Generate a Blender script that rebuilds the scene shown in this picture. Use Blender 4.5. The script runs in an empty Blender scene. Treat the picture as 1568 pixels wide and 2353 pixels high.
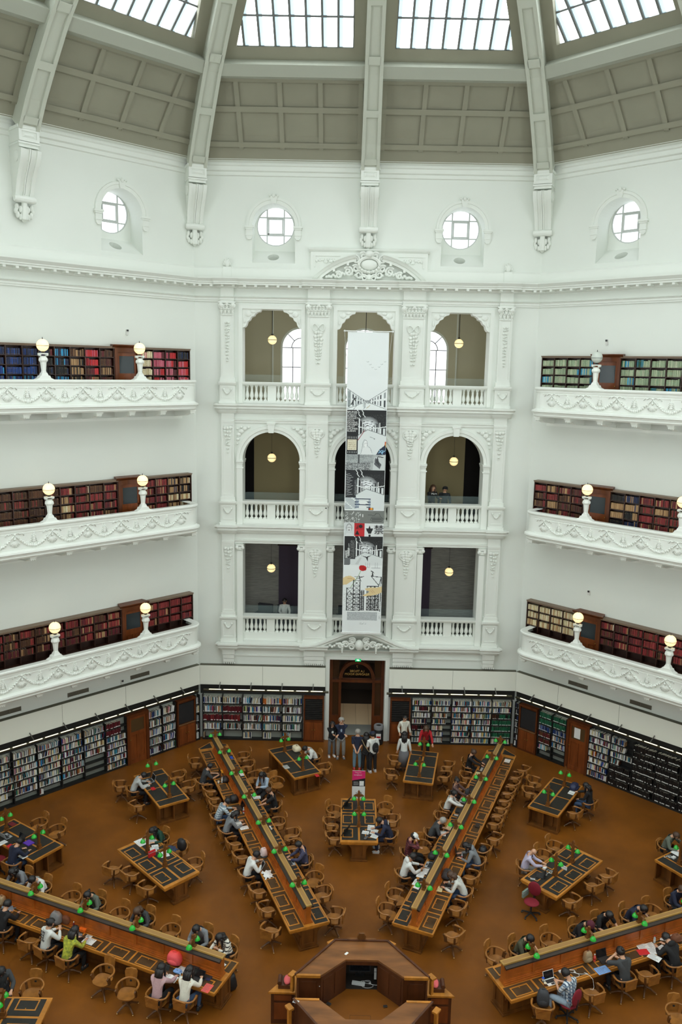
import bpy, bmesh, math, random
from mathutils import Vector, Matrix, Quaternion
random.seed(7)
C = bpy.context.scene.collection
PI = math.pi
SC = bpy.context.scene
A = 17.4                                   # apothem of the octagon
HS = A*math.tan(PI/8)                      # half a side

# ------------------------------------------------------------------ materials
def lin(c):
    return tuple((x/12.92 if x <= .04045 else ((x+.055)/1.055)**2.4) for x in c)
def rgb(r, g, b): return lin((r/255, g/255, b/255))
MATS = {}
def mat(name, col, rough=.6, noise=0, nscale=6, bump=0, bscale=40, metal=0, emit=0, ecol=None, coat=0, spec=.5,
        obj=False, attr=None, alpha=1, trans=0, stretch=None, col2=None):
    if name in MATS: return MATS[name]
    m = bpy.data.materials.new(name); m.use_nodes = True; MATS[name] = m
    nt = m.node_tree; N = nt.nodes; L = nt.links
    b = N['Principled BSDF']
    b.inputs['Roughness'].default_value = rough; b.inputs['Metallic'].default_value = metal
    b.inputs['Specular IOR Level'].default_value = spec
    b.inputs['Coat Weight'].default_value = coat
    b.inputs['Alpha'].default_value = alpha
    b.inputs['Transmission Weight'].default_value = trans
    b.inputs['Base Color'].default_value = (*col, 1)
    src = None
    if obj:
        oi = N.new('ShaderNodeObjectInfo'); src = oi.outputs['Color']
    if attr:
        at = N.new('ShaderNodeAttribute'); at.attribute_name = attr; src = at.outputs['Color']
    if noise or bump or col2:
        tc = N.new('ShaderNodeTexCoord'); mp = N.new('ShaderNodeMapping')
        L.new(tc.outputs['Object'], mp.inputs['Vector'])
        if stretch: mp.inputs['Scale'].default_value = stretch
    if noise or col2:
        nz = N.new('ShaderNodeTexNoise'); nz.inputs['Scale'].default_value = nscale; nz.inputs['Detail'].default_value = 5
        L.new(mp.outputs['Vector'], nz.inputs['Vector'])
        mx = N.new('ShaderNodeMix'); mx.data_type = 'RGBA'
        rp = N.new('ShaderNodeMapRange'); rp.inputs['From Min'].default_value = .3; rp.inputs['From Max'].default_value = .7
        L.new(nz.outputs['Fac'], rp.inputs['Value']); L.new(rp.outputs['Result'], mx.inputs['Factor'])
        if src is not None:
            mul = N.new('ShaderNodeMix'); mul.data_type = 'RGBA'; mul.blend_type = 'MULTIPLY'; mul.inputs['Factor'].default_value = 1
            L.new(src, mul.inputs['A'])
            mx.inputs['A'].default_value = (1-noise, 1-noise, 1-noise, 1); mx.inputs['B'].default_value = (1+noise*.5,)*3+(1,)
            L.new(mx.outputs['Result'], mul.inputs['B']); src = mul.outputs['Result']
        else:
            c2 = col2 or tuple(min(1, c*(1+noise)) for c in col)
            c1 = col if col2 else tuple(c*(1-noise) for c in col)
            mx.inputs['A'].default_value = (*c1, 1); mx.inputs['B'].default_value = (*c2, 1); src = mx.outputs['Result']
    if src is not None: L.new(src, b.inputs['Base Color'])
    if bump:
        n2 = N.new('ShaderNodeTexNoise'); n2.inputs['Scale'].default_value = bscale; n2.inputs['Detail'].default_value = 4
        L.new(mp.outputs['Vector'], n2.inputs['Vector'])
        bp = N.new('ShaderNodeBump'); bp.inputs['Strength'].default_value = bump; bp.inputs['Distance'].default_value = .02
        L.new(n2.outputs['Fac'], bp.inputs['Height']); L.new(bp.outputs['Normal'], b.inputs['Normal'])
    if emit:
        b.inputs['Emission Color'].default_value = (*(ecol or col), 1); b.inputs['Emission Strength'].default_value = emit
    return m

# ------------------------------------------------------------------ mesh builder
_jit = random.Random(99)
class MB:
    def __init__(s, M=None): s.v = []; s.f = []; s.mi = []; s.M = M or Matrix(); s.m = 0; s.col = []; s.c = (1, 1, 1)
    def add(s, vs, fs):
        o = len(s.v); s.v += [s.M @ Vector(p) for p in vs]
        for f in fs: s.f.append([o+i for i in f]); s.mi.append(s.m); s.col.append(s.c)
        return s
    def quad(s, a, b, c, d): return s.add([a, b, c, d], [(0, 1, 2, 3)])
    def box(s, x0, x1, y0, y1, z0, z1):
        e = _jit.uniform(0, 6e-4); x0 -= e; y0 -= e; z0 -= e; x1 += e; y1 += e; z1 += e
        return s.add([(x0,y0,z0),(x1,y0,z0),(x1,y1,z0),(x0,y1,z0),(x0,y0,z1),(x1,y0,z1),(x1,y1,z1),(x0,y1,z1)],
                     [(3,2,1,0),(4,5,6,7),(0,1,5,4),(1,2,6,5),(2,3,7,6),(3,0,4,7)])
    def cbox(s, cx, cy, cz, w, d, h, rz=0):
        k = s.M; s.M = k @ Matrix.Translation((cx, cy, cz)) @ Matrix.Rotation(rz, 4, 'Z'); s.box(-w/2, w/2, -d/2, d/2, -h/2, h/2); s.M = k; return s
    def bar(s, p, q, w, h=None, up=(0, 0, 1)):
        h = h or w; p = Vector(p); q = Vector(q); d = q-p; L = d.length
        if L < 1e-6: return s
        d /= L; u = Vector(up)
        if abs(u.dot(d)) > .97: u = Vector((1, 0, 0))
        r = d.cross(u).normalized(); u = r.cross(d)
        vs = [e+r*a*w/2+u*b*h/2 for e in (p, q) for a, b in ((-1,-1),(1,-1),(1,1),(-1,1))]
        return s.add(vs, [(0,1,2,3),(7,6,5,4),(0,4,5,1),(1,5,6,2),(2,6,7,3),(3,7,4,0)])
    def prism(s, poly, a, b, axis='z'):
        # poly of 2D points extruded from a to b along axis: z:(x,y) y:(x,z) x:(y,z)
        e = _jit.uniform(0, 6e-4)*(1 if b > a else -1); a -= e; b += e
        n = len(poly)
        def P(p, t): return (p[0], p[1], t) if axis == 'z' else (p[0], t, p[1]) if axis == 'y' else (t, p[0], p[1])
        vs = [P(p, a) for p in poly]+[P(p, b) for p in poly]
        fs = [tuple(range(n)), tuple(range(2*n-1, n-1, -1))]+[(i, n+i, n+(i+1) % n, (i+1) % n) for i in range(n)]
        return s.add(vs, fs)
    def lathe(s, prof, c=(0, 0, 0), n=12, caps=True):
        vs = []; fs = []; k = len(prof)
        for r, z in prof:
            for i in range(n):
                a = 2*PI*i/n; vs.append((c[0]+r*math.cos(a), c[1]+r*math.sin(a), c[2]+z))
        for j in range(k-1):
            for i in range(n): fs.append((j*n+i, j*n+(i+1) % n, (j+1)*n+(i+1) % n, (j+1)*n+i))
        if caps: fs += [tuple(range(n-1, -1, -1)), tuple((k-1)*n+i for i in range(n))]
        return s.add(vs, fs)
    def ell(s, c, r, n=8, m=5):
        prof = [(max(.001, math.sin(PI*j/m)), -math.cos(PI*j/m)) for j in range(m+1)]
        if not hasattr(r, '__len__'): r = (r, r, r)
        k = s.M; s.M = k @ Matrix.Translation(c) @ Matrix.Diagonal((*r, 1)); s.lathe(prof, n=n, caps=False); s.M = k; return s
    def tube(s, pts, r, n=6, caps=True):
        pts = [Vector(p) for p in pts]; k = len(pts); rr = r if hasattr(r, '__len__') else [r]*k
        vs = []; fs = []; pu = None
        for i, p in enumerate(pts):
            d = (pts[min(k-1, i+1)]-pts[max(0, i-1)]).normalized()
            u = pu or Vector((0, 0, 1))
            if abs(u.dot(d)) > .95 and pu is None: u = Vector((1, 0, 0))
            x = d.cross(u).normalized(); u = x.cross(d).normalized(); pu = u
            for j in range(n):
                a = 2*PI*j/n; vs.append(p+(x*math.cos(a)+u*math.sin(a))*rr[i])
        for i in range(k-1):
            for j in range(n): fs.append((i*n+j, i*n+(j+1) % n, (i+1)*n+(j+1) % n, (i+1)*n+j))
        if caps: fs += [tuple(range(n-1, -1, -1)), tuple((k-1)*n+j for j in range(n))]
        return s.add(vs, fs)
    def sweep(s, prof, path, closed=False):
        # prof: list of (d,z) ; path: list of (point2D, normal2D) ; d along the normal
        k = len(prof); n = len(path)
        vs = [(p[0]+nn[0]*d, p[1]+nn[1]*d, z) for p, nn in path for d, z in prof]
        fs = [(i*k+j, i*k+j+1, (i+1)*k+j+1, (i+1)*k+j) for i in range(n-1) for j in range(k-1)]
        if not closed: fs += [tuple(range(k)), tuple((n-1)*k+j for j in range(k-1, -1, -1))]
        return s.add(vs, fs)
    def mould(s, prof, x0, x1, rx0=0, rx1=0):
        # profile (d,z) run along local x, d towards the room (-y); ends returned by rx*d
        k = len(prof); e = _jit.uniform(0, 8e-4); prof = [(d+e, z+e) for d, z in prof]
        vs = [(x0-rx0*d, -d, z) for d, z in prof]+[(x1+rx1*d, -d, z) for d, z in prof]
        fs = [(j, k+j, k+j+1, j+1) for j in range(k-1)]+[tuple(range(k)), tuple(range(2*k-1, k-1, -1))]
        return s.add(vs, fs)
    def ring(s, cx, cz, prof, a0, a1, n=20):
        # arc in the local xz plane; prof (r,d): radius, projection into the room
        k = len(prof); vs = []
        for i in range(n+1):
            a = a0+(a1-a0)*i/n
            vs += [(cx+r*math.cos(a), -d, cz+r*math.sin(a)) for r, d in prof]
        fs = [(i*k+j, i*k+j+1, (i+1)*k+j+1, (i+1)*k+j) for i in range(n) for j in range(k-1)]
        return s.add(vs, fs)
    def build(s, name, mats, parent=None, smooth=False, loc=None, attr=False, col=None):
        me = bpy.data.meshes.new(name); me.from_pydata([tuple(v) for v in s.v], [], s.f)
        if not isinstance(mats, (list, tuple)): mats = [mats]
        for m in mats: me.materials.append(m)
        if len(mats) > 1: me.polygons.foreach_set('material_index', s.mi)
        bm = bmesh.new(); bm.from_mesh(me); bmesh.ops.recalc_face_normals(bm, faces=bm.faces)
        bm.to_mesh(me); bm.free()
        if smooth:
            me.polygons.foreach_set('use_smooth', [True]*len(me.polygons))
            if smooth != 'all': me.set_sharp_from_angle(angle=math.radians(smooth if smooth is not True else 40))
        if attr:
            ca = me.color_attributes.new('col', 'FLOAT_COLOR', 'CORNER'); i = 0; buf = []
            for f, c in zip(s.f, s.col): buf += [*c, 1.0]*len(f)
            ca.data.foreach_set('color', buf)
        return ob(name, me, parent, loc, col)
def ob(name, data, parent=None, loc=None, col=None):
    o = bpy.data.objects.new(name, data); C.objects.link(o)
    if parent: o.parent = parent
    if loc: o.location = loc
    if col: o.color = (*col, 1)
    return o
def tag(o, label, cat, group=None, kind=None):
    if label: o['label'] = label
    if cat: o['category'] = cat
    if group: o['group'] = group
    if kind: o['kind'] = kind
    return o
def thing(name, label, cat, loc=(0, 0, 0), rz=0, group=None):
    o = ob(name, None, loc=loc); o.rotation_euler = (0, 0, rz); o.empty_display_size = .1
    return tag(o, label, cat, group)
def struct(o): o['kind'] = 'structure'; return o
def kids(o, _c={}):
    return [c for c in C.objects if c.parent == o]
KID = {}
def copy_tree(o, parent=None):
    c = o.copy(); C.objects.link(c)
    if parent: c.parent = parent
    if o.name not in KID: KID[o.name] = kids(o)
    for ch in KID[o.name]: copy_tree(ch, c)
    return c
def RZ(a): return Matrix.Rotation(a, 4, 'Z')
def T(*p): return Matrix.Translation(p)
def wallM(k): return RZ(k*PI/4) @ T(0, A, 0)       # local x to the right seen from the room, -y into the room
def radM(deg): return RZ(-math.radians(deg))       # local y outwards from the centre
def HD(h): return -math.radians(h)                 # heading (0 = +y, clockwise) -> rotation z of a thing that faces +y
def shade(c, k): return tuple(x*k for x in c)
SIDE = 10.5
# ------------------------------------------------------------------ palette
PL = mat('plaster', (.745, .775, .725), .55, noise=.012, nscale=.6, bump=.04, bscale=60)
PLO = mat('plaster_ornament', (.76, .785, .735), .5)
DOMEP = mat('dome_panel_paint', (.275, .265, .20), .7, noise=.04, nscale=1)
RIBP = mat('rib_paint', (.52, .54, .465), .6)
FASC = mat('fascia_panel', (.80, .81, .73), .5)
DARK = mat('dark_void', (.012, .012, .01), .8)  # near-black put in for the shade of recesses and openings
SKYG = mat('skylight_glass', (.8, .9, 1), .4, emit=5.8, ecol=(.92, .98, .975))
SKYL = mat('skylight_glass_lower', (.8, .9, 1), .4, emit=5.8, ecol=(.92, .98, .985))
SKYB = mat('skylight_blind', (.7, .85, .95), .4, emit=.85, ecol=(.62, .86, .97))
WING = mat('window_glass_day', (.8, .85, .9), .3, emit=2.8, ecol=(.93, .95, 1.0))
WINR = mat('window_glass_round', (.8, .85, .9), .3, emit=1.3, ecol=(.93, .95, 1.0))
MULL = mat('mullion', (.16, .17, .17), .5)
MULW = mat('white_mullion', (.55, .57, .55), .5)
FLOORM = mat('cork_floor', rgb(120, 70, 18), .42, noise=.25, nscale=.55, bump=.05, bscale=12, spec=.28)
WOODD = mat('dark_wood', rgb(92, 46, 18), .4, noise=.3, nscale=5, stretch=(1, 1, .15), spec=.4)
WOODM = mat('red_wood', rgb(118, 60, 24), .38, noise=.25, nscale=6, stretch=(1, 1, .2), spec=.45)
WOODV = mat('very_dark_wood', rgb(52, 28, 18), .5, noise=.25, nscale=6, stretch=(1, .3, 1))
GLASS = mat('clear_glass', (.45, .6, .6), .05, alpha=.07)
GLOBE = mat('lamp_globe', (1, .85, .55), .4, emit=1.02, ecol=(1, .74, .34))
GLOBED = mat('lamp_globe_unlit', (.62, .66, .6), .3)
BLK = mat('black_metal', (.02, .02, .02), .4)
OLIVE = mat('olive_wall', rgb(176, 160, 118), .8)
GREYW = mat('upper_lobby_wall', rgb(198, 192, 168), .8)

# ------------------------------------------------------------------ walls
def wall_holes(mb, x0, x1, z0, z1, holes, depth, y=0):
    xs = sorted({x0, x1, *[h[0] for h in holes], *[h[1] for h in holes]})
    top = lambda h: h[3]+((h[1]-h[0])/2 if h[4] else 0)
    zs = sorted({z0, z1, *[h[2] for h in holes], *[top(h) for h in holes]})
    for i in range(len(xs)-1):
        for j in range(len(zs)-1):
            cx = (xs[i]+xs[i+1])/2; cz = (zs[j]+zs[j+1])/2
            if any(h[0] < cx < h[1] and h[2] < cz < top(h) for h in holes): continue
            mb.quad((xs[i], y, zs[j]), (xs[i+1], y, zs[j]), (xs[i+1], y, zs[j+1]), (xs[i], y, zs[j+1]))
    for h in holes:
        a, b, c, d, arch = h[:5]; r = (b-a)/2; m = (a+b)/2
        if arch:
            n = 24; arc = [(m+r*math.cos(PI*i/n), d+r*math.sin(PI*i/n)) for i in range(n+1)]
            for i in range(n):
                p, q = arc[i], arc[i+1]
                mb.quad((p[0], y, p[1]), (p[0], y, d+r), (q[0], y, d+r), (q[0], y, q[1]))
            out = [(b, c)]+arc+[(a, c)]
        else: out = [(b, c), (b, d), (a, d), (a, c)]
        dp = h[5] if len(h) > 5 else depth
        n = len(out)
        for i in range(n):
            p, q = out[i], out[(i+1) % n]
            mb.quad((p[0], y, p[1]), (q[0], y, q[1]), (q[0], y+dp, q[1]), (p[0], y+dp, p[1]))
ROUND = [(-4.79, -3.02, 21.03, 22.5, True, .95), (3.02, 4.79, 21.03, 22.5, True, .95)]
OPX = [(-5.2, -2.73), (-1.21, 1.21), (2.73, 5.2)]
FRONT = [(a, b, 15.1, 19.17, False) for a, b in OPX]+[(a, b, 9.93, 12.8, True) for a, b in OPX]+[(a, b, 4.6, 9.12, False) for a, b in OPX]+[(-1.28, 1.24, 0, 3.87, False)]
WN = {0: 'wall_front', 1: 'wall_left', -1: 'wall_right', 2: 'wall_side_left', -2: 'wall_side_right', 3: 'wall_back_left', -3: 'wall_back_right', 4: 'wall_back'}
for k, n in WN.items():
    mb = MB(wallM(k))
    holes = (FRONT+ROUND) if k == 0 else ROUND+([(-1.21, 1.21, 15.1, 19.17, False)] if k == 4 else [])
    if k in (2, -2, 4): holes = holes+[(a, b, 15.3, 17.9, True) for a, b in OPX if k != 4 or a*b > 0]+[(a, b, 10.2, 12.8, True) for a, b in OPX]
    wall_holes(mb, -HS, HS, 0, 25.4, holes, .85)
    struct(mb.build(n, PL))
mb = MB(); R8 = A/math.cos(PI/8)+.3
mb.add([(R8*math.sin(PI/8+i*PI/4), R8*math.cos(PI/8+i*PI/4), 0) for i in range(8)], [tuple(range(8))])
mb.box(-3.5, 3.5, A-.02, A+7.5, -.03, .0)
struct(mb.build('floor', FLOORM))

TR = [0]
def trim(mb, mats=PLO, smooth=False, parent=None):
    TR[0] += 1; return struct(mb.build('trim_%d' % TR[0], mats, parent, smooth))

# --- mouldings that run round every wall
CORN = [(0, 19.98), (.1, 20.0), (.14, 20.08), (.46, 20.1), (.46, 20.16), (.5, 20.18), (.5, 20.22), (.6, 20.33), (.6, 20.36), (0, 20.38)]
ARCHI = [(0, 19.44), (.05, 19.44), (.05, 19.5), (.08, 19.51), (.08, 19.58), (.13, 19.63), (0, 19.66)]
BAND = [(0, 20.38), (.1, 20.38), (.1, 20.78), (.05, 20.85), (0, 20.85)]
DCORN = [(0, 24.42), (.06, 24.45), (.06, 24.58), (.14, 24.62), (.14, 24.78), (.2, 24.82), (.2, 24.92), (.44, 24.98), (.44, 25.16), (.54, 25.24), (.54, 25.28), (.3, 25.3), (.62, 25.42), (0, 25.45)]
t8 = math.tan(PI/8)
for k in (0, 1, -1, 2, -2, 3, -3, 4):
    mb = MB(wallM(k))
    for p in (CORN, ARCHI, BAND): mb.mould(p, -HS, HS, -t8, -t8)
    for i in range(-15, 16):
        x = i*.46; mb.box(x-.055, x+.055, -.44, 0, 20.02, 20.1)
        if k == 0: pass
    trim(mb)
    mb = MB(wallM(k)); mb.mould(DCORN, -HS, HS, -t8, -t8); trim(mb)

# ------------------------------------------------------------------ dome
RP = [(16.63, 24.6), (16.03, 25.4), (15.2, 26.3), (14.2, 27.3), (13.05, 28.2), (12.1, 28.9), (10.6, 29.85), (8.6, 30.9), (6.2, 31.8), (3.2, 32.5)]
def offp(d, P=RP):
    o = []
    for i in range(len(P)):
        a0, z0 = P[max(0, i-1)]; a1, z1 = P[min(len(P)-1, i+1)]; l = math.hypot(a1-a0, z1-z0)
        o.append((P[i][0]+(z1-z0)/l*d, P[i][1]-(a1-a0)/l*d))
    return o
def at_z(P, z):
    for (a0, z0), (a1, z1) in zip(P, P[1:]):
        if z0 <= z <= z1: t = (z-z0)/(z1-z0); return a0+t*(a1-a0)
    return P[-1][0] if z > P[-1][1] else P[0][0]
def seg(P, z0, z1):
    return [(at_z(P, z0), z0)]+[p for p in P if z0+.02 < p[1] < z1-.02]+[(at_z(P, z1), z1)]
P5 = offp(.5); P45 = offp(.42); P1 = offp(.06)
def strip(mb, P, z0, z1, s0, s1):
    # surface between s0(a,z) and s1(a,z) along the profile piece
    q = seg(P, z0, z1)
    for (a, z), (b, y) in zip(q, q[1:]): mb.quad((s0(a, z), a, z), (s1(a, z), a, z), (s1(b, y), b, y), (s0(b, y), b, y))
SKY0, SKY1 = 28.1, 32.2
hw = lambda a, z: a*t8+.3
for k in range(8):
    M = RZ(k*PI/4)
    mb = MB(M)
    strip(mb, P5, 24.95, SKY0, lambda a, z: -hw(a, z), hw)
    edge = lambda a, z: a*t8-.82
    for sg in (-1, 1):
        strip(mb, P5, SKY0, SKY1, lambda a, z: sg*edge(a, z), lambda a, z: sg*hw(a, z))
        strip(mb, P5, SKY0, SKY1, lambda a, z: sg*.0, lambda a, z: sg*.74)
        # reveals of the skylight
        out = offp(.8)
        q = seg(P5, SKY0, SKY1); r = seg(out, SKY0+.12, SKY1+.12); n = min(len(q), len(r))
        for e in (lambda a: sg*(a*t8-.82), lambda a: sg*.74):
            for i in range(n-1):
                mb.quad((e(q[i][0]), *q[i]), (e(q[i+1][0]), *q[i+1]), (e(q[i+1][0]), *r[i+1]), (e(q[i][0]), *r[i]))
        mb.quad((sg*.74, *q[0]), (sg*(q[0][0]*t8-.82), *q[0]), (sg*(q[0][0]*t8-.82), *r[0]), (sg*.74, *r[0]))
    strip(mb, P5, SKY1, 32.9, lambda a, z: -hw(a, z), hw)
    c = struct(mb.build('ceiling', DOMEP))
    # coffer strips and beam
    mb = MB(M)
    for s in (.45, 1.97, 3.5, 5.13):
        for sg in (-1, 1): strip(mb, P45, 25.3, 27.4, lambda a, z: sg*s-.09, lambda a, z: sg*s+.09)
        for sg in (-1, 1):
            for e in (-.09, .09):
                q = seg(P45, 25.3, 27.4); r = seg(P5, 25.3, 27.4); n = min(len(q), len(r))
                for i in range(n-1): mb.quad((sg*s+e, *q[i]), (sg*s+e, *q[i+1]), (sg*s+e, *r[i+1]), (sg*s+e, *r[i]))
    P43 = offp(.405)
    for z in (25.42, 26.46, 27.28):
        a0, a1 = at_z(P43, z-.08), at_z(P43, z+.08); b0, b1 = at_z(P5, z-.08), at_z(P5, z+.08)
        w = a0*t8+.1
        mb.add([(sg*w, a, zz) for sg in (-1, 1) for a, zz in ((b0, z-.08), (a0, z-.08), (a1, z+.08), (b1, z+.08))],
               [(0, 1, 5, 4), (1, 2, 6, 5), (2, 3, 7, 6)])
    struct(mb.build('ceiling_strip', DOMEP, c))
    mb = MB(M)
    pts = [(at_z(P5, 27.3), 27.3), (at_z(P1, 27.22), 27.22), (at_z(P1, 27.52), 27.52), (at_z(P5, 27.8), 27.8)]
    for sg in (-1, 1):
        w0 = .3
        mb.add([(sg*w0, *p) for p in pts]+[(sg*(p[0]*t8+.1), *p) for p in pts], [(0, 4, 5, 1), (1, 5, 6, 2), (2, 6, 7, 3)])
    struct(mb.build('ceiling_beam', mat('beam_paint', (.40, .415, .35), .6), c))
# skylights: panes and glazing bars
WC = [0]
for k in range(8):
    for sg in (-1, 1):
        WC[0] += 1
        M = RZ(k*PI/4); mb = MB(M); fr = MB(M)
        G = offp(.72); q = seg(G, SKY0+.05, SKY1+.1)
        for (a, z), (b, y) in zip(q, q[1:]):
            s = .74; mb.m = 0
            while s < a*t8-.78:
                for e, f, m in ((s, s+.17, 1 if sg > 0 else 0), (s+.17, s+.40, 0), (s+.40, s+.567, 0 if sg > 0 else 1)):
                    la, lb = a*t8-.78, b*t8-.78; mb.m = m if m else (2 if z < 29.5 else 0)
                    if e < la: mb.quad((sg*e, a, z), (sg*min(f, la), a, z), (sg*max(min(e, lb), min(f, lb)) if f <= lb else sg*lb, b, y), (sg*min(e, lb), b, y))
                s += .567
            mb.m = 0
        g = offp(.69)
        n = 0; s = .74
        while s < 5.4:
            pts = []
            for (a, z) in seg(g, SKY0+.05, SKY1+.1):
                if a*t8-.8 > s: pts.append((sg*s, a, z))
            # clip the bar on the slanted edge
            for p, r in zip(pts, pts[1:]): fr.bar(p, r, .075, .08, up=(0, -1, 1))
            if pts and len(pts) < len(seg(g, SKY0+.05, SKY1+.1)):
                a = (s+.8)/t8
                zz = [z for z in range(1)]
                lo = [p for p in g if p[0] >= a]; hi = [p for p in g if p[0] < a]
                if lo and hi:
                    t = (lo[-1][0]-a)/(lo[-1][0]-hi[0][0]); fr.bar(pts[-1], (sg*s, a, lo[-1][1]+t*(hi[0][1]-lo[-1][1])), .05, .06, up=(0, -1, 1))
            s += .567
        for z in (SKY0+.08, 28.87, 29.62, 30.3, 30.9, 31.5, 32.0):
            a = at_z(g, z); fr.bar((sg*.72, a, z), (sg*(a*t8-.8), a, z), .05, .06, up=(0, -1, 1))
        w = struct(fr.build('window_%d' % WC[0], MULL)); struct(mb.build('pane', [SKYG, SKYB, SKYL], w))
# oculus cap
mb = MB(); mb.lathe([(3.9, 32.3), (3.3, 32.5), (3.3, 32.9)], n=16, caps=False); oc = struct(mb.build('window_oculus', DOMEP))
mb = MB(); mb.add([(3.3*math.cos(2*PI*i/16), 3.3*math.sin(2*PI*i/16), 32.85) for i in range(16)], [tuple(range(16))]); struct(mb.build('pane', mat('oculus_glass', (.8, .9, 1), .4, emit=5.8, ecol=(.94, .985, .99)), oc))

# ribs and consoles
def rib(ang, corner):
    f = 1/math.cos(PI/8) if corner else 1
    R0 = A*f
    P = [(a*f, z) for a, z in RP]
    M = radM(ang); mb = MB(M)
    wd = lambda z: .37-(z-24.6)*.013
    O = offp(.95, P)
    vs = []
    for (a, z), (b, y) in zip(P, O): w = wd(z); vs += [(-w, b, y), (-w, a, z), (w, a, z), (w, b, y)]
    fs = [(i*4+j, i*4+j+1, i*4+j+5, i*4+j+4) for i in range(len(P)-1) for j in range(3)]
    mb.add(vs, fs)
    N = offp(-.075, P)   # raised border of the panels
    for sg in (-1, 1):
        for i in range(len(N)-1):
            w0, w1 = wd(N[i][1]), wd(N[i+1][1])
            mb.add([(sg*w0, *N[i]), (sg*(w0-.13), *N[i]), (sg*(w1-.13), *N[i+1]), (sg*w1, *N[i+1]), (sg*w0, *P[i]), (sg*(w0-.13), *P[i]), (sg*(w1-.13), *P[i+1]), (sg*w1, *P[i+1])],
                   [(0, 1, 2, 3), (1, 5, 6, 2), (0, 3, 7, 4)])
    zc = 24.72
    for dz in (.0, 1.42, 1.36, 1.28, 1.05, .95, .8):
        zc += dz
        if zc > 31: break
        h = .16
        a0, a1 = at_z(N, zc), at_z(N, zc+h*1.2); b0, b1 = at_z(P, zc), at_z(P, zc+h*1.2); w = wd(zc)-.1
        mb.add([(-w, b0, zc), (-w, a0, zc), (-w, a1, zc+h*1.2), (-w, b1, zc+h*1.2), (w, b0, zc), (w, a0, zc), (w, a1, zc+h*1.2), (w, b1, zc+h*1.2)],
               [(0, 4, 5, 1), (1, 5, 6, 2), (2, 6, 7, 3)])
    r = trim(mb, RIBP)
    # base block with a sunk panel
    y0 = P[0][0]-.02
    mb = MB(M)
    mb.box(-.36, .36, y0, R0+.1, 24.18, 24.6); mb.box(-.4, .4, y0-.05, R0+.1, 24.58, 24.68); mb.box(-.38, .38, y0-.03, R0+.1, 24.1, 24.16); mb.box(-.34, .34, y0+.03, R0+.1, 24.0, 24.1)
    for x0, x1, z0, z1 in ((-.36, .36, 24.18, 24.28), (-.36, .36, 24.5, 24.6), (-.36, -.26, 24.18, 24.6), (.26, .36, 24.18, 24.6)): mb.box(x0, x1, y0-.03, y0+.01, z0, z1)
    mb.add([(-.24, y0-.001, 24.3), (.24, y0-.001, 24.3), (.24, y0-.001, 24.48), (-.24, y0-.001, 24.48), (-.15, y0-.04, 24.36), (.15, y0-.04, 24.36), (.15, y0-.04, 24.43), (-.15, y0-.04, 24.43)],
           [(0, 1, 5, 4), (1, 2, 6, 5), (2, 3, 7, 6), (3, 0, 4, 7), (4, 5, 6, 7)])
    trim(mb)
    # scroll console: S profile with fluted face
    mb = MB(M)
    prof = []
    for i in range(17):
        t = i/16; z = 24.0-t*1.55
        d = .74*(1-t)**1.0+.16+.10*math.sin(t*PI*2)*(1-t)
        if i == 0: d = .62
        prof.append((d, z))
    def face(w0, w1, ex):
        vs = []; 
        for i, (d, z) in enumerate(prof):
            t = i/16; k = 1-.12*t
            vs += [(w0*k, R0+.1, z), (w0*k, R0-d-ex, z), (w1*k, R0-d-ex, z), (w1*k, R0+.1, z)]
        n = len(prof)
        mb.add(vs, [(i*4+j, i*4+j+1, i*4+j+5, i*4+j+4) for i in range(n-1) for j in range(3)]+[(0, 3, 2, 1)])
    face(-.36, .36, 0)
    for x in (-.29, -.03, .03, .29): face(x-.022 if abs(x) < .1 else x-.075, x+.022 if abs(x) < .1 else x+.075, .06)
    for sg in (-1, 1):
        for q in range(2): mb.ell((sg*.37, R0-.5, 23.72-q*.0), (.05, .2-.08*q, .2-.08*q), 10, 6)
    # lower roll and acanthus drop
    pts = [(x, R0-.26, 22.38) for x in (-.38, -.3, -.15, 0, .15, .3, .38)]
    mb.tube(pts, [.1, .13, .12, .135, .12, .13, .1], 10)
    for sg in (-1, 1):
        for j, (x, z, r) in enumerate([(.26, 22.12, .1), (.3, 21.98, .09), (.24, 21.86, .1), (.14, 21.8, .09), (.13, 22.05, .11)]):
            mb.ell((sg*x, R0-.16, z), (r*.7, .1, r*1.2), 7, 5)
    mb.tube([(0, R0-.2, 22.3), (0, R0-.2, 22.0), (0, R0-.16, 21.75), (0, R0-.08, 21.66)], [.1, .13, .14, .05], 8)
    trim(mb, PLO, smooth=35)
for i in range(16): rib(-180+i*22.5, i % 2 == 1)

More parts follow.
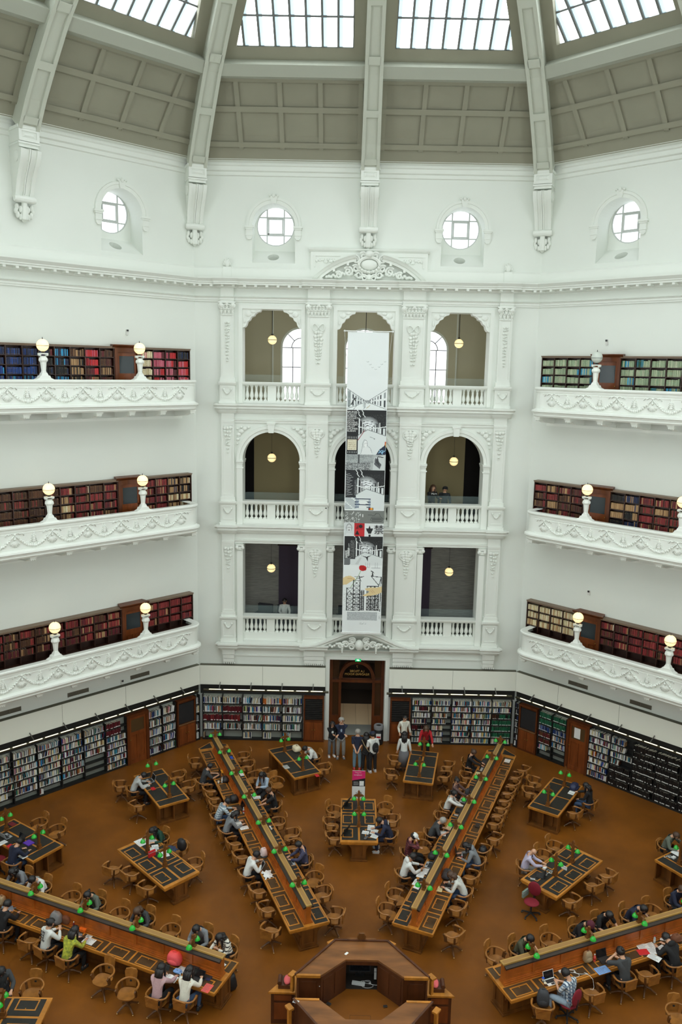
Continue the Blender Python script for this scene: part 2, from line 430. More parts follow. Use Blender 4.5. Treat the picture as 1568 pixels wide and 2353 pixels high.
# ------------------------------------------------------------------ round windows in arched niches
def niche(k, s):
    M = wallM(k) @ T(s, 0, 0)
    yb = .9; zc, r = 22.63, .80
    mb = MB(M)
    # back of the niche with the round hole
    n = 32
    cir = [(r*math.cos(2*PI*i/n), zc+r*math.sin(2*PI*i/n)) for i in range(n)]
    def outer(i):
        a = 2*PI*i/n; c, si = math.cos(a), math.sin(a)
        m = max(abs(c), abs(si)); return (c/m*1.3, zc+si/m*1.3)
    for i in range(n):
        p, q = cir[i], cir[(i+1) % n]; P, Q = outer(i), outer((i+1) % n)
        mb.quad((p[0], yb, p[1]), (P[0], yb, P[1]), (Q[0], yb, Q[1]), (q[0], yb, q[1]))
        mb.quad((p[0], yb, p[1]), (q[0], yb, q[1]), (q[0], yb+.12, q[1]), (p[0], yb+.12, p[1]))
    # sloping sill with an oval port
    z0, z1 = 21.03, 21.62
    oc = [(-.05+.24*math.cos(2*PI*i/n), .5+.26*math.sin(2*PI*i/n)) for i in range(n)]
    sl = lambda x, t: (x, t*yb, z0+(z1-z0)*t)
    for i in range(n):
        a = 2*PI*i/n; c, si = math.cos(a), math.sin(a); m = max(abs(c), abs(si)); 
        a2 = 2*PI*((i+1) % n)/n; c2, s2 = math.cos(a2), math.sin(a2); m2 = max(abs(c2), abs(s2))
        P = (c/m*.89, .5+si/m*.5); Q = (c2/m2*.89, .5+s2/m2*.5)
        p, q = oc[i], oc[(i+1) % n]
        mb.quad(sl(*p), sl(*P), sl(*Q), sl(*q))
        mb.quad(sl(*p), sl(*q), (q[0], q[1]*yb+.25, z0+(z1-z0)*q[1]-.35), (p[0], p[1]*yb+.25, z0+(z1-z0)*p[1]-.35))
    trim(mb)
    mb = MB(M); mb.add([(p[0], p[1]*yb+.25, z0+(z1-z0)*p[1]-.35) for p in oc], [tuple(range(n))]); trim(mb, DARK)
    # arch moulding, imposts and keystone
    mb = MB(M)
    mb.ring(0, 22.5, [(.885, 0), (.885, .05), (1.02, .05), (1.03, .08), (1.13, .08), (1.14, 0)], 0, PI, 28)
    for sg in (-1, 1):
        x = sg*1.0
        mb.box(x-.19, x+.19, -.14, 0, 22.42, 22.5); mb.box(x-.16, x+.16, -.11, 0, 22.36, 22.42); mb.box(x-.13, x+.13, -.08, 0, 22.16, 22.36); mb.box(x-.14, x+.14, -.1, 0, 22.12, 22.16)
        mb.prism([(x-.13, 22.12), (x+.13, 22.12), (x+.11, 22.02), (x+.05, 21.95), (x-.05, 21.95), (x-.11, 22.02)], -.08, 0, 'y')
    mb.prism([(-.09, 23.38), (.09, 23.38), (.15, 23.66), (-.15, 23.66)], -.12, 0, 'y')
    for x in (-.15, .15): mb.ell((x, -.1, 23.68), (.06, .06, .05), 8, 5)
    mb.ell((0, -.12, 23.68), (.07, .06, .09), 8, 5)
    trim(mb, PLO)
    # glazing
    WC[0] += 1
    f = MB(M)
    f.ring(0, zc, [(r+.02, -yb-.02), (r-.04, -yb-.02), (r-.04, -yb-.08), (r+.02, -yb-.08)], 0, 2*PI, n)
    for x in (-.36, .36): L = math.sqrt(r*r-x*x); f.box(x-.025, x+.025, yb+.03, yb+.07, zc-L, zc+L); f.box(-L, L, yb+.03, yb+.07, zc+x-.025, zc+x+.025)
    for x in (-.3, .3): f.box(x-.025, x+.025, yb+.02, yb+.08, zc-.33, zc+.33); f.box(-.33, .33, yb+.02, yb+.08, zc+x-.025, zc+x+.025)
    w = struct(f.build('window_%d' % WC[0], MULW))
    g = MB(M); g.add([(x, yb+.09, z) for x, z in cir], [tuple(range(n))]); struct(g.build('pane', WINR, w))
for k in range(-3, 5):
    for s in (-3.905, 3.905): niche(k, s)
# unseen arched windows added to the other three arcade walls as side fill light
WINS = mat('window_glass_fill', (.8, .85, .9), .3, emit=SIDE, ecol=(.93, .98, 1.0))
for k in (2, -2, 4):
    for a, b in OPX:
        for zb, zc in ((15.3, 17.9), (10.2, 12.8)):
            if k == 4 and a*b < 0 and zb > 12: continue
            WC[0] += 1; M = wallM(k); x = (a+b)/2; r = (b-a)/2; f = MB(M)
            f.ring(x, zc, [(r+.02, -.6), (r-.09, -.6), (r-.09, -.7), (r+.02, -.7)], 0, PI, 24)
            for sg in (-1, 1): f.box(x+sg*(r-.045)-.045, x+sg*(r-.045)+.045, .6, .7, zb, zc)
            for dx in (-.42, 0, .42): f.box(x+dx-.02, x+dx+.02, .62, .68, zb, zc+r*.86)
            for z in (zb+.05, zb+.9, zb+1.75, zc): f.box(x-r+.05, x+r-.05, .62, .68, z-.02, z+.02)
            w = struct(f.build('window_%d' % WC[0], MULW))
            g = MB(M); g.add([(x+r*math.cos(PI*i/20), .7, zc+r*math.sin(PI*i/20)) for i in range(21)]+[(x-r, .7, zb), (x+r, .7, zb)], [tuple(range(23))]); struct(g.build('pane', WINS, w))
# ------------------------------------------------------------------ facade of the front wall
M0 = wallM(0)
def fb(): return MB(M0)
PILX = [(-6.1, -5.55), (-2.46, -1.53), (1.53, 2.46), (5.55, 6.1)]
LEDGE = [(0, -.3), (.05, -.28), (.1, -.2), (.1, -.12), (.3, -.08), (.3, .0), (.38, .06), (.38, .12), (0, .14)]
def ledge(z, xs=((-6.28, 6.28),), ex=0, pil=True):
    mb = fb()
    for a, b in xs: mb.mould([(d+ex*(d > .09), z+dz) for d, dz in LEDGE], a, b, .3, .3)
    if pil:
        for a, b in PILX: mb.mould([(d+.1, z+dz) for d, dz in LEDGE], a-.05, b+.05, .25, .25)
    trim(mb)
ledge(15.1); ledge(9.85)
ledge(4.5, ((-6.28, -2.6), (2.6, 6.28)))
# cornice breaks above the pilasters
mb = fb()
for a, b in PILX: mb.mould([(d+.1, z) for d, z in CORN], a-.08, b+.08, .25, .25); mb.mould([(d+.1, z) for d, z in ARCHI], a-.02, b+.02); mb.box(a, b, -.14, 0, 19.6, 20.0)
trim(mb)
# small crests on the band
for x in (-5.82, 5.82):
    mb = fb(); mb.box(x-.17, x+.17, -.14, 0, 20.38, 20.85)
    mb.ell((x, -.1, 21.0), (.13, .08, .17), 8, 6)
    for i in range(7):
        a = PI*i/6; mb.ell((x+.13*math.cos(a), -.13, 20.95+.19*math.sin(a)), (.04, .05, .06), 6, 4)
    trim(mb, PLO, smooth=True)

def leaf_panel(mb, x, z0, z1, w, n, d=.13, seed=0):
    # a vertical drop of leaves and fruit in relief
    rnd = random.Random(seed)
    for i in range(n):
        t = i/max(1, n-1); z = z1-(z1-z0)*t; ww = w*(1-.55*t)
        for sg in (-1, 1):
            mb.ell((x+sg*ww*.5*rnd.uniform(.6, 1), -d, z+rnd.uniform(-.03, .03)), (ww*.34, .05, ww*.26), 6, 4)
        mb.ell((x, -d-.02, z), (ww*.22, .06, ww*.26), 6, 4)
def bow(mb, x, z, w, d):
    for sg in (-1, 1):
        pts = [(x+sg*w*.5*math.sin(PI*t)*1.0, -d, z+w*.3*math.sin(2*PI*t)) for t in [i/10 for i in range(11)]]
        mb.tube(pts, .022, 5)
    mb.ell((x, -d, z), (.05, .05, .05), 6, 4)
def swag(mb, x, z, w, h, d, r=.045, seed=1):
    rnd = random.Random(seed); n = 11; pts = []
    for i in range(n):
        t = i/(n-1)*2-1; pts.append((x+t*w/2, -d, z-h*(1-t*t)))
        rr = r*(1.25-.6*abs(t)); mb.ell((pts[-1][0], -d-.01, pts[-1][2]), (rr*1.1, rr, rr*1.1), 6, 4)
    mb.tube(pts, [r*(1.1-.6*abs(i/(n-1)*2-1)) for i in range(n)], 6)

def pilaster(a, b, z0, z1, lvl):
    mb = fb(); x = (a+b)/2; w = b-a
    mb.box(a, b, -.12, 0, z0, z1)                                   # shaft
    # sunk panel border
    for x0, x1, p, q in ((a, a+.07, z0, z1), (b-.07, b, z0, z1), (a, b, z1-.12, z1), (a, b, z0, z0+.3)): mb.box(x0, x1, -.15, -.11, p, q)
    mb.box(a-.04, b+.04, -.18, 0, z0, z0+.18)
    if lvl == 4:                                                    # leafy capital
        mb.box(a-.08, b+.08, -.22, 0, 19.38, 19.44)
        nl = int(w/.15)+1
        for j, (zz, hh) in enumerate(((19.04, .13), (19.2, .11))):
            for i in range(nl-j):
                xx = a+.04+(i+.5*j)*(w-.08)/(nl-1); mb.ell((xx, -.15-.02*j, zz), (.05, .05, hh), 7, 6); mb.ell((xx, -.2-.02*j, zz+hh*.75), (.055, .04, .035), 7, 4)
                for q in (-1, 1): mb.ell((xx+q*.045, -.16, zz+hh*.2), (.03, .04, .06), 5, 4)
        mb.ell((x, -.21, 19.33), (.08, .05, .06), 8, 5)
        for i in range(5): mb.ell((x+(i-2)*w*.17, -.18, 19.3), (.05, .04, .04), 6, 4)
        for sg in (-1, 1): mb.ell((x+sg*w*.46, -.2, 19.27), (.12, .08, .12), 10, 6); mb.ell((x+sg*w*.46, -.27, 19.27), (.05, .04, .05), 8, 5)
        mb.mould([(0, 18.86), (.15, 18.87), (.17, 18.9), (.15, 18.93), (0, 18.93)], a, b)
        if w > .7:
            bow(mb, x, 18.45, .5, .17); leaf_panel(mb, x, 17.0, 18.25, .3, 10, .14, 3)
        else: leaf_panel(mb, x, 17.0, 18.6, .17, 13, .14, 4)
    else:
        zt = z1-.35
        if w > .7:
            mb.tube([(x+.3*math.cos(t), -.15, zt-.05+.22*math.sin(t)) for t in [PI*2*i/14 for i in range(15)]], .03, 5)
            leaf_panel(mb, x, zt-.4, zt+.05, .42, 5, .15, 7); leaf_panel(mb, x, zt-1.05, zt-.5, .2, 5, .14, 8)
        else: leaf_panel(mb, x, zt-.5, zt+.1, .28, 5, .15, 5); leaf_panel(mb, x, zt-.95, zt-.6, .14, 3, .14, 6)
    trim(mb, PLO)
def pedestal(a, b, z0, z1):
    mb = fb(); x = (a+b)/2
    mb.box(a-.05, b+.05, -.2, 0, z0, z1-.12); mb.mould([(0, z1-.16), (.24, z1-.14), (.28, z1-.06), (.28, z1), (0, z1)], a-.1, b+.1)
    for x0, x1, p, q in ((a, a+.06, z0+.25, z1-.2), (b-.06, b, z0+.25, z1-.2), (a, b, z1-.24, z1-.2), (a, b, z0+.25, z0+.29)): mb.box(x0, x1, -.22, -.19, p, q)
    mb.box(a-.08, b+.08, -.24, 0, z0, z0+.14)
    swag(mb, x, z1-.33, (b-a)*.55, .17, .23, .035)
    for sg in (-1, 1): mb.ell((x+sg*(b-a)*.28, -.22, z1-.33), (.05, .05, .06), 6, 4)
    trim(mb, PLO)
for a, b in PILX:
    pilaster(a, b, 16.15, 19.44, 4); pilaster(a, b, 11.02, 14.42, 3); pilaster(a, b, 5.83, 9.15, 2)
    pedestal(a, b, 15.2, 16.15); pedestal(a, b, 9.97, 11.02); pedestal(a, b, 4.64, 5.83)
    # broken frieze above and below
    mb = fb()
    for z0, z1 in ((14.42, 14.82), (9.15, 9.57)): mb.box(a, b, -.12, 0, z0, z1); mb.mould([(0, z0), (.17, z0), (.17, z0+.08), (.14, z0+.1), (0, z0+.12)], a, b, .02, .02)
    # ribbed corbel block below the lowest ledge
    mb.box(a, b, -.2, 0, 4.05, 4.28); mb.box(a+.02, b-.02, -.17, 0, 3.86, 4.03); mb.box(a+.03, b-.03, -.15, 0, 3.68, 3.84)
    for i in range(int((b-a)/.09)): mb.ell((a+.08+i*.09, -.12, 3.63), (.04, .05, .05), 6, 4)
    trim(mb, PLO)
mb = fb()
for p in ([(0, 14.42), (.06, 14.42), (.06, 14.5), (.1, 14.52), (.1, 14.56), (0, 14.58)], [(0, 9.15), (.06, 9.15), (.06, 9.23), (.1, 9.25), (.1, 9.29), (0, 9.31)],
          [(0, 3.95), (.05, 3.95), (.05, 4.0), (0, 4.02)]): mb.mould(p, -6.1, 6.1)
trim(mb)
# --- arcade of the middle level: archivolts, imposts, keystones, spandrels
for a, b in OPX:
    x = (a+b)/2; r = (b-a)/2
    mb = fb()
    mb.ring(x, 12.8, [(r, 0), (r, .06), (r+.13, .06), (r+.14, .1), (r+.27, .1), (r+.28, 0)], 0, PI, 30)
    mb.prism([(x-.11, 12.8+r-.03), (x+.11, 12.8+r-.03), (x+.15, 12.8+r+.34), (x-.15, 12.8+r+.34)], -.18, 0, 'y'); mb.box(x-.18, x+.18, -.2, 0, 12.8+r+.33, 12.8+r+.39)
    for sg in (-1, 1):
        e = x+sg*(r+.14); mb.box(e-.16, e+.16, -.1, .5, 12.62, 12.8) if False else None
        e0, e1 = sorted((x+sg*(r-.04), x+sg*(r+.28)))
        mb.box(e0, e1, -.14, .84, 12.72, 12.8); mb.box(e0+.02, e1-.02, -.1, .84, 12.64, 12.72); mb.box(e0, e1, -.09, .3, 12.45, 12.5)
        e0, e1 = sorted((x+sg*r, x+sg*(r+.26))); mb.box(e0, e1, -.07, 0, 9.97, 12.64)
        # leafy spandrel
        sx = x+sg*(r+.05)
        for (dx, dz, q) in ((0, 1.25, .13), (.12, 1.1, .11), (-.15, 1.36, .1), (-.32, 1.42, .07), (.15, .9, .08), (.17, .72, .05), (.0, 1.42, .06), (.17, 1.35, .06)):
            mb.ell((sx+sg*dx, -.04, 12.8+dz), (q, .06, q*.8), 7, 5)
    trim(mb, PLO)
    # flat opening of the lowest level: small scroll capitals on the jambs
    mb = fb()
    for sg in (-1, 1):
        e = x+sg*(r+.12); mb.box(e-.13, e+.13, -.08, 0, 4.64, 8.8); mb.box(e-.17, e+.17, -.13, 0, 9.03, 9.1)
        for q in (-1, 1): mb.ell((e+q*.12, -.1, 8.95), (.09, .08, .09), 8, 5)
        mb.box(e-.12, e+.12, -.12, 0, 8.86, 9.0)
    trim(mb, PLO)
    # upper opening: architrave frame and stepped corner brackets
    mb = fb()
    for x0, x1, z0, z1 in ((a-.16, a, 15.25, 19.3), (b, b+.16, 15.25, 19.3), (a-.16, b+.16, 19.17, 19.32)): mb.box(x0, x1, -.05, 0, z0, z1)
    for sg in (-1, 1):
        e = x+sg*r
        st = [(0, 0), (.78, 0), (.74, -.1), (.62, -.13), (.52, -.2), (.5, -.27), (.36, -.33), (.3, -.45), (.2, -.52), (.16, -.66), (.1, -.74), (0, -.78)]
        mb.prism([(e-sg*px, 19.17+pz) for px, pz in st], .0, .5, 'y')
        mb.ell((e-sg*.24, -.01, 18.97), (.15, .04, .12), 7, 5); mb.ell((e-sg*.45, -.01, 19.07), (.12, .03, .07), 7, 5); mb.ell((e-sg*.09, -.01, 18.7), (.06, .03, .13), 7, 5)
    trim(mb, PLO)

# --- balustrades
BAL = fb(); BAL.M = Matrix()
BAL.box(-.075, .075, -.075, .075, 0, .05)
BAL.lathe([(.055, .05), (.04, .09), (.075, .16), (.088, .22), (.07, .32), (.045, .42), (.05, .5), (.045, .55), (.065, .58), (.065, .62)], n=10)
BAL.box(-.075, .075, -.075, .075, .62, .66)
bal_me = None
FN = {0: 'left', 1: 'middle', 2: 'right'}
for zi, (z0, z1) in enumerate(((15.1, 16.15), (9.93, 11.02), (4.6, 5.83))):
    lv = ['top', 'middle', 'lowest'][zi]
    for oi, (a, b) in enumerate(OPX):
        if zi == 2 and oi == 1: z1 = 5.83
        root = thing('balustrade', '%s white balustrade of the %s storey of the arcade' % (['left-hand', 'central', 'right-hand'][oi], lv), 'balustrade', (0, A, z0), 0, 'white balustrades of the arcade')
        MI = Matrix()
        zb = (z1-z0)-.66-.14
        mb = MB(); mb.box(a, b, .05, .35, 0, zb); mb.box(a, b, .02, .38, 0, .12); mb.build('base', PLO, root)
        mb = MB(); mb.mould([(-.4, z1-z0-.14), (.02, z1-z0-.14), (.06, z1-z0-.1), (.08, z1-z0-.04), (.08, z1-z0), (-.4, z1-z0)], a-.02, b+.02); mb.build('rail', PLO, root)
        m = (a+b)/2
        for x0, x1 in ((a, a+.08), (m-.18, m+.18), (b-.08, b)):
            mb = MB(); mb.box(x0, x1, .08, .34, zb, z1-z0-.13); mb.build('pier', PLO, root)
        for side in (-1, 1):
            for i in range(5):
                x = m+side*(.18+(b-m-.26)*(i+.5)/5)
                if bal_me is None: o = BAL.build('baluster', PLO, root, smooth=35); bal_me = o.data
                else: o = ob('baluster', bal_me, root)
                o.location = (x, .2, zb)
        for i in (0,):
            mb = MB(); mb.box(a+.02, b-.02, .6, .615, .1, z1-z0+.3); g = mb.build('glass_screen', GLASS, root)

# --- pediment over the upper cornice
def segarc(cx, hwid, rise):
    R = (hwid*hwid+rise*rise)/(2*rise); return R, math.asin(hwid/R)
mb = fb()
R, al = segarc(0, 2.42, 1.12); zc = 20.3+1.12-R
for a0, a1 in ((PI/2-al, PI/2-.18), (PI/2+.18, PI/2+al)):
    pr = [(R-.32, 0), (R-.32, .1), (R-.24, .12), (R-.24, .34), (R-.12, .34), (R-.12, .4), (R-.04, .46), (R, .5), (R, 0)]
    mb.ring(.06, zc, pr, a0, a1, 14)
    for i in range(3):
        a = a0+(a1-a0)*(i+.6)/3.2; rr = R-.28; mb.cbox(.06+rr*math.cos(a), -.28, zc+rr*math.sin(a), .1, .26, .1)
trim(mb)
mb = fb()
mb.box(-2.36, 2.48, -.13, 0, 20.2, 21.5); mb.mould([(0, 21.5), (.12, 21.5), (.2, 21.58), (.22, 21.64), (0, 21.66)], -2.42, 2.54, .1, .1)
for sg in (-1, 1):
    x = .06+sg*1.75
    for x0, x1, z0, z1 in ((x-.55, x+.55, 21.34, 21.4), (x+sg*.5-.03, x+sg*.5+.03, 20.9, 21.4)): mb.box(min(x0, x1), max(x0, x1), -.16, -.12, z0, z1)
    rnd = random.Random(3)
    for i in range(12):
        t = i/11; mb.ell((x+sg*(.42-.75*t), -.15, 21.2-.05*t+rnd.uniform(-.1, .1)*(1-t*.6)), (.07, .04, .06), 6, 4)
trim(mb, PLO)
def scroll(mb, x, z, r, d, dirn=1, turns=1.6, w=.05, a0=0):
    pts = [(x+dirn*r*(1-.75*t)*math.cos(a0+turns*2*PI*t), -d, z+r*(1-.75*t)*math.sin(a0+turns*2*PI*t)) for t in [i/18 for i in range(19)]]
    mb.tube(pts, [w*(1-.4*i/18) for i in range(19)], 6)
mb = fb(); x = .06
mb.ell((x, -.26, 21.0), (.36, .14, .22), 14, 8)                       # shield
mb.tube([(x+.43*math.cos(t), -.3, 21.0+.3*math.sin(t)) for t in [2*PI*i/20 for i in range(21)]], .07, 6)
for i in range(9):
    a = PI+PI*i/8; mb.ell((x+.42*math.cos(a), -.38, 20.98+.27*math.sin(a)), (.06, .06, .07), 6, 4)
for sg in (-1, 1):
    for (px, pz, r, tt) in ((.24, 21.35, .16, 1.4), (.55, 21.2, .17, 1.5), (.55, 20.85, .15, 1.4), (.42, 20.6, .18, 1.5), (.85, 20.72, .2, 1.6), (1.25, 20.58, .15, 1.5), (.2, 20.48, .14, 1.4)):
        scroll(mb, x+sg*px, pz, r, .3, sg, tt, .05, .6)
    for i in range(16):
        t = i/15; mb.ell((x+sg*(.35+1.4*t), -.24, 20.45+.38*(1-t)*abs(math.sin(i*1.7))+.05), (.09, .09, .075), 6, 4)
    mb.ell((x+sg*1.65, -.18, 20.5), (.06, .06, .06), 8, 6)
mb.ell((x, -.33, 21.42), (.2, .14, .14), 10, 6); mb.ell((x, -.3, 20.5), (.14, .1, .14), 10, 6)
trim(mb, PLO, smooth=50)
# --- curved pediment over the door
mb = fb()
LP = [(0, -.3), (.05, -.28), (.1, -.2), (.1, -.12), (.36, -.08), (.36, .0), (.44, .06), (.44, .12), (0, .14)]
path = []
for i in range(41):
    t = i/40*2-1; xx = t*2.65; zz = 4.5+.72*(.5+.5*math.cos(PI*min(1, abs(t)*1.12)))**.9
    path.append((xx+.02, zz))
k = len(LP); vs = [(px, -d-.06, pz+dz) for px, pz in path for d, dz in LP]
mb.add(vs, [(i*k+j, i*k+j+1, (i+1)*k+j+1, (i+1)*k+j) for i in range(40) for j in range(k-1)]+[tuple(range(k)), tuple(40*k+j for j in range(k))])
mb.mould([(0, 4.32), (.3, 4.34), (.34, 4.4), (0, 4.42)], -2.4, 2.44)
trim(mb)
mb = fb()
mb.ell((.02, -.5, 4.72), (.2, .16, .26), 10, 7)
for sg in (-1, 1):
    for px, pz, r in ((.3, 4.9, .15), (.34, 4.62, .16), (.6, 4.72, .15), (.85, 4.66, .12)): scroll(mb, .02+sg*px, pz, r, .42, sg, 1.5, .055, .5)
    for i in range(12): t = i/11; mb.ell((.02+sg*(.3+1.1*t), -.36, 4.85-.28*t+.05*math.sin(i*2)), (.08, .09, .07), 6, 4)
    for i in range(6): mb.ell((.02+sg*.75, -.45, 4.7-i*.07), (.09-.01*i, .09, .06), 6, 4)
trim(mb, PLO, smooth=50)

# ------------------------------------------------------------------ lobbies behind the arcade
def room(name, z0, z1, depth, wallm, ceilm=PLO, fm=GREYW):
    y0, y1 = .85, depth; x = 6.6
    mb = fb(); mb.quad((-x, y1, z0), (x, y1, z0), (x, y1, z1), (-x, y1, z1)); mb.quad((-x, y0, z0), (-x, y1, z0), (-x, y1, z1), (-x, y0, z1)); mb.quad((x, y0, z0), (x, y1, z0), (x, y1, z1), (x, y0, z1))
    return mb, (x, y0, y1)
def slab(z, m, x=6.6, y1=6):
    mb = fb(); mb.box(-x, x, 0.02, y1, z-.3, z); return mb
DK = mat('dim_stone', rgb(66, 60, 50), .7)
# upper lobby with three arched windows
mb = fb(); y1 = 4.8
WINX = (-3.0, .05, 3.1)
wall_holes(mb, -6.6, 6.6, 15.1, 20.2, [(x-.98, x+.98, 15.25, 17.72, True, .25) for x in WINX], .25, y1)
for sg in (-1, 1): mb.quad((sg*6.6, .85, 15.1), (sg*6.6, y1, 15.1), (sg*6.6, y1, 20.2), (sg*6.6, .85, 20.2))
mb.quad((-6.6, .85, 20.1), (6.6, .85, 20.1), (6.6, y1, 20.1), (-6.6, y1, 20.1))
struct(mb.build('wall_upper_lobby', GREYW))
mb = fb()
for x in (-4.35, 4.45): mb.box(x-.03, x+.03, y1-.08, y1, 15.1, 20.1)
trim(mb)
struct(slab(15.1, GREYW).build('floor_upper_lobby', GREYW))
for x in WINX:
    WC[0] += 1; f = fb(); r = .98; zc = 17.72
    f.ring(x, zc, [(r+.0, -y1-.02), (r-.09, -y1-.02), (r-.09, -y1-.12), (r, -y1-.12)], 0, PI, 24)
    for sg in (-1, 1): f.box(x+sg*(r-.045)-.045, x+sg*(r-.045)+.045, y1+.02, y1+.12, 15.25, zc)
    w = struct(f.build('window_%d' % WC[0], PLO))
    f = fb(); yy = y1+.1
    for dx in (-.4, 0, .4): f.box(x+dx-.02, x+dx+.02, yy, yy+.05, 15.25, zc)
    for z in (15.9, 16.8, zc): f.box(x-r+.05, x+r-.05, yy, yy+.05, z-.02, z+.02)
    f.ring(x, zc, [(.48, -yy), (.44, -yy), (.44, -yy-.05), (.48, -yy-.05)], 0, PI, 16)
    for a in (PI/4, PI/2, 3*PI/4): f.bar((x+.47*math.cos(a), yy+.02, zc+.47*math.sin(a)), (x+.9*math.cos(a), yy+.02, zc+.9*math.sin(a)), .04)
    struct(f.build('glazing_bar', MULL, w))
    g = fb(); g.add([(x+r*math.cos(PI*i/20), yy+.06, zc+r*math.sin(PI*i/20)) for i in range(21)]+[(x-r, yy+.06, 15.25), (x+r, yy+.06, 15.25)], [tuple(range(23))])
    struct(g.build('pane', WING, w))
# middle lobby
y1 = 4.0
mb = fb(); mb.quad((-6.6, y1, 9.9), (6.6, y1, 9.9), (6.6, y1, 14.9), (-6.6, y1, 14.9))
for sg in (-1, 1): mb.quad((sg*6.6, .85, 9.9), (sg*6.6, y1, 9.9), (sg*6.6, y1, 14.9), (sg*6.6, .85, 14.9))
mb.quad((-6.6, .85, 14.8), (6.6, .85, 14.8), (6.6, y1, 14.8), (-6.6, y1, 14.8))
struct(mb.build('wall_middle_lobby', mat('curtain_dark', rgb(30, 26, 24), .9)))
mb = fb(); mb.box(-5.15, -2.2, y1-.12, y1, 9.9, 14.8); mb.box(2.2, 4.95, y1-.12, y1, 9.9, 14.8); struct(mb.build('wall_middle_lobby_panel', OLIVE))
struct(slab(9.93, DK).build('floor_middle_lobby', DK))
# lower lobby
y1 = 4.2
mb = fb(); mb.quad((-6.6, y1, 4.6), (6.6, y1, 4.6), (6.6, y1, 9.6), (-6.6, y1, 9.6))
for sg in (-1, 1): mb.quad((sg*6.6, .85, 4.6), (sg*6.6, y1, 4.6), (sg*6.6, y1, 9.6), (sg*6.6, .85, 9.6))
struct(mb.build('wall_lower_lobby', mat('text_wall', rgb(168, 165, 156), .7, noise=.25, nscale=14, stretch=(.2, 1, 3))))
mb = fb(); mb.box(-6.6, 6.6, .85, y1, 9.32, 9.6); struct(mb.build('ceiling_lower_lobby', mat('lobby_ceiling', rgb(120, 78, 50), .7)))
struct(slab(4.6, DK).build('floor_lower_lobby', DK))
mb = fb()
for x0, x1 in ((-3.95, -2.4), (2.3, 3.55)): mb.box(x0, x1, y1-.06, y1-.02, 4.7, 8.2)
struct(mb.build('door_1', mat('doorway_glow_tone', rgb(88, 76, 92), .8)))  # flat plane; the opening's dim purple glow is put into its colour
mb = fb()
for x0, x1 in ((-3.95, -2.4), (2.3, 3.55)): mb.box(x0-.06, x1+.06, y1-.1, y1-.02, 8.15, 8.55)
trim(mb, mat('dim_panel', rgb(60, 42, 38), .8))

# ------------------------------------------------------------------ door to the reading room
WD = WOODD
mb = fb()
mb.box(-1.45, -1.28, -.06, .3, 0, 4.0); mb.box(1.24, 1.42, -.06, .3, 0, 4.0); mb.box(-1.45, 1.42, -.06, .3, 3.87, 4.02)
trim(mb)
dr = fb(); y = .75
for x0, x1 in ((-1.28, -1.14), (1.1, 1.24), (-.86, -.74), (.7, .82)): dr.box(x0, x1, y, y+.2, 0, 3.87 if abs(x0) > 1 or x0 > 1 else 2.75)
dr.box(-1.28, 1.24, y-.05, y+.22, 2.5, 2.62); dr.box(-1.28, 1.24, y, y+.2, 3.78, 3.87)
dr.box(-1.14, -.86, y, y+.15, .0, .85); dr.box(.82, 1.1, y, y+.15, .0, .85)
dr.ring(-.02, 2.72, [(.82, -y-.2), (.82, -y+.06), (.68, -y+.06), (.66, -y), (.66, -y-.2)], 0, PI, 24)
d = struct(dr.build('door_2', WD))
g = fb(); g.add([(-.02+.7*math.cos(PI*i/20), y+.1, 2.66+.7*math.sin(PI*i/20)) for i in range(21)], [tuple(range(21))]); struct(g.build('fanlight_glass', mat('fanlight', rgb(20, 12, 8), .15), d))
g = fb()
for x0, x1 in ((-1.14, -.86), (.82, 1.1)): g.box(x0, x1, y+.08, y+.1, .85, 2.5)
for x0, x1, z0, z1 in ((-1.14, -.84, 2.62, 3.78), (.8, 1.1, 2.62, 3.78), (-1.14, 1.1, 3.52, 3.78)): g.box(x0, x1, y+.12, y+.14, z0, z1)
struct(g.build('side_light', mat('side_glass', rgb(70, 46, 26), .2), d))
def text(s, size, name, m, parent=None, M=None, mirror=False, ext=.004, align='CENTER', sp=1):
    cu = bpy.data.curves.new(name, 'FONT'); cu.body = s; cu.size = size; cu.align_x = align; cu.align_y = 'CENTER'; cu.extrude = ext; cu.resolution_u = 2; cu.space_line = sp
    t = bpy.data.objects.new(name, cu); C.objects.link(t); bpy.context.view_layer.update()
    me = bpy.data.meshes.new_from_object(t); bpy.data.objects.remove(t)
    if mirror: me.transform(Matrix.Diagonal((-1, 1, 1, 1)))
    me.transform(Matrix.Rotation(PI/2, 4, 'X'))
    if M: me.transform(M)
    me.materials.clear(); me.materials.append(m)
    return ob(name, me, parent)
GOLD = mat('gold_letters', rgb(190, 150, 80), .4)
struct(text('LA TROBE\nREADING ROOM', .15, 'lettering', GOLD, d, M0 @ T(-.02, y+.07, 2.93), True))
struct(text('7', .17, 'lettering', GOLD, d, M0 @ T(-.02, y+.07, 3.22), True))
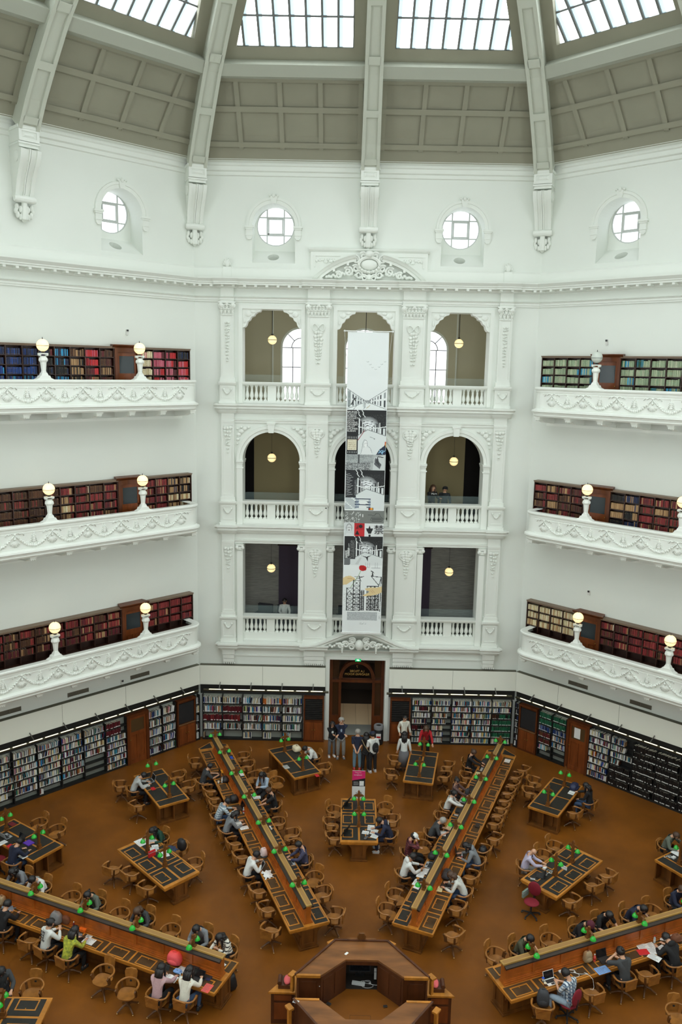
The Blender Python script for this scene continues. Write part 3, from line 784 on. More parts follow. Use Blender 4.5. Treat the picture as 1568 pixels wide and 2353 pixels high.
# passage beyond the door
mb = fb(); y1 = 6
mb.quad((-2.6, y1, 0), (2.6, y1, 0), (2.6, y1, 4.3), (-2.6, y1, 4.3))
for sg in (-1, 1): mb.quad((sg*2.6, .85, 0), (sg*2.6, y1, 0), (sg*2.6, y1, 4.3), (sg*2.6, .85, 4.3))
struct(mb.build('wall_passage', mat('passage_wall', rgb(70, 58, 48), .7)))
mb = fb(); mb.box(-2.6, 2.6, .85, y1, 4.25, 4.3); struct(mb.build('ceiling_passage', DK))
mb = fb(); mb.box(-2.6, 2.6, .5, 1.65, -.02, .008); struct(mb.build('floor_passage_mat', mat('passage_mat', rgb(128, 130, 126), .7)))
mb = fb(); mb.box(-2.6, 2.6, 1.65, 4.12, -.02, .007)
ps = struct(mb.build('floor_passage', mat('passage_tiles', rgb(232, 208, 172), .4)))
mb = fb()
for i in range(-3, 4): mb.box(i*.62-.006, i*.62+.006, 1.66, 4.1, .0, .0085)
struct(mb.build('tile_joint', mat('tile_joint', rgb(170, 148, 118), .7), ps))
mb = fb(); mb.box(-2.6, 2.6, 4.12, y1, -.02, .012); struct(mb.build('floor_passage_far', mat('passage_far', rgb(58, 50, 44), .6)))
mb = fb(); mb.box(-2.6, 2.6, 3.4, 3.6, 2.45, 4.25); trim(mb, mat('dark_beam', rgb(46, 34, 26), .7))
for yy in (1.9, 4.6):
    t = thing('ceiling_light', 'flush ceiling light in the passage beyond the doorway, %s' % ('near' if yy < 3 else 'far'), 'light', tuple(M0 @ Vector((0, yy, 4.2))), 0, 'passage ceiling lights')
    mb = MB(); mb.box(-.5, .5, -.15, .15, 0, .05); mb.build('frame', PLO, t); mb = MB(); mb.box(-.46, .46, -.12, .12, -.01, 0); mb.build('diffuser', mat('passage_light', (1, .9, .75), .4, emit=16, ecol=(1, .88, .7)), t)
# exit sign
t = thing('exit_sign', 'small green illuminated exit sign above the wooden doorway', 'sign', (0, A-.06, 3.8))
mb = MB(); mb.box(-.13, .13, 0, .05, 0, .13); mb.build('sign_face', mat('exit_green', (.0, .35, .1), .4, emit=.7, ecol=(.0, .6, .18)), t)
mb = MB(); mb.box(-.02, .02, -.004, 0, .03, .1); mb.box(.03, .06, -.004, 0, .04, .08); mb.box(-.07, -.03, -.004, 0, .05, .09); mb.build('symbol', mat('sign_white', (.8, .9, .8), .4, emit=1.5), t)
mb = MB(); mb.box(-.015, .015, .02, .05, .13, .16); mb.build('bracket', BLK, t)
# pendant lamps
def pendant(x, z, zt, d, label):
    t = thing('pendant_lamp', label, 'lamp', (x, A+1.5, z), 0, 'globe pendants hanging in the arcade')
    mb = MB(); mb.ell((0, 0, 0), .195, 18, 12); mb.build('globe', GLOBE, t, smooth='all')
    mb = MB(); mb.lathe([(.2, -.012), (.202, .0), (.2, .012)], n=20, caps=False); mb.build('band', BLK, t)
    mb = MB(); mb.tube([(0, 0, .2), (0, 0, zt-z)], d, 6); mb.lathe([(.03, .18), (.06, .22), (.03, .27)], n=10); mb.lathe([(.02, zt-z-.25), (.06, zt-z-.02), (.06, zt-z)], n=10); mb.build('rod', BLK, t)
for z, zt, d, nm in ((17.96, 20.1, .016, 'top'), (12.76, 14.8, .006, 'middle'), (7.65, 9.32, .006, 'lowest')):
    for x, sd in ((-4.08, 'left'), (.03, 'central'), (4.12, 'right')):
        if x == .03 and nm != 'top': continue
        pendant(x, z, zt, d, 'glowing globe pendant hanging in the %s opening of the %s arcade storey' % (sd, nm))
# people-height fixtures in the lower lobby
# ------------------------------------------------------------------ galleries on the two side walls
GALP = mat('gallery_white', (.84, .865, .815), .45)
GSPEC = [(15.15, 16.2, 'top'), (9.95, 11.08, 'middle'), (4.68, 5.85, 'lowest')]
PPROF = [(-.24, -.02), (-.2, .0), (.04, 0), (.08, -.03), (.08, -.08), (.05, -.12), (.02, -.13), (.02, -.21), (0, -.22), (0, -.86), (.03, -.88), (.06, -.9), (.15, -.93), (.16, -.99), (.1, -1.02), (.06, -1.1), (.07, -1.14), (.02, -1.2), (-.24, -1.2)]
def gpath():
    e = 6.52; D = 1.27; r = .5; pts = [((-e, 0), (-1, 0))]
    for i in range(9): a = PI+(-PI/2)*i/8; pts.append(((-e+r+r*math.cos(a), -(D-r+r*math.sin(a))), (math.cos(a), -math.sin(a))))
    for i in range(9): a = PI/2-PI/2*i/8; pts.append(((e-r+r*math.cos(a), -(D-r+r*math.sin(a))), (math.cos(a), -math.sin(a))))
    pts.append(((e, 0), (1, 0))); return pts
GP = gpath()
def festoons(M):
    mb = MB(M); n = 9; u = 1.39; d = 1.29
    rnd = random.Random(11)
    for i in range(-4, 5):
        s = i*u
        if abs(s) > 6.3: continue
        # ribbon knot, shell and drops
        mb.ell((s, -d, -.3), (.05, .05, .05), 6, 4)
        for sg in (-1, 1):
            mb.tube([(s, -d, -.3), (s+sg*.12, -d-.01, -.25), (s+sg*.2, -d, -.31)], .022, 5); mb.tube([(s+sg*.2, -d, -.31), (s+sg*.28, -d, -.27), (s+sg*.34, -d, -.36)], .02, 5)
            mb.tube([(s, -d, -.32), (s+sg*.1, -d-.01, -.42), (s+sg*.22, -d, -.56)], .024, 5)
        for q in range(7):
            a = PI*1.5+(q-3)*.34; mb.tube([(s, -d+.02, -.52), (s+.2*math.cos(a), -d+.005, -.55+.22*math.sin(a))], [.02, .036], 5)
        mb.ell((s, -d-.01, -.46), (.05, .05, .05), 6, 4); mb.ell((s, -d-.01, -.4), (.03, .04, .03), 6, 4)
    for i in range(-5, 5):
        s = (i+.5)*u
        k = 15; L = u-.5
        if abs(s) > 6.0: continue
        for j in range(k):
            t = j/(k-1)*2-1; x = s+t*(u/2-.2); z = -.76+.25*t*t
            mb.ell((x, -d-.01, z+rnd.uniform(-.012, .012)), (.055, .05, .05*(1.25-.5*abs(t))), 6, 4)
            mb.ell((x+rnd.uniform(-.02, .02), -d, z+.05), (.03, .04, .03), 5, 3); mb.ell((x+.02, -d, z-.05), (.025, .03, .025), 5, 3)
        # standing palmette
        for q in range(5):
            mb.ell((s, -d, -.6+q*.06), (.09-.012*q, .04, .05), 6, 4)
            for sg in (-1, 1): mb.ell((s+sg*(.12-.018*q), -d, -.62+q*.055), (.035, .035, .03), 5, 3)
        mb.ell((s, -d, -.3), (.03, .035, .04), 6, 4)
    return mb
FME = {}
def gallery(k, zf, zc, nm):
    M = wallM(k) @ T(0, 0, zc)
    mb = MB(M); mb.sweep(PPROF, GP, True); g = trim(mb, GALP, smooth=30)
    mb = MB(M); mb.add([(p[0]-n[0]*.1, p[1]-n[1]*.1, -1.18) for p, n in GP], [tuple(range(len(GP)))]); mb.add([(p[0]-n[0]*.1, p[1]-n[1]*.1, zf-zc) for p, n in GP], [tuple(range(len(GP)))])
    struct(mb.build('gallery_floor', mat('gallery_floor_grey', rgb(120, 116, 108), .7), g))
    if 'f' not in FME: o = festoons(Matrix()).build('festoon_relief', GALP, g, smooth='all'); FME['f'] = o.data
    else: o = ob('festoon_relief', FME['f'], g)
    o.matrix_world = M; struct(o)
    # moulding on the panel
    mb = MB(M); mb.mould([(1.27, -.27), (1.285, -.275), (1.285, -.29), (1.27, -.295)], -6.0, 6.0); mb.mould([(1.27, -.83), (1.285, -.835), (1.285, -.85), (1.27, -.855)], -6.0, 6.0); struct(mb.build('panel_moulding', GALP, g))
    for i in range(-5, 5):
        s = (i+.5)*1.39
        if abs(s) > 6.3: continue
        mb = MB(M @ T(s, 0, 0)); mb.box(-.14, .14, -1.2, 0, -1.26, -1.2)
        mb.prism([(-1.16, -1.26), (-1.16, -1.33), (-1.08, -1.36), (-.95, -1.34), (-.7, -1.45), (-.35, -1.48), (0, -1.52), (0, -1.26)], -.11, .11, 'x')
        for sx in (-.07, 0, .07): mb.ell((sx, -1.12, -1.35), (.035, .06, .03), 6, 4)
        struct(mb.build('bracket', GALP, g))
    mb = MB(M); mb.box(-6.5, 6.5, -.03, 0, -1.62, -1.5); struct(mb.build('cove', GALP, g))
for k in (1, -1):
    for zf, zc, nm in GSPEC: gallery(k, zf, zc, nm)

# --- pedestal lamps on the copings
def pedestal_lamp(label, lit=True):
    t = thing('pedestal_lamp', label, 'lamp', group='globe lamps standing on the gallery parapets')
    mb = MB(); mb.prism([(-.34, 0), (.34, 0), (.22, .05), (.17, .14), (-.17, .14), (-.22, .05)], -.12, .12, 'y')
    mb.add([(-.13, -.11, .14), (.13, -.11, .14), (.13, .11, .14), (-.13, .11, .14), (-.09, -.08, .24), (.09, -.08, .24), (.09, .08, .24), (-.09, .08, .24)], [(0, 1, 5, 4), (1, 2, 6, 5), (2, 3, 7, 6), (3, 0, 4, 7)])
    mb.build('base', GALP, t)
    mb = MB(); mb.lathe([(.105, .24), (.085, .3), (.115, .6), (.14, .62)], n=8); mb.build('shaft', GALP, t)
    mb = MB(); mb.lathe([(.14, .62), (.17, .67), (.15, .75), (.1, .79), (.13, .82)], n=8)
    for sg in (-1, 1): mb.ell((sg*.13, 0, .86), (.06, .1, .05), 8, 5)
    mb.box(-.15, .15, -.11, .11, .88, .92); mb.build('capital', GALP, t, smooth=30)
    mb = MB(); mb.lathe([(.05, .92), (.07, .95), (.04, .99)], n=10); mb.lathe([(.012, 1.38), (.02, 1.42), (.004, 1.48)], n=6); mb.build('fitting', BLK, t)
    mb = MB(); mb.ell((0, 0, 1.19), .215, 20, 13); mb.build('globe', GLOBE if lit else GLOBED, t, smooth='all')
    mb = MB(); mb.lathe([(.219, 1.165), (.222, 1.172), (.219, 1.179)], n=22, caps=False); mb.build('band', BLK, t)
    return t
PLAMP = None; PLAMPD = None
for k, sd in ((1, 'left'), (-1, 'right')):
    for zf, zc, nm in GSPEC:
        for i, s in enumerate((0, 3.86 if k == 1 else -3.8)):
            if k == -1 and nm == 'top' and s == 0: continue
            lit = not (k == -1 and nm == 'top')
            lb = '%s globe lamp on the %s %s gallery parapet, %s' % ('glowing' if lit else 'unlit white', nm, sd, 'beside the gallery door' if s else 'farther from the door')
            if lit:
                if PLAMP is None: PLAMP = o = pedestal_lamp(lb)
                else: o = copy_tree(PLAMP)
            else: o = pedestal_lamp(lb, False)
            o['label'] = lb; o.location = wallM(k) @ Vector((s, -1.15, zc)); o.rotation_euler = (0, 0, k*PI/4)

# ------------------------------------------------------------------ books: collected first, the largest become objects of their own
BOOKS = []      # dict(M, x,y,z, t,h,d, col, lean, band, kind, lab)
ORD = ['first', 'second', 'third', 'fourth', 'fifth', 'sixth', 'seventh', 'eighth', 'ninth', 'tenth', 'eleventh', 'twelfth', 'thirteenth', 'fourteenth', 'fifteenth', 'sixteenth', 'seventeenth', 'eighteenth', 'nineteenth', 'twentieth',
       'twenty-first', 'twenty-second', 'twenty-third', 'twenty-fourth', 'twenty-fifth', 'twenty-sixth', 'twenty-seventh', 'twenty-eighth', 'twenty-ninth', 'thirtieth', 'thirty-first', 'thirty-second', 'thirty-third', 'thirty-fourth', 'thirty-fifth', 'thirty-sixth', 'thirty-seventh', 'thirty-eighth', 'thirty-ninth', 'fortieth']
def hexs(s): return [rgb(int(c[0:2], 16), int(c[2:4], 16), int(c[4:6], 16)) for c in s.split()]
PAL = {
 'red': ('red', hexs('7a2424 862a2a 6a1c20 933032')), 'brown': ('brown', hexs('4a2c1c 54341f 3f2418 5e3a22')), 'tan': ('tan', hexs('a8845a b8946a 9a7450')), 'ivory': ('ivory', hexs('d8caa4 cdbd92 e0d4b4')),
 'navy': ('navy', hexs('1c2748 20305a 161f3a')), 'blue': ('blue', hexs('1d3a78 204a94 17305e')), 'cyan': ('light blue', hexs('2a8ab8 3aa0cc')), 'black': ('black', hexs('181818 201c1a 141414')), 'pink': ('pink', hexs('c86478 d07a88 b84a60')), 'scarlet': ('bright red', hexs('c82830 b82028')),
 'sage': ('pale green', hexs('96a888 a0b090 8c9e80 b4bc9e')), 'green': ('green', hexs('1d5a40 246a4a 164a34')), 'grey': ('grey', hexs('8a8e90 a4a8a8 70767a')), 'white': ('white', hexs('e0e0dc d2d4d2 ececea')), 'maroon': ('maroon', hexs('5a1a22 641c26 4e161c')), 'teal': ('teal', hexs('2a6a78 347a88')), 'yellow': ('yellow', hexs('c8b048 d4c068 b89a30')), 'orange': ('orange', hexs('b8642a c4702e')), 'lilac': ('lilac', hexs('9a88b0 8878a0'))}
def pick(rnd, mix):
    n = rnd.choices([m[0] for m in mix], [m[1] for m in mix])[0]; nm, cs = PAL[n]; c = rnd.choice(cs); k = rnd.uniform(.85, 1.12)
    return nm, tuple(min(1, x*k) for x in c)
def fill(M, s0, s1, z0, yf, hmax, tr, mixf, kind, where, rnd, full=1.0, lean=.0, hr=(.78, .97), band=None, dep=.19):
    """a row of books from s0 to s1 on a shelf whose top is z0, spines at y=yf"""
    x = s0; n = 0; end = s0+(s1-s0)*full; setmix = mixf(rnd); left = rnd.randint(4, 14); hh = hmax*rnd.uniform(*hr); ln = 0
    while True:
        if left <= 0: setmix = mixf(rnd); left = rnd.randint(3, 12); hh = hmax*rnd.uniform(*hr); ln = rnd.choice((0, 0, .14, -.12, .2)) if rnd.random() < lean else 0
        t = rnd.uniform(*tr); left -= 1
        if x+t > end: break
        nm, c = pick(rnd, setmix)
        h = hh*rnd.uniform(.97, 1.02) if kind == 'bound_volume' else hmax*rnd.uniform(*hr)
        BOOKS.append(dict(M=M, x=x+t/2, z=z0, y=yf+rnd.uniform(0, .02), t=t*.93, h=min(h, hmax), d=dep, c=c, nm=nm, ln=ln, kind=kind, n=n, w=where, band=(band or (lambda r: r.random() < .5))(rnd)))
        x += t+(abs(ln)*.02); n += 1
OLD = lambda *a: (lambda rnd: [rnd.choice(a)])
def gmix(*alts): return lambda rnd: rnd.choice(alts)

# --- gallery bookcases and doors
GD = [3]
def gdoor(k, z0, s):
    GD[0] += 1; M = wallM(k) @ T(s, 0, z0)
    mb = MB(M); mb.box(-.56, -.42, -.34, 0, 0, 2.16); mb.box(.42, .56, -.34, 0, 0, 2.16); mb.box(-.56, .56, -.34, 0, 2.1, 2.27)
    mb.mould([(.0, 2.26), (.34, 2.26), (.37, 2.3), (.42, 2.35), (.42, 2.38), (0, 2.4)], -.56, .56, .3, .3)
    d = struct(mb.build('door_%d' % GD[0], WOODD))
    mb = MB(M); mb.box(-.42, .42, -.22, -.18, 0, 2.1)
    for x0, x1, a, b in ((-.42, -.33, 0, 2.1), (.33, .42, 0, 2.1), (-.42, .42, 1.95, 2.1), (-.42, .42, 1.05, 1.28), (-.05, .05, 0, 1.05), (-.42, .42, 0, .2)): mb.box(x0, x1, -.25, -.2, a, b)
    for x0, x1 in ((-.28, -.09), (.09, .28)): mb.box(x0, x1, -.235, -.2, .26, 1.0)
    struct(mb.build('door_leaf', WOODM, d))
    mb = MB(M); mb.box(-.33, .33, -.23, -.2, 1.28, 1.95); struct(mb.build('dark_pane', mat('dark_pane', rgb(50, 58, 62), .25), d))
    mb = MB(M); mb.ell((.36, -.27, 1.15), .025, 8, 5); struct(mb.build('door_knob', mat('brass', rgb(150, 120, 60), .3, metal=1), d))
def gcase(k, zf, s0, s1, nb, label, mixes, top, seed, lvl, vis):
    rnd = random.Random(seed); H = top-zf
    t = thing('gallery_bookcase', label, 'bookcase', wallM(k) @ Vector(((s0+s1)/2, 0, zf)), k*PI/4, 'bookcases along the gallery walls')
    L = s1-s0; a = -L/2
    mb = MB(); mb.box(a, -a, -.04, -.005, 0, H); mb.build('back_panel', WOODV, t)
    mb = MB(); mb.box(a-.02, -a+.02, -.33, -.005, H-.05, H); mb.box(a-.03, -a+.03, -.36, -.005, H, H+.03); mb.build('cornice', mat('gallery_case_top', rgb(120, 100, 82), .5), t)
    bw = L/nb
    for i in range(nb+1):
        mb = MB(); x = a+i*bw; mb.box(x-.018, x+.018, -.31, -.04, 0, H-.05); mb.build('upright', WOODV, t)
    mb = MB(); mb.box(a, -a, -.31, -.05, .02, .1); mb.build('plinth', WOODV, t)
    zs = [H-.05-.335*(i+1) for i in range(6)]
    for r, z in enumerate(zs):
        mb = MB(); mb.box(a, -a, -.305, -.04, z-.025, z); mb.build('shelf', WOODV, t)
    M = wallM(k) @ T((s0+s1)/2, 0, zf)
    for b in range(nb):
        for r, z in enumerate(zs[:vis]):
            if lvl == 'lowest' and r == 3: continue
            mx = mixes(b, r, rnd)
            if mx is None: continue
            bs = lambda rr, q=mx: q
            fill(M, a+b*bw+.025, a+(b+1)*bw-.02, z, -.29+.015*(r % 2), .285, (.03, .055) if lvl != 'ivory' else (.03, .05), lambda rr, q=mx: rr.choice(q) if isinstance(q[0], list) else q, 'bound_volume',
                 (k, lvl, 'shelf', r, b, nb, s0 < 0), rnd, full=rnd.choice((1, 1, 1, .96)))
RB = [[('red', 3), ('brown', 1)], [('brown', 4), ('tan', 1)], [('tan', 2), ('brown', 1)], [('red', 1)], [('maroon', 2), ('red', 2), ('tan', 1)], [('brown', 1), ('maroon', 1)]]
def mixL4(b, r, rnd):   # b: 0..10 from far left to the door
    if b <= 5: return [('navy', 3), ('blue', 3)] if r < 2 else [[('blue', 1)], [('navy', 1), ('cyan', 1)], [('blue', 2), ('cyan', 1), ('grey', 1)]]
    if b == 6: return [[('black', 2), ('navy', 1)], [('navy', 1)], [('black', 2), ('maroon', 1)]]
    if b == 7: return [[('navy', 2), ('cyan', 1)], [('black', 1)]]
    if b == 8: return [[('black', 2), ('tan', 1)], [('brown', 1), ('tan', 1)]]
    if b == 9: return [[('scarlet', 2), ('pink', 1)], [('maroon', 1), ('scarlet', 2)]] if r < 2 else [[('maroon', 1), ('brown', 1)], [('scarlet', 1), ('tan', 1)]]
    return [[('brown', 2), ('maroon', 1)], [('tan', 2), ('brown', 1)]]
def mixL4b(b, r, rnd): return [[('ivory', 1)], [('pink', 1), ('ivory', 1)]] if b == 0 else [[('maroon', 1)], [('pink', 1)], [('scarlet', 1)], [('pink', 1), ('maroon', 1)]] if b < 3 else ([[('navy', 2), ('black', 1)]] if r == 0 else [[('scarlet', 1), ('pink', 1)]])
def mixL3(b, r, rnd): return [[('brown', 1)], [('brown', 3), ('red', 1)]] if b < 7 else [RB[0], RB[2], RB[4], [('tan', 2), ('ivory', 1)], [('ivory', 1)] if b == 8 else RB[1]]
def mixL3b(b, r, rnd): return [RB[3], RB[4]] if b < 2 else [[('navy', 1), ('tan', 1)], [('tan', 1), ('ivory', 1)], RB[2], [('black', 1), ('tan', 1)]]
def mixL2(b, r, rnd): return [RB[0], RB[1], RB[5]] if b < 8 else [RB[0], RB[4], [('red', 3), ('tan', 1)], RB[5]]
def mixL2b(b, r, rnd): return [RB[3], RB[3], RB[4], RB[2] if b == 0 else RB[3]]
def mixR4(b, r, rnd): return [[('sage', 1)]]*7+[[('sage', 1), ('cyan', 2), ('teal', 1)]]
def mixR4b(b, r, rnd): return [[('sage', 1)]]*9+[[('sage', 2), ('green', 1), ('cyan', 1)], [('teal', 1), ('green', 1)]]
def mixR3(b, r, rnd): return [RB[2], RB[0], RB[3], RB[1]] if b < 2 else [RB[5], RB[1], RB[4]]
def mixR3b(b, r, rnd): return [[('navy', 2), ('tan', 1)], [('tan', 1)], [('black', 1)]] if b < 2 else [RB[3], RB[4], RB[0], RB[2]]
def mixR2(b, r, rnd): return [[('ivory', 3), ('tan', 1)]]
def mixR2b(b, r, rnd): return [[('ivory', 1), ('tan', 1)], RB[5], RB[4]] if b < 2 else [RB[3], RB[0], RB[4], RB[3]]
for (zf, zc, nm), ml, mlb, mr, mrb in zip(GSPEC, (mixL4, mixL3, mixL2), (mixL4b, mixL3b, mixL2b), (mixR4, mixR3, mixR2), (mixR4b, mixR3b, mixR2b)):
    top = zf+2.28; vis = {'top': 4, 'middle': 4, 'lowest': 4}[nm]
    gcase(1, zf, -3.39, 3.24, 11, 'long dark wooden bookcase on the %s left gallery, before the door' % nm, ml, top, 5, nm, vis)
    gcase(1, zf, 4.4, 6.72, 4, 'short dark wooden bookcase on the %s left gallery, past the door by the corner' % nm, mlb, top, 6, nm, vis)
    gcase(-1, zf, -6.72, -4.4, 4, 'short dark wooden bookcase on the %s right gallery, by the corner' % nm, mr, top, 8, nm, vis)
    gcase(-1, zf, -3.24, 3.39, 11, 'long dark wooden bookcase on the %s right gallery, past the door' % nm, mrb, top, 9, nm, vis)
    gdoor(1, zf, 3.82); gdoor(-1, zf, -3.8)

# ------------------------------------------------------------------ ground floor: fascia, light strips, shelving, cabinets
for k in (0, 1, -1, 2, -2, 3, -3, 4):
    spans = [(-7.12, -1.46), (1.42, 7.12)] if k == 0 else [(-7.12, 7.12)]
    for a, b in spans:
        mb = MB(wallM(k)); mb.box(a, b, -.2, 0, 2.62, 3.52)
        f = trim(mb, FASC)
        if abs(k) <= 1:
            mb = MB(wallM(k)); mb.box(a, b, -.19, 0, 3.52, 3.545); struct(mb.build('shadow_gap', mat('shadow_gap', rgb(90, 88, 74), .8), f))
            mb = MB(wallM(k))
            m = (a+b)/2
            for x in ((m,) if k == 0 else (-5, -2.2, .6, 3.4)): mb.box(x-.006, x+.006, -.204, -.19, 2.62, 3.52)
            struct(mb.build('panel_joint', mat('joint', rgb(140, 140, 128), .7), f))
        mb = MB(wallM(k)); mb.box(a, b, -.1, 0, 2.16, 2.62); struct(mb.build('recess_shade', DARK, f))  # black panel painted in for the shade above the shelves
TUBE = mat('strip_light', (1, .95, .7), .4, emit=1.7, ecol=(1, .92, .62))
HOUS = mat('strip_housing', rgb(70, 66, 50), .35, metal=.6)
def light_strip(k, a, b, label):
    t = thing('strip_light', label, 'light', wallM(k) @ Vector(((a+b)/2, -.6, 2.5)), k*PI/4, 'strip lights above the shelving')
    L = b-a; h = L/2
    mb = MB(); mb.tube([(-h, .03, .02), (h, .03, .02)], .05, 10); mb.build('housing', HOUS, t, smooth=40)
    n = max(3, round(L/.66))
    for i in range(n):
        x = -h+.2+(L-.4)*(i+.5)/n; w = (L-.4)/n*.41
        mb = MB(); mb.box(x-w, x+w, -.03, -.005, .055, .078); mb.build('tube', TUBE, t)
    m = max(2, round(L/1.35))
    for i in range(m):
        x = -h+L*(i+.5)/m; mb = MB(); mb.bar((x, .02, .05), (x, .58, .32), .035, .035); mb.build('arm', mat('grey_steel', rgb(120, 120, 116), .35, metal=.7), t)
light_strip(0, -6.9, -1.3, 'strip light above the shelves left of the doorway')
light_strip(0, 1.3, 6.9, 'strip light above the shelves right of the doorway')
light_strip(1, -6.9, 6.78, 'long strip light above the shelves of the left wall')
light_strip(-1, -6.85, 6.9, 'long strip light above the shelves of the right wall')

SHELFB = mat('shelf_black', rgb(24, 25, 24), .5)
SHELFG = mat('shelf_back_grey', rgb(140, 144, 136), .6)
MODERN = [('white', 9), ('grey', 5), ('cyan', 1), ('teal', 2), ('navy', 2), ('black', 2.5), ('ivory', 4.5), ('red', 1), ('maroon', 2), ('blue', 2), ('green', 1), ('brown', 2), ('pink', .6), ('yellow', .5), ('tan', 1), ('orange', .3), ('lilac', .7)]
def modern(rnd): return MODERN
def shelving(k, s0, s1, nb, rows, label, special=None, seed=1, back=SHELFG, tag_='', dep=.27):
    rnd = random.Random(seed); L = s1-s0; a = -L/2; bw = L/nb; H = 2.16
    t = thing('shelving_unit', label, 'bookshelf', wallM(k) @ Vector(((s0+s1)/2, 0, 0)), k*PI/4, 'ground floor shelving')
    mb = MB(); mb.box(a, -a, -.06, -.04, 0, H); mb.build('back_panel', back, t)
    for i in range(nb+1):
        x = a+i*bw; mb = MB(); mb.box(x-.016, x+.016, -dep, -.04, 0, H); mb.build('upright', SHELFB, t)
    mb = MB(); mb.box(a, -a, -dep, -.04, 0, .07); mb.build('plinth', SHELFB, t)
    M = wallM(k) @ T((s0+s1)/2, 0, 0)
    pitch = (H-.08)/rows
    for r in range(rows):
        z = .08+(rows-1-r)*pitch
        mb = MB(); mb.box(a, -a, -dep+.005, -.06, z-.035, z); mb.build('shelf', SHELFB, t)
        for b in range(nb):
            full, mx, tr = 1.0, modern, (.018, .046)
            if special:
                q = special(r, b, rnd)
                if q == 'skip': continue
                if q: full, mx, tr = q
            fill(M, a+b*bw+.02, a+(b+1)*bw-.018, z, -dep+.015, min(.32, pitch-.045), tr, mx, 'book', (k, tag_, 'row', r, b, nb, False), rnd, full=full*rnd.choice((1, 1, .97, .92)), lean=.35, hr=(.8, 1.0), band=lambda q: q.random() < .75)
C1 = lambda *n: (lambda rnd: [(x, 1) for x in n])
def spF1(r, b, rnd):
    if r == 4: return (.45, modern, (.018, .04)) if b in (2, 3, 4) else 'skip' if b == 1 else (.12, modern, (.02, .04))
    if r in (1, 2) and b in ((1, ) if r == 1 else (0, 1)): return (1, lambda q: q.choice(([('maroon', 1)], [('maroon', 1), ('red', 1)])), (.035, .06))
    if r == 0 and b == 3: return (1, lambda q: q.choice((MODERN, [('orange', 1)])), (.02, .05))
    return None
shelving(0, -7.0, -2.48, 5, 5, 'black shelving of mixed books left of the doorway', spF1, 21, tag_='left of the doorway')
def spF2(r, b, rnd):
    if b == 4 and r >= 2 and r < 6: return (1, (lambda q: q.choice(([('green', 1)], [('black', 1), ('brown', 1)] if r < 4 else [('green', 1)]))), (.02, .04))
    if r in (4, 5, 6) and b in (0, 1): return (.6, modern, (.018, .04)) if b else ((.8, C1('maroon', 'black'), (.03, .05)) if r == 4 else (.5, modern, (.02, .04)))
    if r == 2 and b == 1 or r == 3 and b in (0, 1): return (.8, modern, (.018, .04))
    if r == 1 and b == 0: return (1, lambda q: q.choice(([('maroon', 1), ('black', 1)], MODERN)), (.03, .05))
    return None
shelving(0, 2.48, 7.0, 5, 7, 'black shelving of mixed books right of the doorway', spF2, 22, tag_='right of the doorway')
shelving(1, 6.85, 7.05, 1, 5, 'narrow shelving sliver in the left corner beside a cabinet', None, 23, tag_='in the left corner')
shelving(1, 4.43, 5.78, 2, 5, 'black shelving between the left wall door and the blackboard cabinet', None, 24, tag_='between left door and cabinet')
def spL(r, b, rnd):
    # b from far left: 0..6 ; last two bays before the door
    if b == 6 and r < 3: return (.75 if r < 2 else .3, lambda q: [('maroon', 1)], (.04, .06)) if r < 2 else None
    if b == 6: return None
    if b == 5 and r >= 4: return 'skip'
    if b in (2, 3, 4) and r == 6: return (.2, modern, (.02, .04)) if b == 3 else 'skip'
    if b <= 1 and r == 5: return (.8, C1('yellow', 'white'), (.03, .05))
    if b <= 1 and r == 6: return 'skip'
    return None
shelving(1, -3.4, 3.37, 7, 7, 'long black shelving of mixed books along the left wall', spL, 25, tag_='of the left wall')
shelving(-1, -7.05, -6.85, 1, 7, 'narrow shelving sliver in the right corner beside a cabinet', lambda r, b, q: (1, C1('navy', 'white', 'black'), (.02, .04)), 26, tag_='in the right corner')
def spR1(r, b, rnd):
    if r < 2: return (1, C1('green'), (.025, .045))
    if r == 2: return (1, C1('navy', 'grey', 'blue'), (.02, .04))
    if r in (3, 4) and b == 0: return (.9, C1('brown', 'maroon'), (.025, .045))
    if r == 6: return 'skip'
    if r == 5: return (.65, modern, (.02, .04)) if b == 0 else 'skip'
    return None
shelving(-1, -5.82, -4.46, 2, 7, 'black shelving with green volumes between blackboard cabinet and right door', spR1, 27, tag_='between right cabinet and door')
def spR2(r, b, rnd):
    if b < 1: return None
    if b == 1: return (.7, modern, (.02, .04)) if r < 2 else (None if r == 2 else (.45, modern, (.02, .04)) if r == 3 else (1, C1('black'), (.045, .055)))
    return (1, C1('black'), (.045, .055))
shelving(-1, -3.38, 3.4, 7, 7, 'long shelving of black volumes along the right wall', spR2, 28, back=SHELFB, tag_='of the right wall', dep=.3)
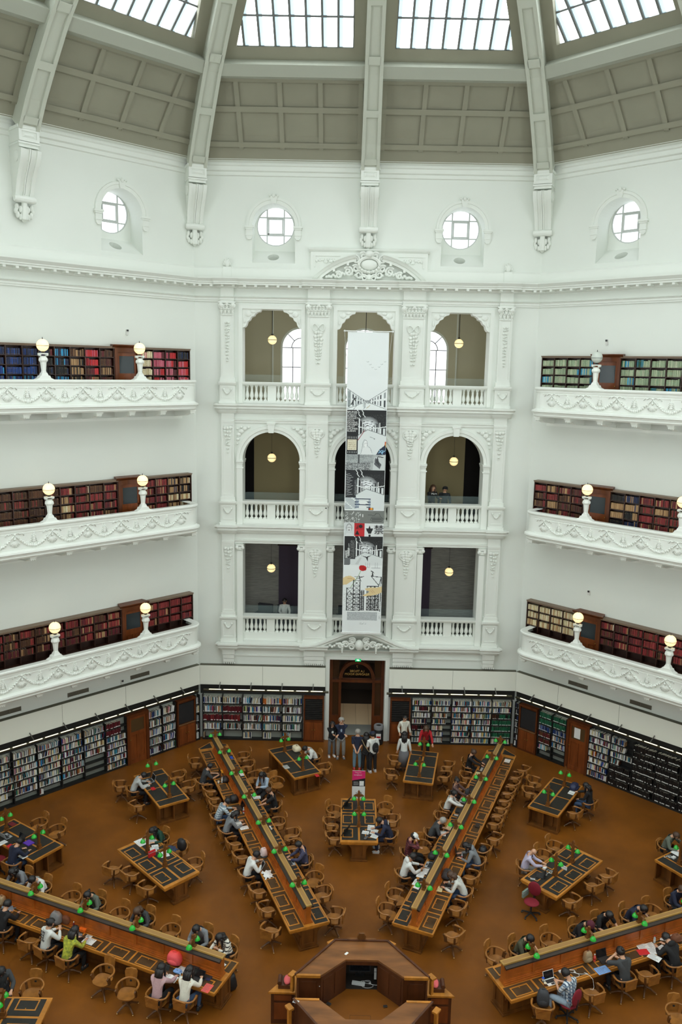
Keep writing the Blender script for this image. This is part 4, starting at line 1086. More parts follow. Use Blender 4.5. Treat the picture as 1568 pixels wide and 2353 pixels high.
# cabinets
def cabinet(k, s0, s1, label, louver):
    t = thing('cabinet', label, 'cabinet', wallM(k) @ Vector(((s0+s1)/2, 0, 0)), k*PI/4, 'wooden wall cabinets')
    w = (s1-s0)/2
    mb = MB(); mb.box(-w, w, -.3, -.02, 0, 1.0); mb.box(-w, w, -.22, -.02, 1.0, 2.1)
    for x in (-w, w-.06): mb.box(x, x+.06, -.31, -.02, 0, 2.12)
    mb.box(-w, w, -.33, -.02, 2.08, 2.16); mb.box(-w, w, -.34, -.02, .99, 1.03); mb.box(-w, w, -.31, -.02, 0, .08); mb.build('body', WOODD, t)
    for sg in (-1, 1):
        mb = MB(); x0, x1 = sorted((sg*.01, sg*(w-.07))); mb.box(x0, x1, -.325, -.3, .1, .97); mb.box(x0+.07, x1-.07, -.333, -.3, .2, .87); d = mb.build('door', WOODM, t)
        mb = MB(); mb.ell((sg*.06, -.35, .6), .025, 8, 5); mb.build('knob', mat('brass', rgb(150, 120, 60), .3, metal=1), d)
    if louver:
        mb = MB()
        for i in range(11): z = 1.1+i*.087; mb.box(-w+.07, w-.07, -.3, -.22, z, z+.035)
        mb.build('louver_panel', mat('louver', rgb(40, 38, 36), .5), t)
        mb = MB(); mb.box(-w+.07, w-.07, -.23, -.2, 1.04, 2.06); mb.build('dark_backing', DARK, t)
    else:
        mb = MB(); mb.box(-w+.07, w-.07, -.27, -.22, 1.06, 1.98); mb.build('blackboard', mat('blackboard', rgb(30, 30, 32), .6), t)
        mb = MB(); mb.box(-w+.05, w-.05, -.345, -.3, 1.0, 1.04); mb.build('ledge', mat('cabinet_ledge', rgb(120, 86, 56), .4), t)
cabinet(0, -2.42, -1.5, 'louvered wooden cabinet left of the doorway', True)
cabinet(0, 1.5, 2.42, 'louvered wooden cabinet right of the doorway', True)
cabinet(1, 5.85, 6.8, 'wooden cabinet with blackboard panel near the left corner', False)
cabinet(-1, -6.8, -5.88, 'wooden cabinet with blackboard panel near the right corner', False)
# ground floor doors in the side walls
def fdoor(k, s, paper):
    GD[0] += 1; M = wallM(k) @ T(s, 0, 0)
    mb = MB(M); mb.box(-.52, -.4, -.32, 0, 0, 2.2); mb.box(.4, .52, -.32, 0, 0, 2.2); mb.box(-.52, .52, -.32, 0, 2.1, 2.22); d = struct(mb.build('door_%d' % GD[0], WOODD))
    mb = MB(M); mb.box(-.4, .4, -.24, -.2, 0, 2.1)
    for x0, x1, a, b in ((-.4, -.31, 0, 2.1), (.31, .4, 0, 2.1), (-.4, .4, 1.98, 2.1), (-.4, .4, 1.28, 1.42), (-.05, .05, 0, 1.3), (-.4, .4, 0, .2)): mb.box(x0, x1, -.27, -.22, a, b)
    struct(mb.build('door_leaf', WOODM, d))
    mb = MB(M); mb.box(-.31, .31, -.25, -.22, 1.42, 1.98); struct(mb.build('door_window', mat('door_window', rgb(82, 62, 38) if not paper else rgb(36, 32, 32), .3), d))
    mb = MB(M); mb.ell((-.36, -.3, 1.1), .025, 8, 5); struct(mb.build('door_knob', mat('brass', rgb(150, 120, 60), .3, metal=1), d))
    if paper:
        t = thing('notice', 'white paper notice taped to the window of the right wall door', 'notice', M @ Vector((-.05, -.255, 1.48)), k*PI/4)
        mb = MB(); mb.box(-.14, .14, -.004, 0, 0, .46); mb.build('sheet', mat('paper', rgb(225, 225, 222), .7), t)
fdoor(1, 3.88, False); fdoor(-1, -3.89, True)
# vents under the galleries and cameras
for k, ss in ((1, (4.2, 1.39, -1.4)), (-1, (-4.2, -1.42))):
    for i, s in enumerate(ss):
        t = thing('wall_vent', 'grey louvered wall vent under the %s lowest gallery, %s' % ('left' if k == 1 else 'right', ('nearest the corner', 'second from the corner', 'third from the corner')[i]), 'vent', wallM(k) @ Vector((s, 0, 3.66)), k*PI/4, 'wall vents under the galleries')
        mb = MB(); mb.box(-.44, .44, -.02, 0, 0, .17)
        for x in (-.44, .0, .43): mb.box(x-.01, x+.02, -.035, 0, 0, .17)
        mb.build('frame', mat('vent_frame', rgb(108, 102, 88), .6), t)
        mb = MB()
        for j in range(6): mb.box(-.42, .42, -.03, -.015, .012+j*.026, .022+j*.026)
        mb.build('louver', mat('vent_louver', rgb(80, 74, 62), .6), t)
def cctv(k, s, z, label):
    t = thing('security_camera', label, 'camera', wallM(k) @ Vector((s, 0, z)), k*PI/4, 'small wall cameras')
    mb = MB(); mb.box(-.05, .05, -.06, 0, -.1, .1); mb.build('body', mat('white_plastic', rgb(215, 215, 210), .4), t)
    mb = MB(); mb.box(-.035, .035, -.1, -.06, .03, .1); mb.build('lens', BLK, t)
cctv(1, 3.99, 18.03, 'small wall camera above the top left gallery door')
cctv(-1, -4.03, 18.0, 'small wall camera above the top right gallery door')
cctv(-1, -4.0, 7.83, 'small wall camera above the lowest right gallery door')
cctv(1, 3.34, 3.67, 'small dark camera under the lowest left gallery')

# ------------------------------------------------------------------ turn the collected books into objects
camp = Vector((-.6959, -17.7582, 16.7918))
def project(P):
    d = P-camp; z = d.dot(FW)
    return 784+1878.2*d.dot(R2)/z, 1176.5-1878.2*d.dot(U2)/z, z
_y, _p, _r = -.0059, .1740, .0196
FW = Vector((math.sin(_y)*math.cos(_p), math.cos(_y)*math.cos(_p), -math.sin(_p))); _rr = Vector((math.cos(_y), -math.sin(_y), 0)); _uu = _rr.cross(FW)
R2 = _rr*math.cos(_r)+_uu*math.sin(_r); U2 = -_rr*math.sin(_r)+_uu*math.cos(_r)
def hidden_by_parapet(b, P):
    if b['kind'] != 'bound_volume': return False
    k, lvl = b['w'][0], b['w'][1]; zc = {g[2]: g[1] for g in GSPEC}[lvl]
    n = Vector((-math.sin(k*PI/4), math.cos(k*PI/4), 0)); d = P-camp; t = (A-1.2-n.dot(camp))/n.dot(d)
    return (camp+d*t).z < zc
for b in BOOKS:
    P = b['M'] @ Vector((b['x'], b['y'], b['z']+b['h']*.6)); x, y, z = project(P)
    Q = b['M'] @ Vector((b['x']+b['t'], b['y'], b['z']+b['h']*.6)); x2, y2, _ = project(Q); x3, y3, _ = project(P+Vector((0, 0, b['h'])))
    b['area'] = abs((x2-x)*(y3-y)-(y2-y)*(x3-x)); b['in'] = 4 < x < 1564 and y < 2349 and not hidden_by_parapet(b, P)
BM_L = mat('leather_spine', (.3, .1, .1), .5, obj=True, noise=.25, nscale=30)
BM_M = mat('book_spine', (.5, .5, .5), .45, obj=True, noise=.15, nscale=20)
PAGES = mat('book_pages', rgb(206, 198, 178), .8)
GILT = mat('gilt_band', rgb(150, 118, 66), .45)
WLAB = mat('white_label', rgb(226, 226, 222), .6)
SB_L = mat('leather_spines', (.3, .1, .1), .5, attr='col', noise=.2, nscale=30)
SB_M = mat('book_spines', (.5, .5, .5), .45, attr='col', noise=.12, nscale=20)
def unit_book(old, band):
    mb = MB(); mb.m = 0
    # cover with a slightly rounded spine (front at y=0), pages visible on top
    mb.prism([(-.5, .06), (-.3, .01), (0, 0), (.3, .01), (.5, .06), (.5, 1), (-.5, 1)], 0, .985, 'z')
    mb.m = 1; mb.box(-.38, .38, .1, .97, .985, .99)
    mb.m = 2
    if old:
        if band:
            for z in (.12, .8): mb.box(-.51, .51, -.006, .05, z, z+.03)
    elif band: mb.box(-.44, .44, -.012, .04, .05, .2)
    return mb
UB = {}
def emit_books(kind):
    bs = [b for b in BOOKS if b['kind'] == kind]
    vis = sorted([b for b in bs if b['in']], key=lambda b: -b['area']); top = {id(b) for b in vis[:300]}
    rest = MB(); old = kind == 'bound_volume'
    for b in bs:
        k, lv, rowname, r, bay, nb, sh = b['w']
        Mx = b['M'] @ T(b['x'], b['y'], b['z']) @ Matrix.Rotation(b['ln'], 4, 'Y')
        if id(b) in top:
            key = (old, b['band'])
            if key not in UB:
                o = unit_book(*key).build(kind, [BM_L if old else BM_M, PAGES, GILT if old else WLAB]); UB[key] = o.data
            else: o = ob(kind, UB[key])
            o.matrix_world = Mx @ Matrix.Diagonal((b['t'], b['d'], b['h'], 1)); o.color = (*b['c'], 1)
            if old:
                lab = '%s %s volume, %s from left, %s shelf, %s bay, %s %s gallery' % (b['nm'], 'banded' if b['band'] else 'plain', ORD[b['n']], ORD[r], ORD[bay], lv, {1: 'left', -1: 'right'}[k])
                if k == 1 and not sh or k == -1 and sh: lab = lab.replace(' gallery', ' gallery corner')
            else: lab = '%s book, %s from left, %s shelf, %s bay, shelving %s' % (b['nm'], ORD[b['n']], ORD[r], ORD[bay], lv)
            tag(o, lab, 'book', 'bound volumes on the gallery shelves' if old else 'books on the ground floor shelving')
        elif b['in'] or abs(b['area']) >= 0:
            x, y, _ = project(Mx.translation)
            if x < -150 or x > 1720: continue
            if old and not b['in'] and hidden_by_parapet(b, Mx @ Vector((0, 0, b['h']*2.2))): continue
            kM = rest.M; rest.M = Mx; t, h, d = b['t']/2, b['h'], b['d']; rest.c = b['c']
            rest.add([(-t, .008, 0), (0, 0, 0), (t, .008, 0), (-t, .008, h), (0, 0, h), (t, .008, h), (-t, d, 0), (t, d, 0), (-t, d, h), (t, d, h)],
                     [(0, 1, 4, 3), (1, 2, 5, 4), (2, 7, 9, 5), (0, 3, 8, 6)])
            rest.c = shade(b['c'], .75) if old else lin((.72, .7, .64)); rest.add([(-t, .01, h), (t, .01, h), (t, d, h), (-t, d, h)], [(0, 1, 2, 3)])
            if b['band']:
                rest.c = rgb(140, 110, 62) if old else rgb(222, 222, 218)
                for z0, z1 in (((.12, .15), (.8, .83)) if old else ((.05, .18),)): rest.add([(-t*.9, -.002, z0*h), (t*.9, -.002, z0*h), (t*.9, -.002, z1*h), (-t*.9, -.002, z1*h)], [(0, 1, 2, 3)])
            rest.M = kM
    o = rest.build(kind, SB_L if old else SB_M, attr=True)
    tag(o, 'rows of old bound volumes filling the gallery bookcases' if old else 'rows of books filling the ground floor shelving', 'books', None, 'stuff')
emit_books('bound_volume'); emit_books('book')
CHAIRS = [('SL', -1, 0, 13, -2.63, 3.68, 25, None, 'low'),
('SL', -1, 1, 13, -2.81, 4.6, 67, None, 'low'),
('SL', -1, 2, 13, -3.17, 5.47, 67, None, 'low'),
('SL', -1, 3, 13, -3.6, 6.26, 67, 'P4', 'low'),
('SL', -1, 4, 13, -3.93, 7.26, 67, None, 'low'),
('SL', -1, 5, 13, -4.27, 8.04, 67, None, 'low'),
('SL', -1, 6, 13, -4.64, 8.73, 67, 'P3', 'low'),
('SL', -1, 7, 13, -5.06, 9.56, 67, 'P2', 'low'),
('SL', -1, 8, 13, -5.25, 10.48, 67, None, 'low'),
('SL', -1, 9, 13, -5.47, 11.01, 67, None, 'low'),
('SL', -1, 10, 13, -5.7, 11.56, 67, None, 'low'),
('SL', -1, 11, 13, -6.07, 12.12, 67, 'P1', 'low'),
('SL', -1, 12, 13, -6.66, 13.74, 85, None, 'wood'),
('SL', 1, 0, 12, -0.81, 4.37, -80, None, 'low'),
('SL', 1, 1, 12, -1.2, 5.35, -112, None, 'low'),
('SL', 1, 2, 12, -1.47, 6.08, -150, None, 'wood'),
('SL', 1, 3, 12, -1.88, 6.98, -105, 'P7', 'low'),
('SL', 1, 4, 12, -2.32, 7.88, -112, None, 'low'),
('SL', 1, 5, 12, -2.39, 8.6, -112, None, 'low'),
('SL', 1, 6, 12, -2.95, 9.31, -112, None, 'wood'),
('SL', 1, 7, 12, -3.19, 10.42, -100, 'P6', 'low'),
('SL', 1, 8, 12, -3.66, 11.72, -150, 'P5', 'low'),
('SL', 1, 9, 12, -4.19, 12.64, -130, None, 'low'),
('SL', 1, 10, 12, -4.57, 13.58, -112, None, 'low'),
('SL', 1, 11, 12, -4.83, 14.35, -112, None, 'wood'),
('SR', -1, 0, 12, 0.84, 4.59, 112, None, 'wood'),
('SR', -1, 1, 12, 1.14, 5.3, 120, None, 'wood'),
('SR', -1, 2, 12, 1.48, 6.41, 80, 'P15', 'low'),
('SR', -1, 3, 12, 1.71, 7.57, 90, 'P14', 'low'),
('SR', -1, 4, 12, 2.19, 8.03, 160, None, 'wood'),
('SR', -1, 5, 12, 2.63, 8.78, 100, 'P13', 'low'),
('SR', -1, 6, 12, 3.11, 9.9, 112, None, 'low'),
('SR', -1, 7, 12, 3.39, 10.56, 112, 'P12', 'low'),
('SR', -1, 8, 12, 3.77, 11.44, 112, 'P11', 'low'),
('SR', -1, 9, 12, 4.12, 12.14, 112, None, 'low'),
('SR', -1, 10, 12, 4.48, 13.03, 112, None, 'low'),
('SR', -1, 11, 12, 4.68, 13.88, 112, 'P10', 'wood'),
('SR', 1, 0, 15, 2.68, 3.67, -50, None, 'low'),
('SR', 1, 1, 15, 2.92, 4.86, -67, None, 'low'),
('SR', 1, 2, 15, 3.21, 5.54, -75, 'P17', 'low'),
('SR', 1, 3, 15, 3.58, 6.44, -67, None, 'low'),
('SR', 1, 4, 15, 3.89, 7.19, -80, 'P16', 'low'),
('SR', 1, 5, 15, 4.21, 7.92, -67, None, 'low'),
('SR', 1, 6, 15, 4.75, 8.68, -62, None, 'low'),
('SR', 1, 7, 15, 4.91, 9.67, -67, None, 'low'),
('SR', 1, 8, 15, 5.16, 10.27, -67, None, 'low'),
('SR', 1, 9, 15, 5.37, 10.77, -67, None, 'low'),
('SR', 1, 10, 15, 5.6, 11.33, -67, None, 'low'),
('SR', 1, 11, 15, 5.84, 11.91, -67, None, 'low'),
('SR', 1, 12, 15, 6.14, 12.54, -67, None, 'low'),
('SR', 1, 13, 15, 6.39, 13.16, -67, None, 'low'),
('SR', 1, 14, 15, 6.82, 13.76, -55, None, 'low'),
('LL', -1, 0, 8, -4.6, 0.95, 22, 'P36', 'low'),
('LL', -1, 1, 8, -5.33, 1.02, 20, 'P35', 'low'),
('LL', -1, 2, 8, -6.19, 1.2, 185, None, 'wood'),
('LL', -1, 3, 8, -6.98, 1.67, 200, None, 'wood'),
('LL', -1, 4, 8, -8.13, 2.36, 30, 'P34', 'low'),
('LL', -1, 5, 8, -8.86, 2.73, 35, 'P33', 'low'),
('LL', -1, 6, 8, -9.43, 3.0, 22, None, 'low'),
('LL', -1, 7, 8, -10.4, 3.4, 22, 'P32', 'low'),
('LL', 1, 0, 9, -3.79, 2.63, -140, 'P31', 'wood'),
('LL', 1, 1, 9, -4.54, 3.09, -157, 'P30', 'wood'),
('LL', 1, 2, 9, -5.54, 3.39, -157, None, 'wood'),
('LL', 1, 3, 9, -6.38, 3.82, -157, 'P29', 'wood'),
('LL', 1, 4, 9, -7.2, 4.06, -157, None, 'wood'),
('LL', 1, 5, 9, -8.04, 4.49, -157, 'P28', 'wood'),
('LL', 1, 6, 9, -8.89, 4.77, -157, None, 'wood'),
('LL', 1, 7, 9, -9.95, 5.21, -157, 'P27', 'wood'),
('LL', 1, 8, 9, -10.72, 5.62, -157, 'P26', 'wood'),
('RR', -1, 0, 8, 3.81, 2.73, 130, None, 'wood'),
('RR', -1, 1, 8, 4.51, 2.96, 140, 'P37', 'wood'),
('RR', -1, 2, 8, 5.49, 3.36, 150, None, 'wood'),
('RR', -1, 3, 8, 6.4, 3.75, 150, 'P39', 'wood'),
('RR', -1, 4, 8, 7.15, 4.08, 157, 'P38', 'wood'),
('RR', -1, 5, 8, 8.17, 4.52, 140, 'P40', 'wood'),
('RR', -1, 6, 8, 8.93, 4.79, 157, None, 'wood'),
('RR', -1, 7, 8, 9.78, 5.24, 157, 'P41', 'wood'),
('RR', 1, 0, 7, 4.68, 0.98, 10, None, 'low'),
('RR', 1, 1, 7, 5.42, 1.25, -40, 'P42', 'red'),
('RR', 1, 2, 7, 6.12, 1.54, -22, None, 'low'),
('RR', 1, 3, 7, 7.13, 2.04, -22, 'P43', 'low'),
('RR', 1, 4, 7, 8.11, 0.77, 180, None, 'wood'),
('RR', 1, 5, 7, 7.83, 2.26, -22, None, 'low'),
('RR', 1, 6, 7, 8.73, 2.64, -22, 'P44', 'low'),
('A', -1, 0, 3, -0.84, 8.49, 85, None, 'low'),
('A', -1, 1, 3, -0.95, 9.38, 95, None, 'low'),
('A', -1, 2, 3, -0.87, 10.2, 125, None, 'wood'),
('A', 1, 0, 3, 1.04, 8.64, -85, 'P9', 'low'),
('A', 1, 1, 3, 1.18, 9.69, -90, None, 'low'),
('A', 1, 2, 3, 1.01, 10.48, -160, None, 'wood'),
('B', -1, 0, 2, -3.2, 12.25, 150, None, 'wood'),
('B', -1, 1, 2, -3.6, 13.03, 62, None, 'low'),
('B', 1, 0, 2, -1.41, 13.47, -118, None, 'low'),
('B', 1, 1, 2, -1.84, 14.36, -118, 'P8', 'wood'),
('C', -1, 0, 2, 1.41, 13.14, 95, None, 'low'),
('C', -1, 1, 2, 1.62, 14.35, 100, None, 'low'),
('C', 1, 0, 2, 3.47, 13.07, -85, None, 'low'),
('C', 1, 1, 2, 3.72, 13.96, -79, None, 'low'),
('D', -1, 0, 3, -8.24, 10.33, 40, None, 'low'),
('D', -1, 1, 3, -8.62, 11.39, 70, 'P21', 'low'),
('D', -1, 2, 3, -9.22, 11.73, 80, None, 'low'),
('D', 1, 0, 2, -6.66, 11.78, -124, None, 'low'),
('D', 1, 1, 2, -7.22, 12.56, -124, None, 'low'),
('E', -1, 0, 3, -6.69, 5.51, 35, None, 'low'),
('E', -1, 1, 3, -7.38, 6.2, 45, None, 'low'),
('E', -1, 2, 3, -8.07, 6.49, 25, None, 'low'),
('E', 1, 0, 3, -5.47, 6.7, -120, None, 'wood'),
('E', 1, 1, 3, -6.15, 7.57, -135, None, 'low'),
('E', 1, 2, 3, -6.89, 8.07, -150, 'P22', 'wood'),
('F', -1, 0, 2, 6.78, 11.94, 110, None, 'low'),
('F', -1, 1, 2, 7.14, 12.76, 124, None, 'low'),
('F', 1, 0, 2, 8.06, 10.55, -50, None, 'low'),
('F', 1, 1, 2, 8.81, 11.23, -56, 'P18', 'low'),
('G', -1, 0, 4, 5.37, 5.37, -150, None, 'red'),
('G', -1, 1, 4, 5.54, 6.96, 105, 'P19', 'low'),
('G', -1, 2, 4, 6.29, 7.62, 135, None, 'wood'),
('G', -1, 3, 4, 6.81, 8.17, 135, None, 'wood'),
('G', 1, 0, 3, 6.56, 5.35, -45, None, 'low'),
('G', 1, 1, 3, 7.51, 6.19, -30, None, 'low'),
('G', 1, 2, 3, 8.1, 6.68, -45, None, 'low'),
('H', -1, 0, 2, -11.38, 6.58, 34, 'P24', 'low'),
('H', -1, 1, 2, -12.03, 6.96, 34, None, 'red'),
('H', 1, 0, 2, -10.63, 8.48, -146, None, 'wood'),
('H', 1, 1, 2, -11.41, 8.87, -146, None, 'wood'),
('I', -1, 0, 1, 10.71, 8.32, 140, 'P20', 'low'),
('J', 1, 0, 2, -8.67, 1.09, 180, None, 'wood'),
('J', 1, 1, 2, -9.49, 1.16, 150, 'P45', 'low')]
# ------------------------------------------------------------------ desks
OAK = mat('desk_oak', rgb(176, 114, 40), .38, noise=.28, nscale=5, stretch=(1, .25, 1), spec=.5)
OAKD = mat('desk_oak_dark', rgb(106, 64, 24), .4, noise=.3, nscale=5, stretch=(1, 1, .2), spec=.45)
OAKG = mat('desk_panel_orange', rgb(158, 86, 28), .35, noise=.25, nscale=4, spec=.5)
RIDGE = mat('ridge_shelf_wood', rgb(176, 138, 74), .42, noise=.25, nscale=6, stretch=(1, .2, 1))
LEATH = mat('black_leather', rgb(46, 44, 40), .5, noise=.12, nscale=9, spec=.22)
LEATHB = mat('brown_leather', rgb(72, 54, 34), .45, noise=.3, nscale=3, spec=.25)  # browner and more mottled than the black leather
SHADE = mat('green_glass', (.015, .40, .03), .18, spec=.6, coat=.4, emit=.06, ecol=(.02, .6, .05))
BRASS = mat('brass', rgb(150, 120, 60), .3, metal=1)
BULB = mat('warm_bulb', (1, .9, .6), .4, emit=3, ecol=(1, .8, .4))
GLOW = mat('under_shelf_light', (1, .6, .25), .4, emit=3.0, ecol=(1, .50, .16))

def lamp_post(parent, M, h, base, arm=.17, bracket=False, tall=False):
    """wooden post with two hanging green shades; M places the foot of the post, local x across the desk"""
    mb = MB(M)
    if bracket:
        mb.prism([(-.16, h*.55), (-.12, h*.68), (-.04, h*.72), (-.03, h), (.03, h), (.04, h*.72), (.12, h*.68), (.16, h*.55), (.05, h*.5), (.05, 0), (-.05, 0), (-.05, h*.5)], -.03, .03, 'y')
        mb.box(-.05, .05, -.09, .09, 0, .05)
    else:
        mb.box(-.035, .035, -.035, .035, 0, h); mb.box(-.075, .075, -.075, .075, 0, .05); mb.box(-.055, .055, -.055, .055, .05, .16)
        mb.prism([(-.17, h*.78), (-.14, h*.86), (-.03, h*.9), (.03, h*.9), (.14, h*.86), (.17, h*.78), (.1, h*.79), (.03, h*.74), (-.03, h*.74), (-.1, h*.79)], -.025, .025, 'y')
        mb.prism([(-.045, h), (.045, h), (0, h+.07)], -.035, .035, 'y')
    p = mb.build('lamp_post', OAKD, parent)
    for sg in (-1, 1):
        z = (h*.62 if bracket else h*.8)
        s = MB(M @ T(sg*arm, 0, z-.02)); s.lathe([(.012, 0), (.025, -.015), (.05, -.04), (.078, -.085), (.088, -.125), (.082, -.125), (.06, -.08), (.01, -.03)], n=16, caps=False)
        s.build('lamp_shade', SHADE, p, smooth=60)
        s = MB(M @ T(sg*arm, 0, z-.02)); s.lathe([(.02, .0), (.024, .02), (.012, .05)], n=8); s.build('lamp_cap', BRASS, p)
    return p

def lid(mb, x0, x1, y0, y1, z, w=.035):
    for a, b, c, d in ((x0, x1, y0, y0+w), (x0, x1, y1-w, y1), (x0, x0+w, y0, y1), (x1-w, x1, y0, y1)): mb.box(a, b, c, d, z, z+.008)

def long_desk(ang, label, glow):
    t = thing('long_reading_desk', label, 'desk', (0, 0, 0), -math.radians(ang), 'long desks radiating from the central dais')
    Y0, Y1, YA, W = 3.9, 16.12, 16.6, .63
    # body
    mb = MB(); mb.box(-.24, .24, Y0+.25, Y1-.2, .08, .72); mb.box(-.27, .27, Y0+.18, Y1-.1, 0, .1); mb.build('body', OAKD, t)
    for ye, sg in ((Y0+.12, -1), (Y1-.25, 1)):
        mb = MB(); y = ye
        prof = [(-.25, 0), (.25, 0), (.25, .35), (.27, .47), (.34, .57), (.45, .63), (.6, .66), (.6, .74), (-.6, .74), (-.6, .66), (-.45, .63), (-.34, .57), (-.27, .47), (-.25, .35)]
        mb.prism(prof, y-.06, y+.06, 'y')
        yy = y+sg*.06
        for x0, x1, z0, z1 in ((-.24, -.15, .1, .68), (.15, .24, .1, .68), (-.24, .24, .6, .68), (-.24, .24, .1, .18)): mb.box(x0, x1, min(yy, yy+sg*.025), max(yy, yy+sg*.025), z0, z1)
        mb.box(-.29, .29, y-.11, y+.11, 0, .05); mb.box(-.27, .27, y-.09, y+.09, .05, .09)
        mb.build('end_pedestal', OAKD, t)
    # top
    mb = MB(); mb.prism([(-W, Y0), (W, Y0), (W, Y1), (0, YA), (-W, Y1)], .7, .76); mb.prism([(-W+.03, Y0+.03), (W-.03, Y0+.03), (W-.03, Y1-.03), (-W+.03, Y1-.03)], .64, .7)
    top = mb.build('desk_top', OAK, t)
    n = 13; p = .915; yc0 = 4.37
    for sg in (-1, 1):
        for i in range(n):
            yc = yc0+i*p; y0, y1 = yc-p/2+.03, min(yc+p/2-.03, Y1-.05); xs = sorted((sg*.17, sg*.585))
            mb = MB(); mb.box(xs[0], xs[1], y0, y1, .758, .763); mb.build('leather_panel', LEATHB if (glow or ang == 22.5 and sg > 0 or ang == -22.5 and sg < 0) else LEATH, t)
            mb = MB(); l = sorted((sg*.24, sg*.575)); lid(mb, l[0], l[1], yc-.27, yc+.27, .762)
            mb.cbox(sg*.3, yc, .768, .03, .02, .01); mb.build('hinged_lid_frame', OAK, t)
        mb = MB(); mb.prism([(sg*.12, Y1-.1), (sg*.57, Y1-.1), (sg*.57, Y1+.0), (sg*.06, YA-.12), (sg*.06, Y1-.1)], .758, .764); mb.build('leather_panel', LEATH, t)
    # central partition with panelled sides, stepped base and shelf on top
    y0, y1 = Y0+.12, Y1-.4
    mb = MB(); mb.box(-.045, .045, y0, y1, .76, 1.34)
    for sg in (-1, 1):
        a = lambda x: sg*x
        for (xa, xb, za, zb) in ((.0, .14, .76, .80), (.0, .11, .8, .84), (0, .085, .84, .87)):
            q = sorted((a(xa), a(xb))); mb.box(q[0], q[1], y0, y1, za, zb)
    part = mb.build('partition', OAKG, t)
    for sg in (-1, 1):
        m = MB()
        k = 0; yy = y0
        while yy < y1-.3:
            ye = min(yy+p, y1); q = sorted((sg*.045, sg*.075)); m.box(q[0], q[1], yy, yy+.09, .87, 1.32); yy += p
            q2 = sorted((sg*.045, sg*.056)); m.box(q2[0], q2[1], ye-p+.06, ye, .87, .95); m.box(q2[0], q2[1], ye-p+.06, ye, 1.2, 1.32)
        m.build('partition_panelling', OAKG, part)
    mb = MB(); mb.box(-.085, .085, y0-.04, y1+.1, 1.34, 1.385); sh = mb.build('ridge_shelf', RIDGE, t)
    mb = MB(); mb.box(-.055, .055, y0, y1+.06, 1.3845, 1.386); mb.build('shelf_groove', mat('ridge_groove', rgb(150, 112, 62), .5), sh)
    for sg in (-1, 1):
        q = sorted((sg*.05, sg*.15)); mb = MB(); mb.add([(sg*.05, y0, 1.3), (sg*.16, y0, 1.25), (sg*.16, y1, 1.25), (sg*.05, y1, 1.3), (sg*.05, y0, 1.34), (sg*.17, y0, 1.3), (sg*.17, y1, 1.3), (sg*.05, y1, 1.34)], [(0, 1, 2, 3), (4, 5, 6, 7), (0, 1, 5, 4), (2, 3, 7, 6), (1, 2, 6, 5)])
        mb.build('light_hood', mat('hood_dark', rgb(46, 34, 24), .5), sh)
        mb = MB(); mb.quad((sg*.07, y0+.1, 1.285), (sg*.12, y0+.1, 1.262), (sg*.12, y1-.1, 1.262), (sg*.07, y1-.1, 1.285)); mb.build('light_tube', GLOW, sh)
    for y in (4.95, 6.8, 8.6, 10.42, 12.25, 14.1, 15.7): lamp_post(t, T(0, y, 1.37), .34, 0, arm=.19, bracket=True)
    return t
DESK = {}
DESK['SL'] = long_desk(-22.5, 'long lamp-lit reading desk running up to the left corner', False)
DESK['SR'] = long_desk(22.5, 'long lamp-lit reading desk running up to the right corner', False)
DESK['LL'] = long_desk(-67.5, 'long reading desk across the lower left, glowing orange partition', True)
DESK['RR'] = long_desk(67.5, 'long reading desk across the lower right, glowing orange partition', True)

def inner_table(ang, label, open_lids=()):
    t = thing('reading_table', label, 'table', radM(ang) @ Vector((0, 9.4, 0)), -math.radians(ang), 'reading tables between the long desks')
    H, W = 1.45, .655
    mb = MB(); mb.box(-.24, .24, -H+.25, H-.25, .08, .7); mb.build('body', OAKD, t)
    for sg in (-1, 1):
        mb = MB(); y = sg*(H-.16)
        prof = [(-.25, 0), (.25, 0), (.25, .35), (.27, .47), (.34, .57), (.45, .63), (.62, .66), (.62, .73), (-.62, .73), (-.62, .66), (-.45, .63), (-.34, .57), (-.27, .47), (-.25, .35)]
        mb.prism(prof, y-.06, y+.06, 'y'); yy = y+sg*.06
        for x0, x1, z0, z1 in ((-.22, -.13, .1, .66), (.13, .22, .1, .66), (-.22, .22, .58, .66), (-.22, .22, .1, .18)): mb.box(x0, x1, min(yy, yy+sg*.025), max(yy, yy+sg*.025), z0, z1)
        mb.box(-.3, .3, y-.12, y+.12, 0, .05); mb.build('end_pedestal', OAKD, t)
    mb = MB(); mb.box(-W, W, -H, H, .7, .76); mb.box(-W+.03, W-.03, -H+.03, H-.03, .64, .7); mb.build('table_top', OAK, t)
    for sg in (-1, 1):
        for i in (-1, 0, 1):
            yc = i*.9; xs = sorted((sg*.035, sg*.6))
            mb = MB(); mb.box(xs[0], xs[1], yc-.42, yc+.42, .758, .763); mb.build('leather_panel', LEATH, t)
            l = sorted((sg*.21, sg*.575))
            if (sg, i) in open_lids:
                mb = MB(); mb.box(l[0]+.02, l[1]-.02, yc-.24, yc+.24, .763, .766); mb.build('lid_opening', DARK, t)
                Mx = T(sg*.5, yc, .77) @ RZ(sg*.5) @ Matrix.Rotation(sg*1.1, 4, 'Y'); mb = MB(Mx); mb.box(min(0, -sg*.34), max(0, -sg*.34), -.24, .24, 0, .02); mb.build('open_lid', LEATH, t)
            mb = MB(); lid(mb, l[0], l[1], yc-.27, yc+.27, .762); mb.cbox(sg*.27, yc, .768, .03, .02, .01); mb.build('hinged_lid_frame', OAK, t)
    for y in (-.45, .6): lamp_post(t, T(0, y, .76), .74, 0)
    return t
DESK['A'] = inner_table(0, 'reading table in the middle of the floor, two lids standing open', ((-1, -1), (-1, 1)))
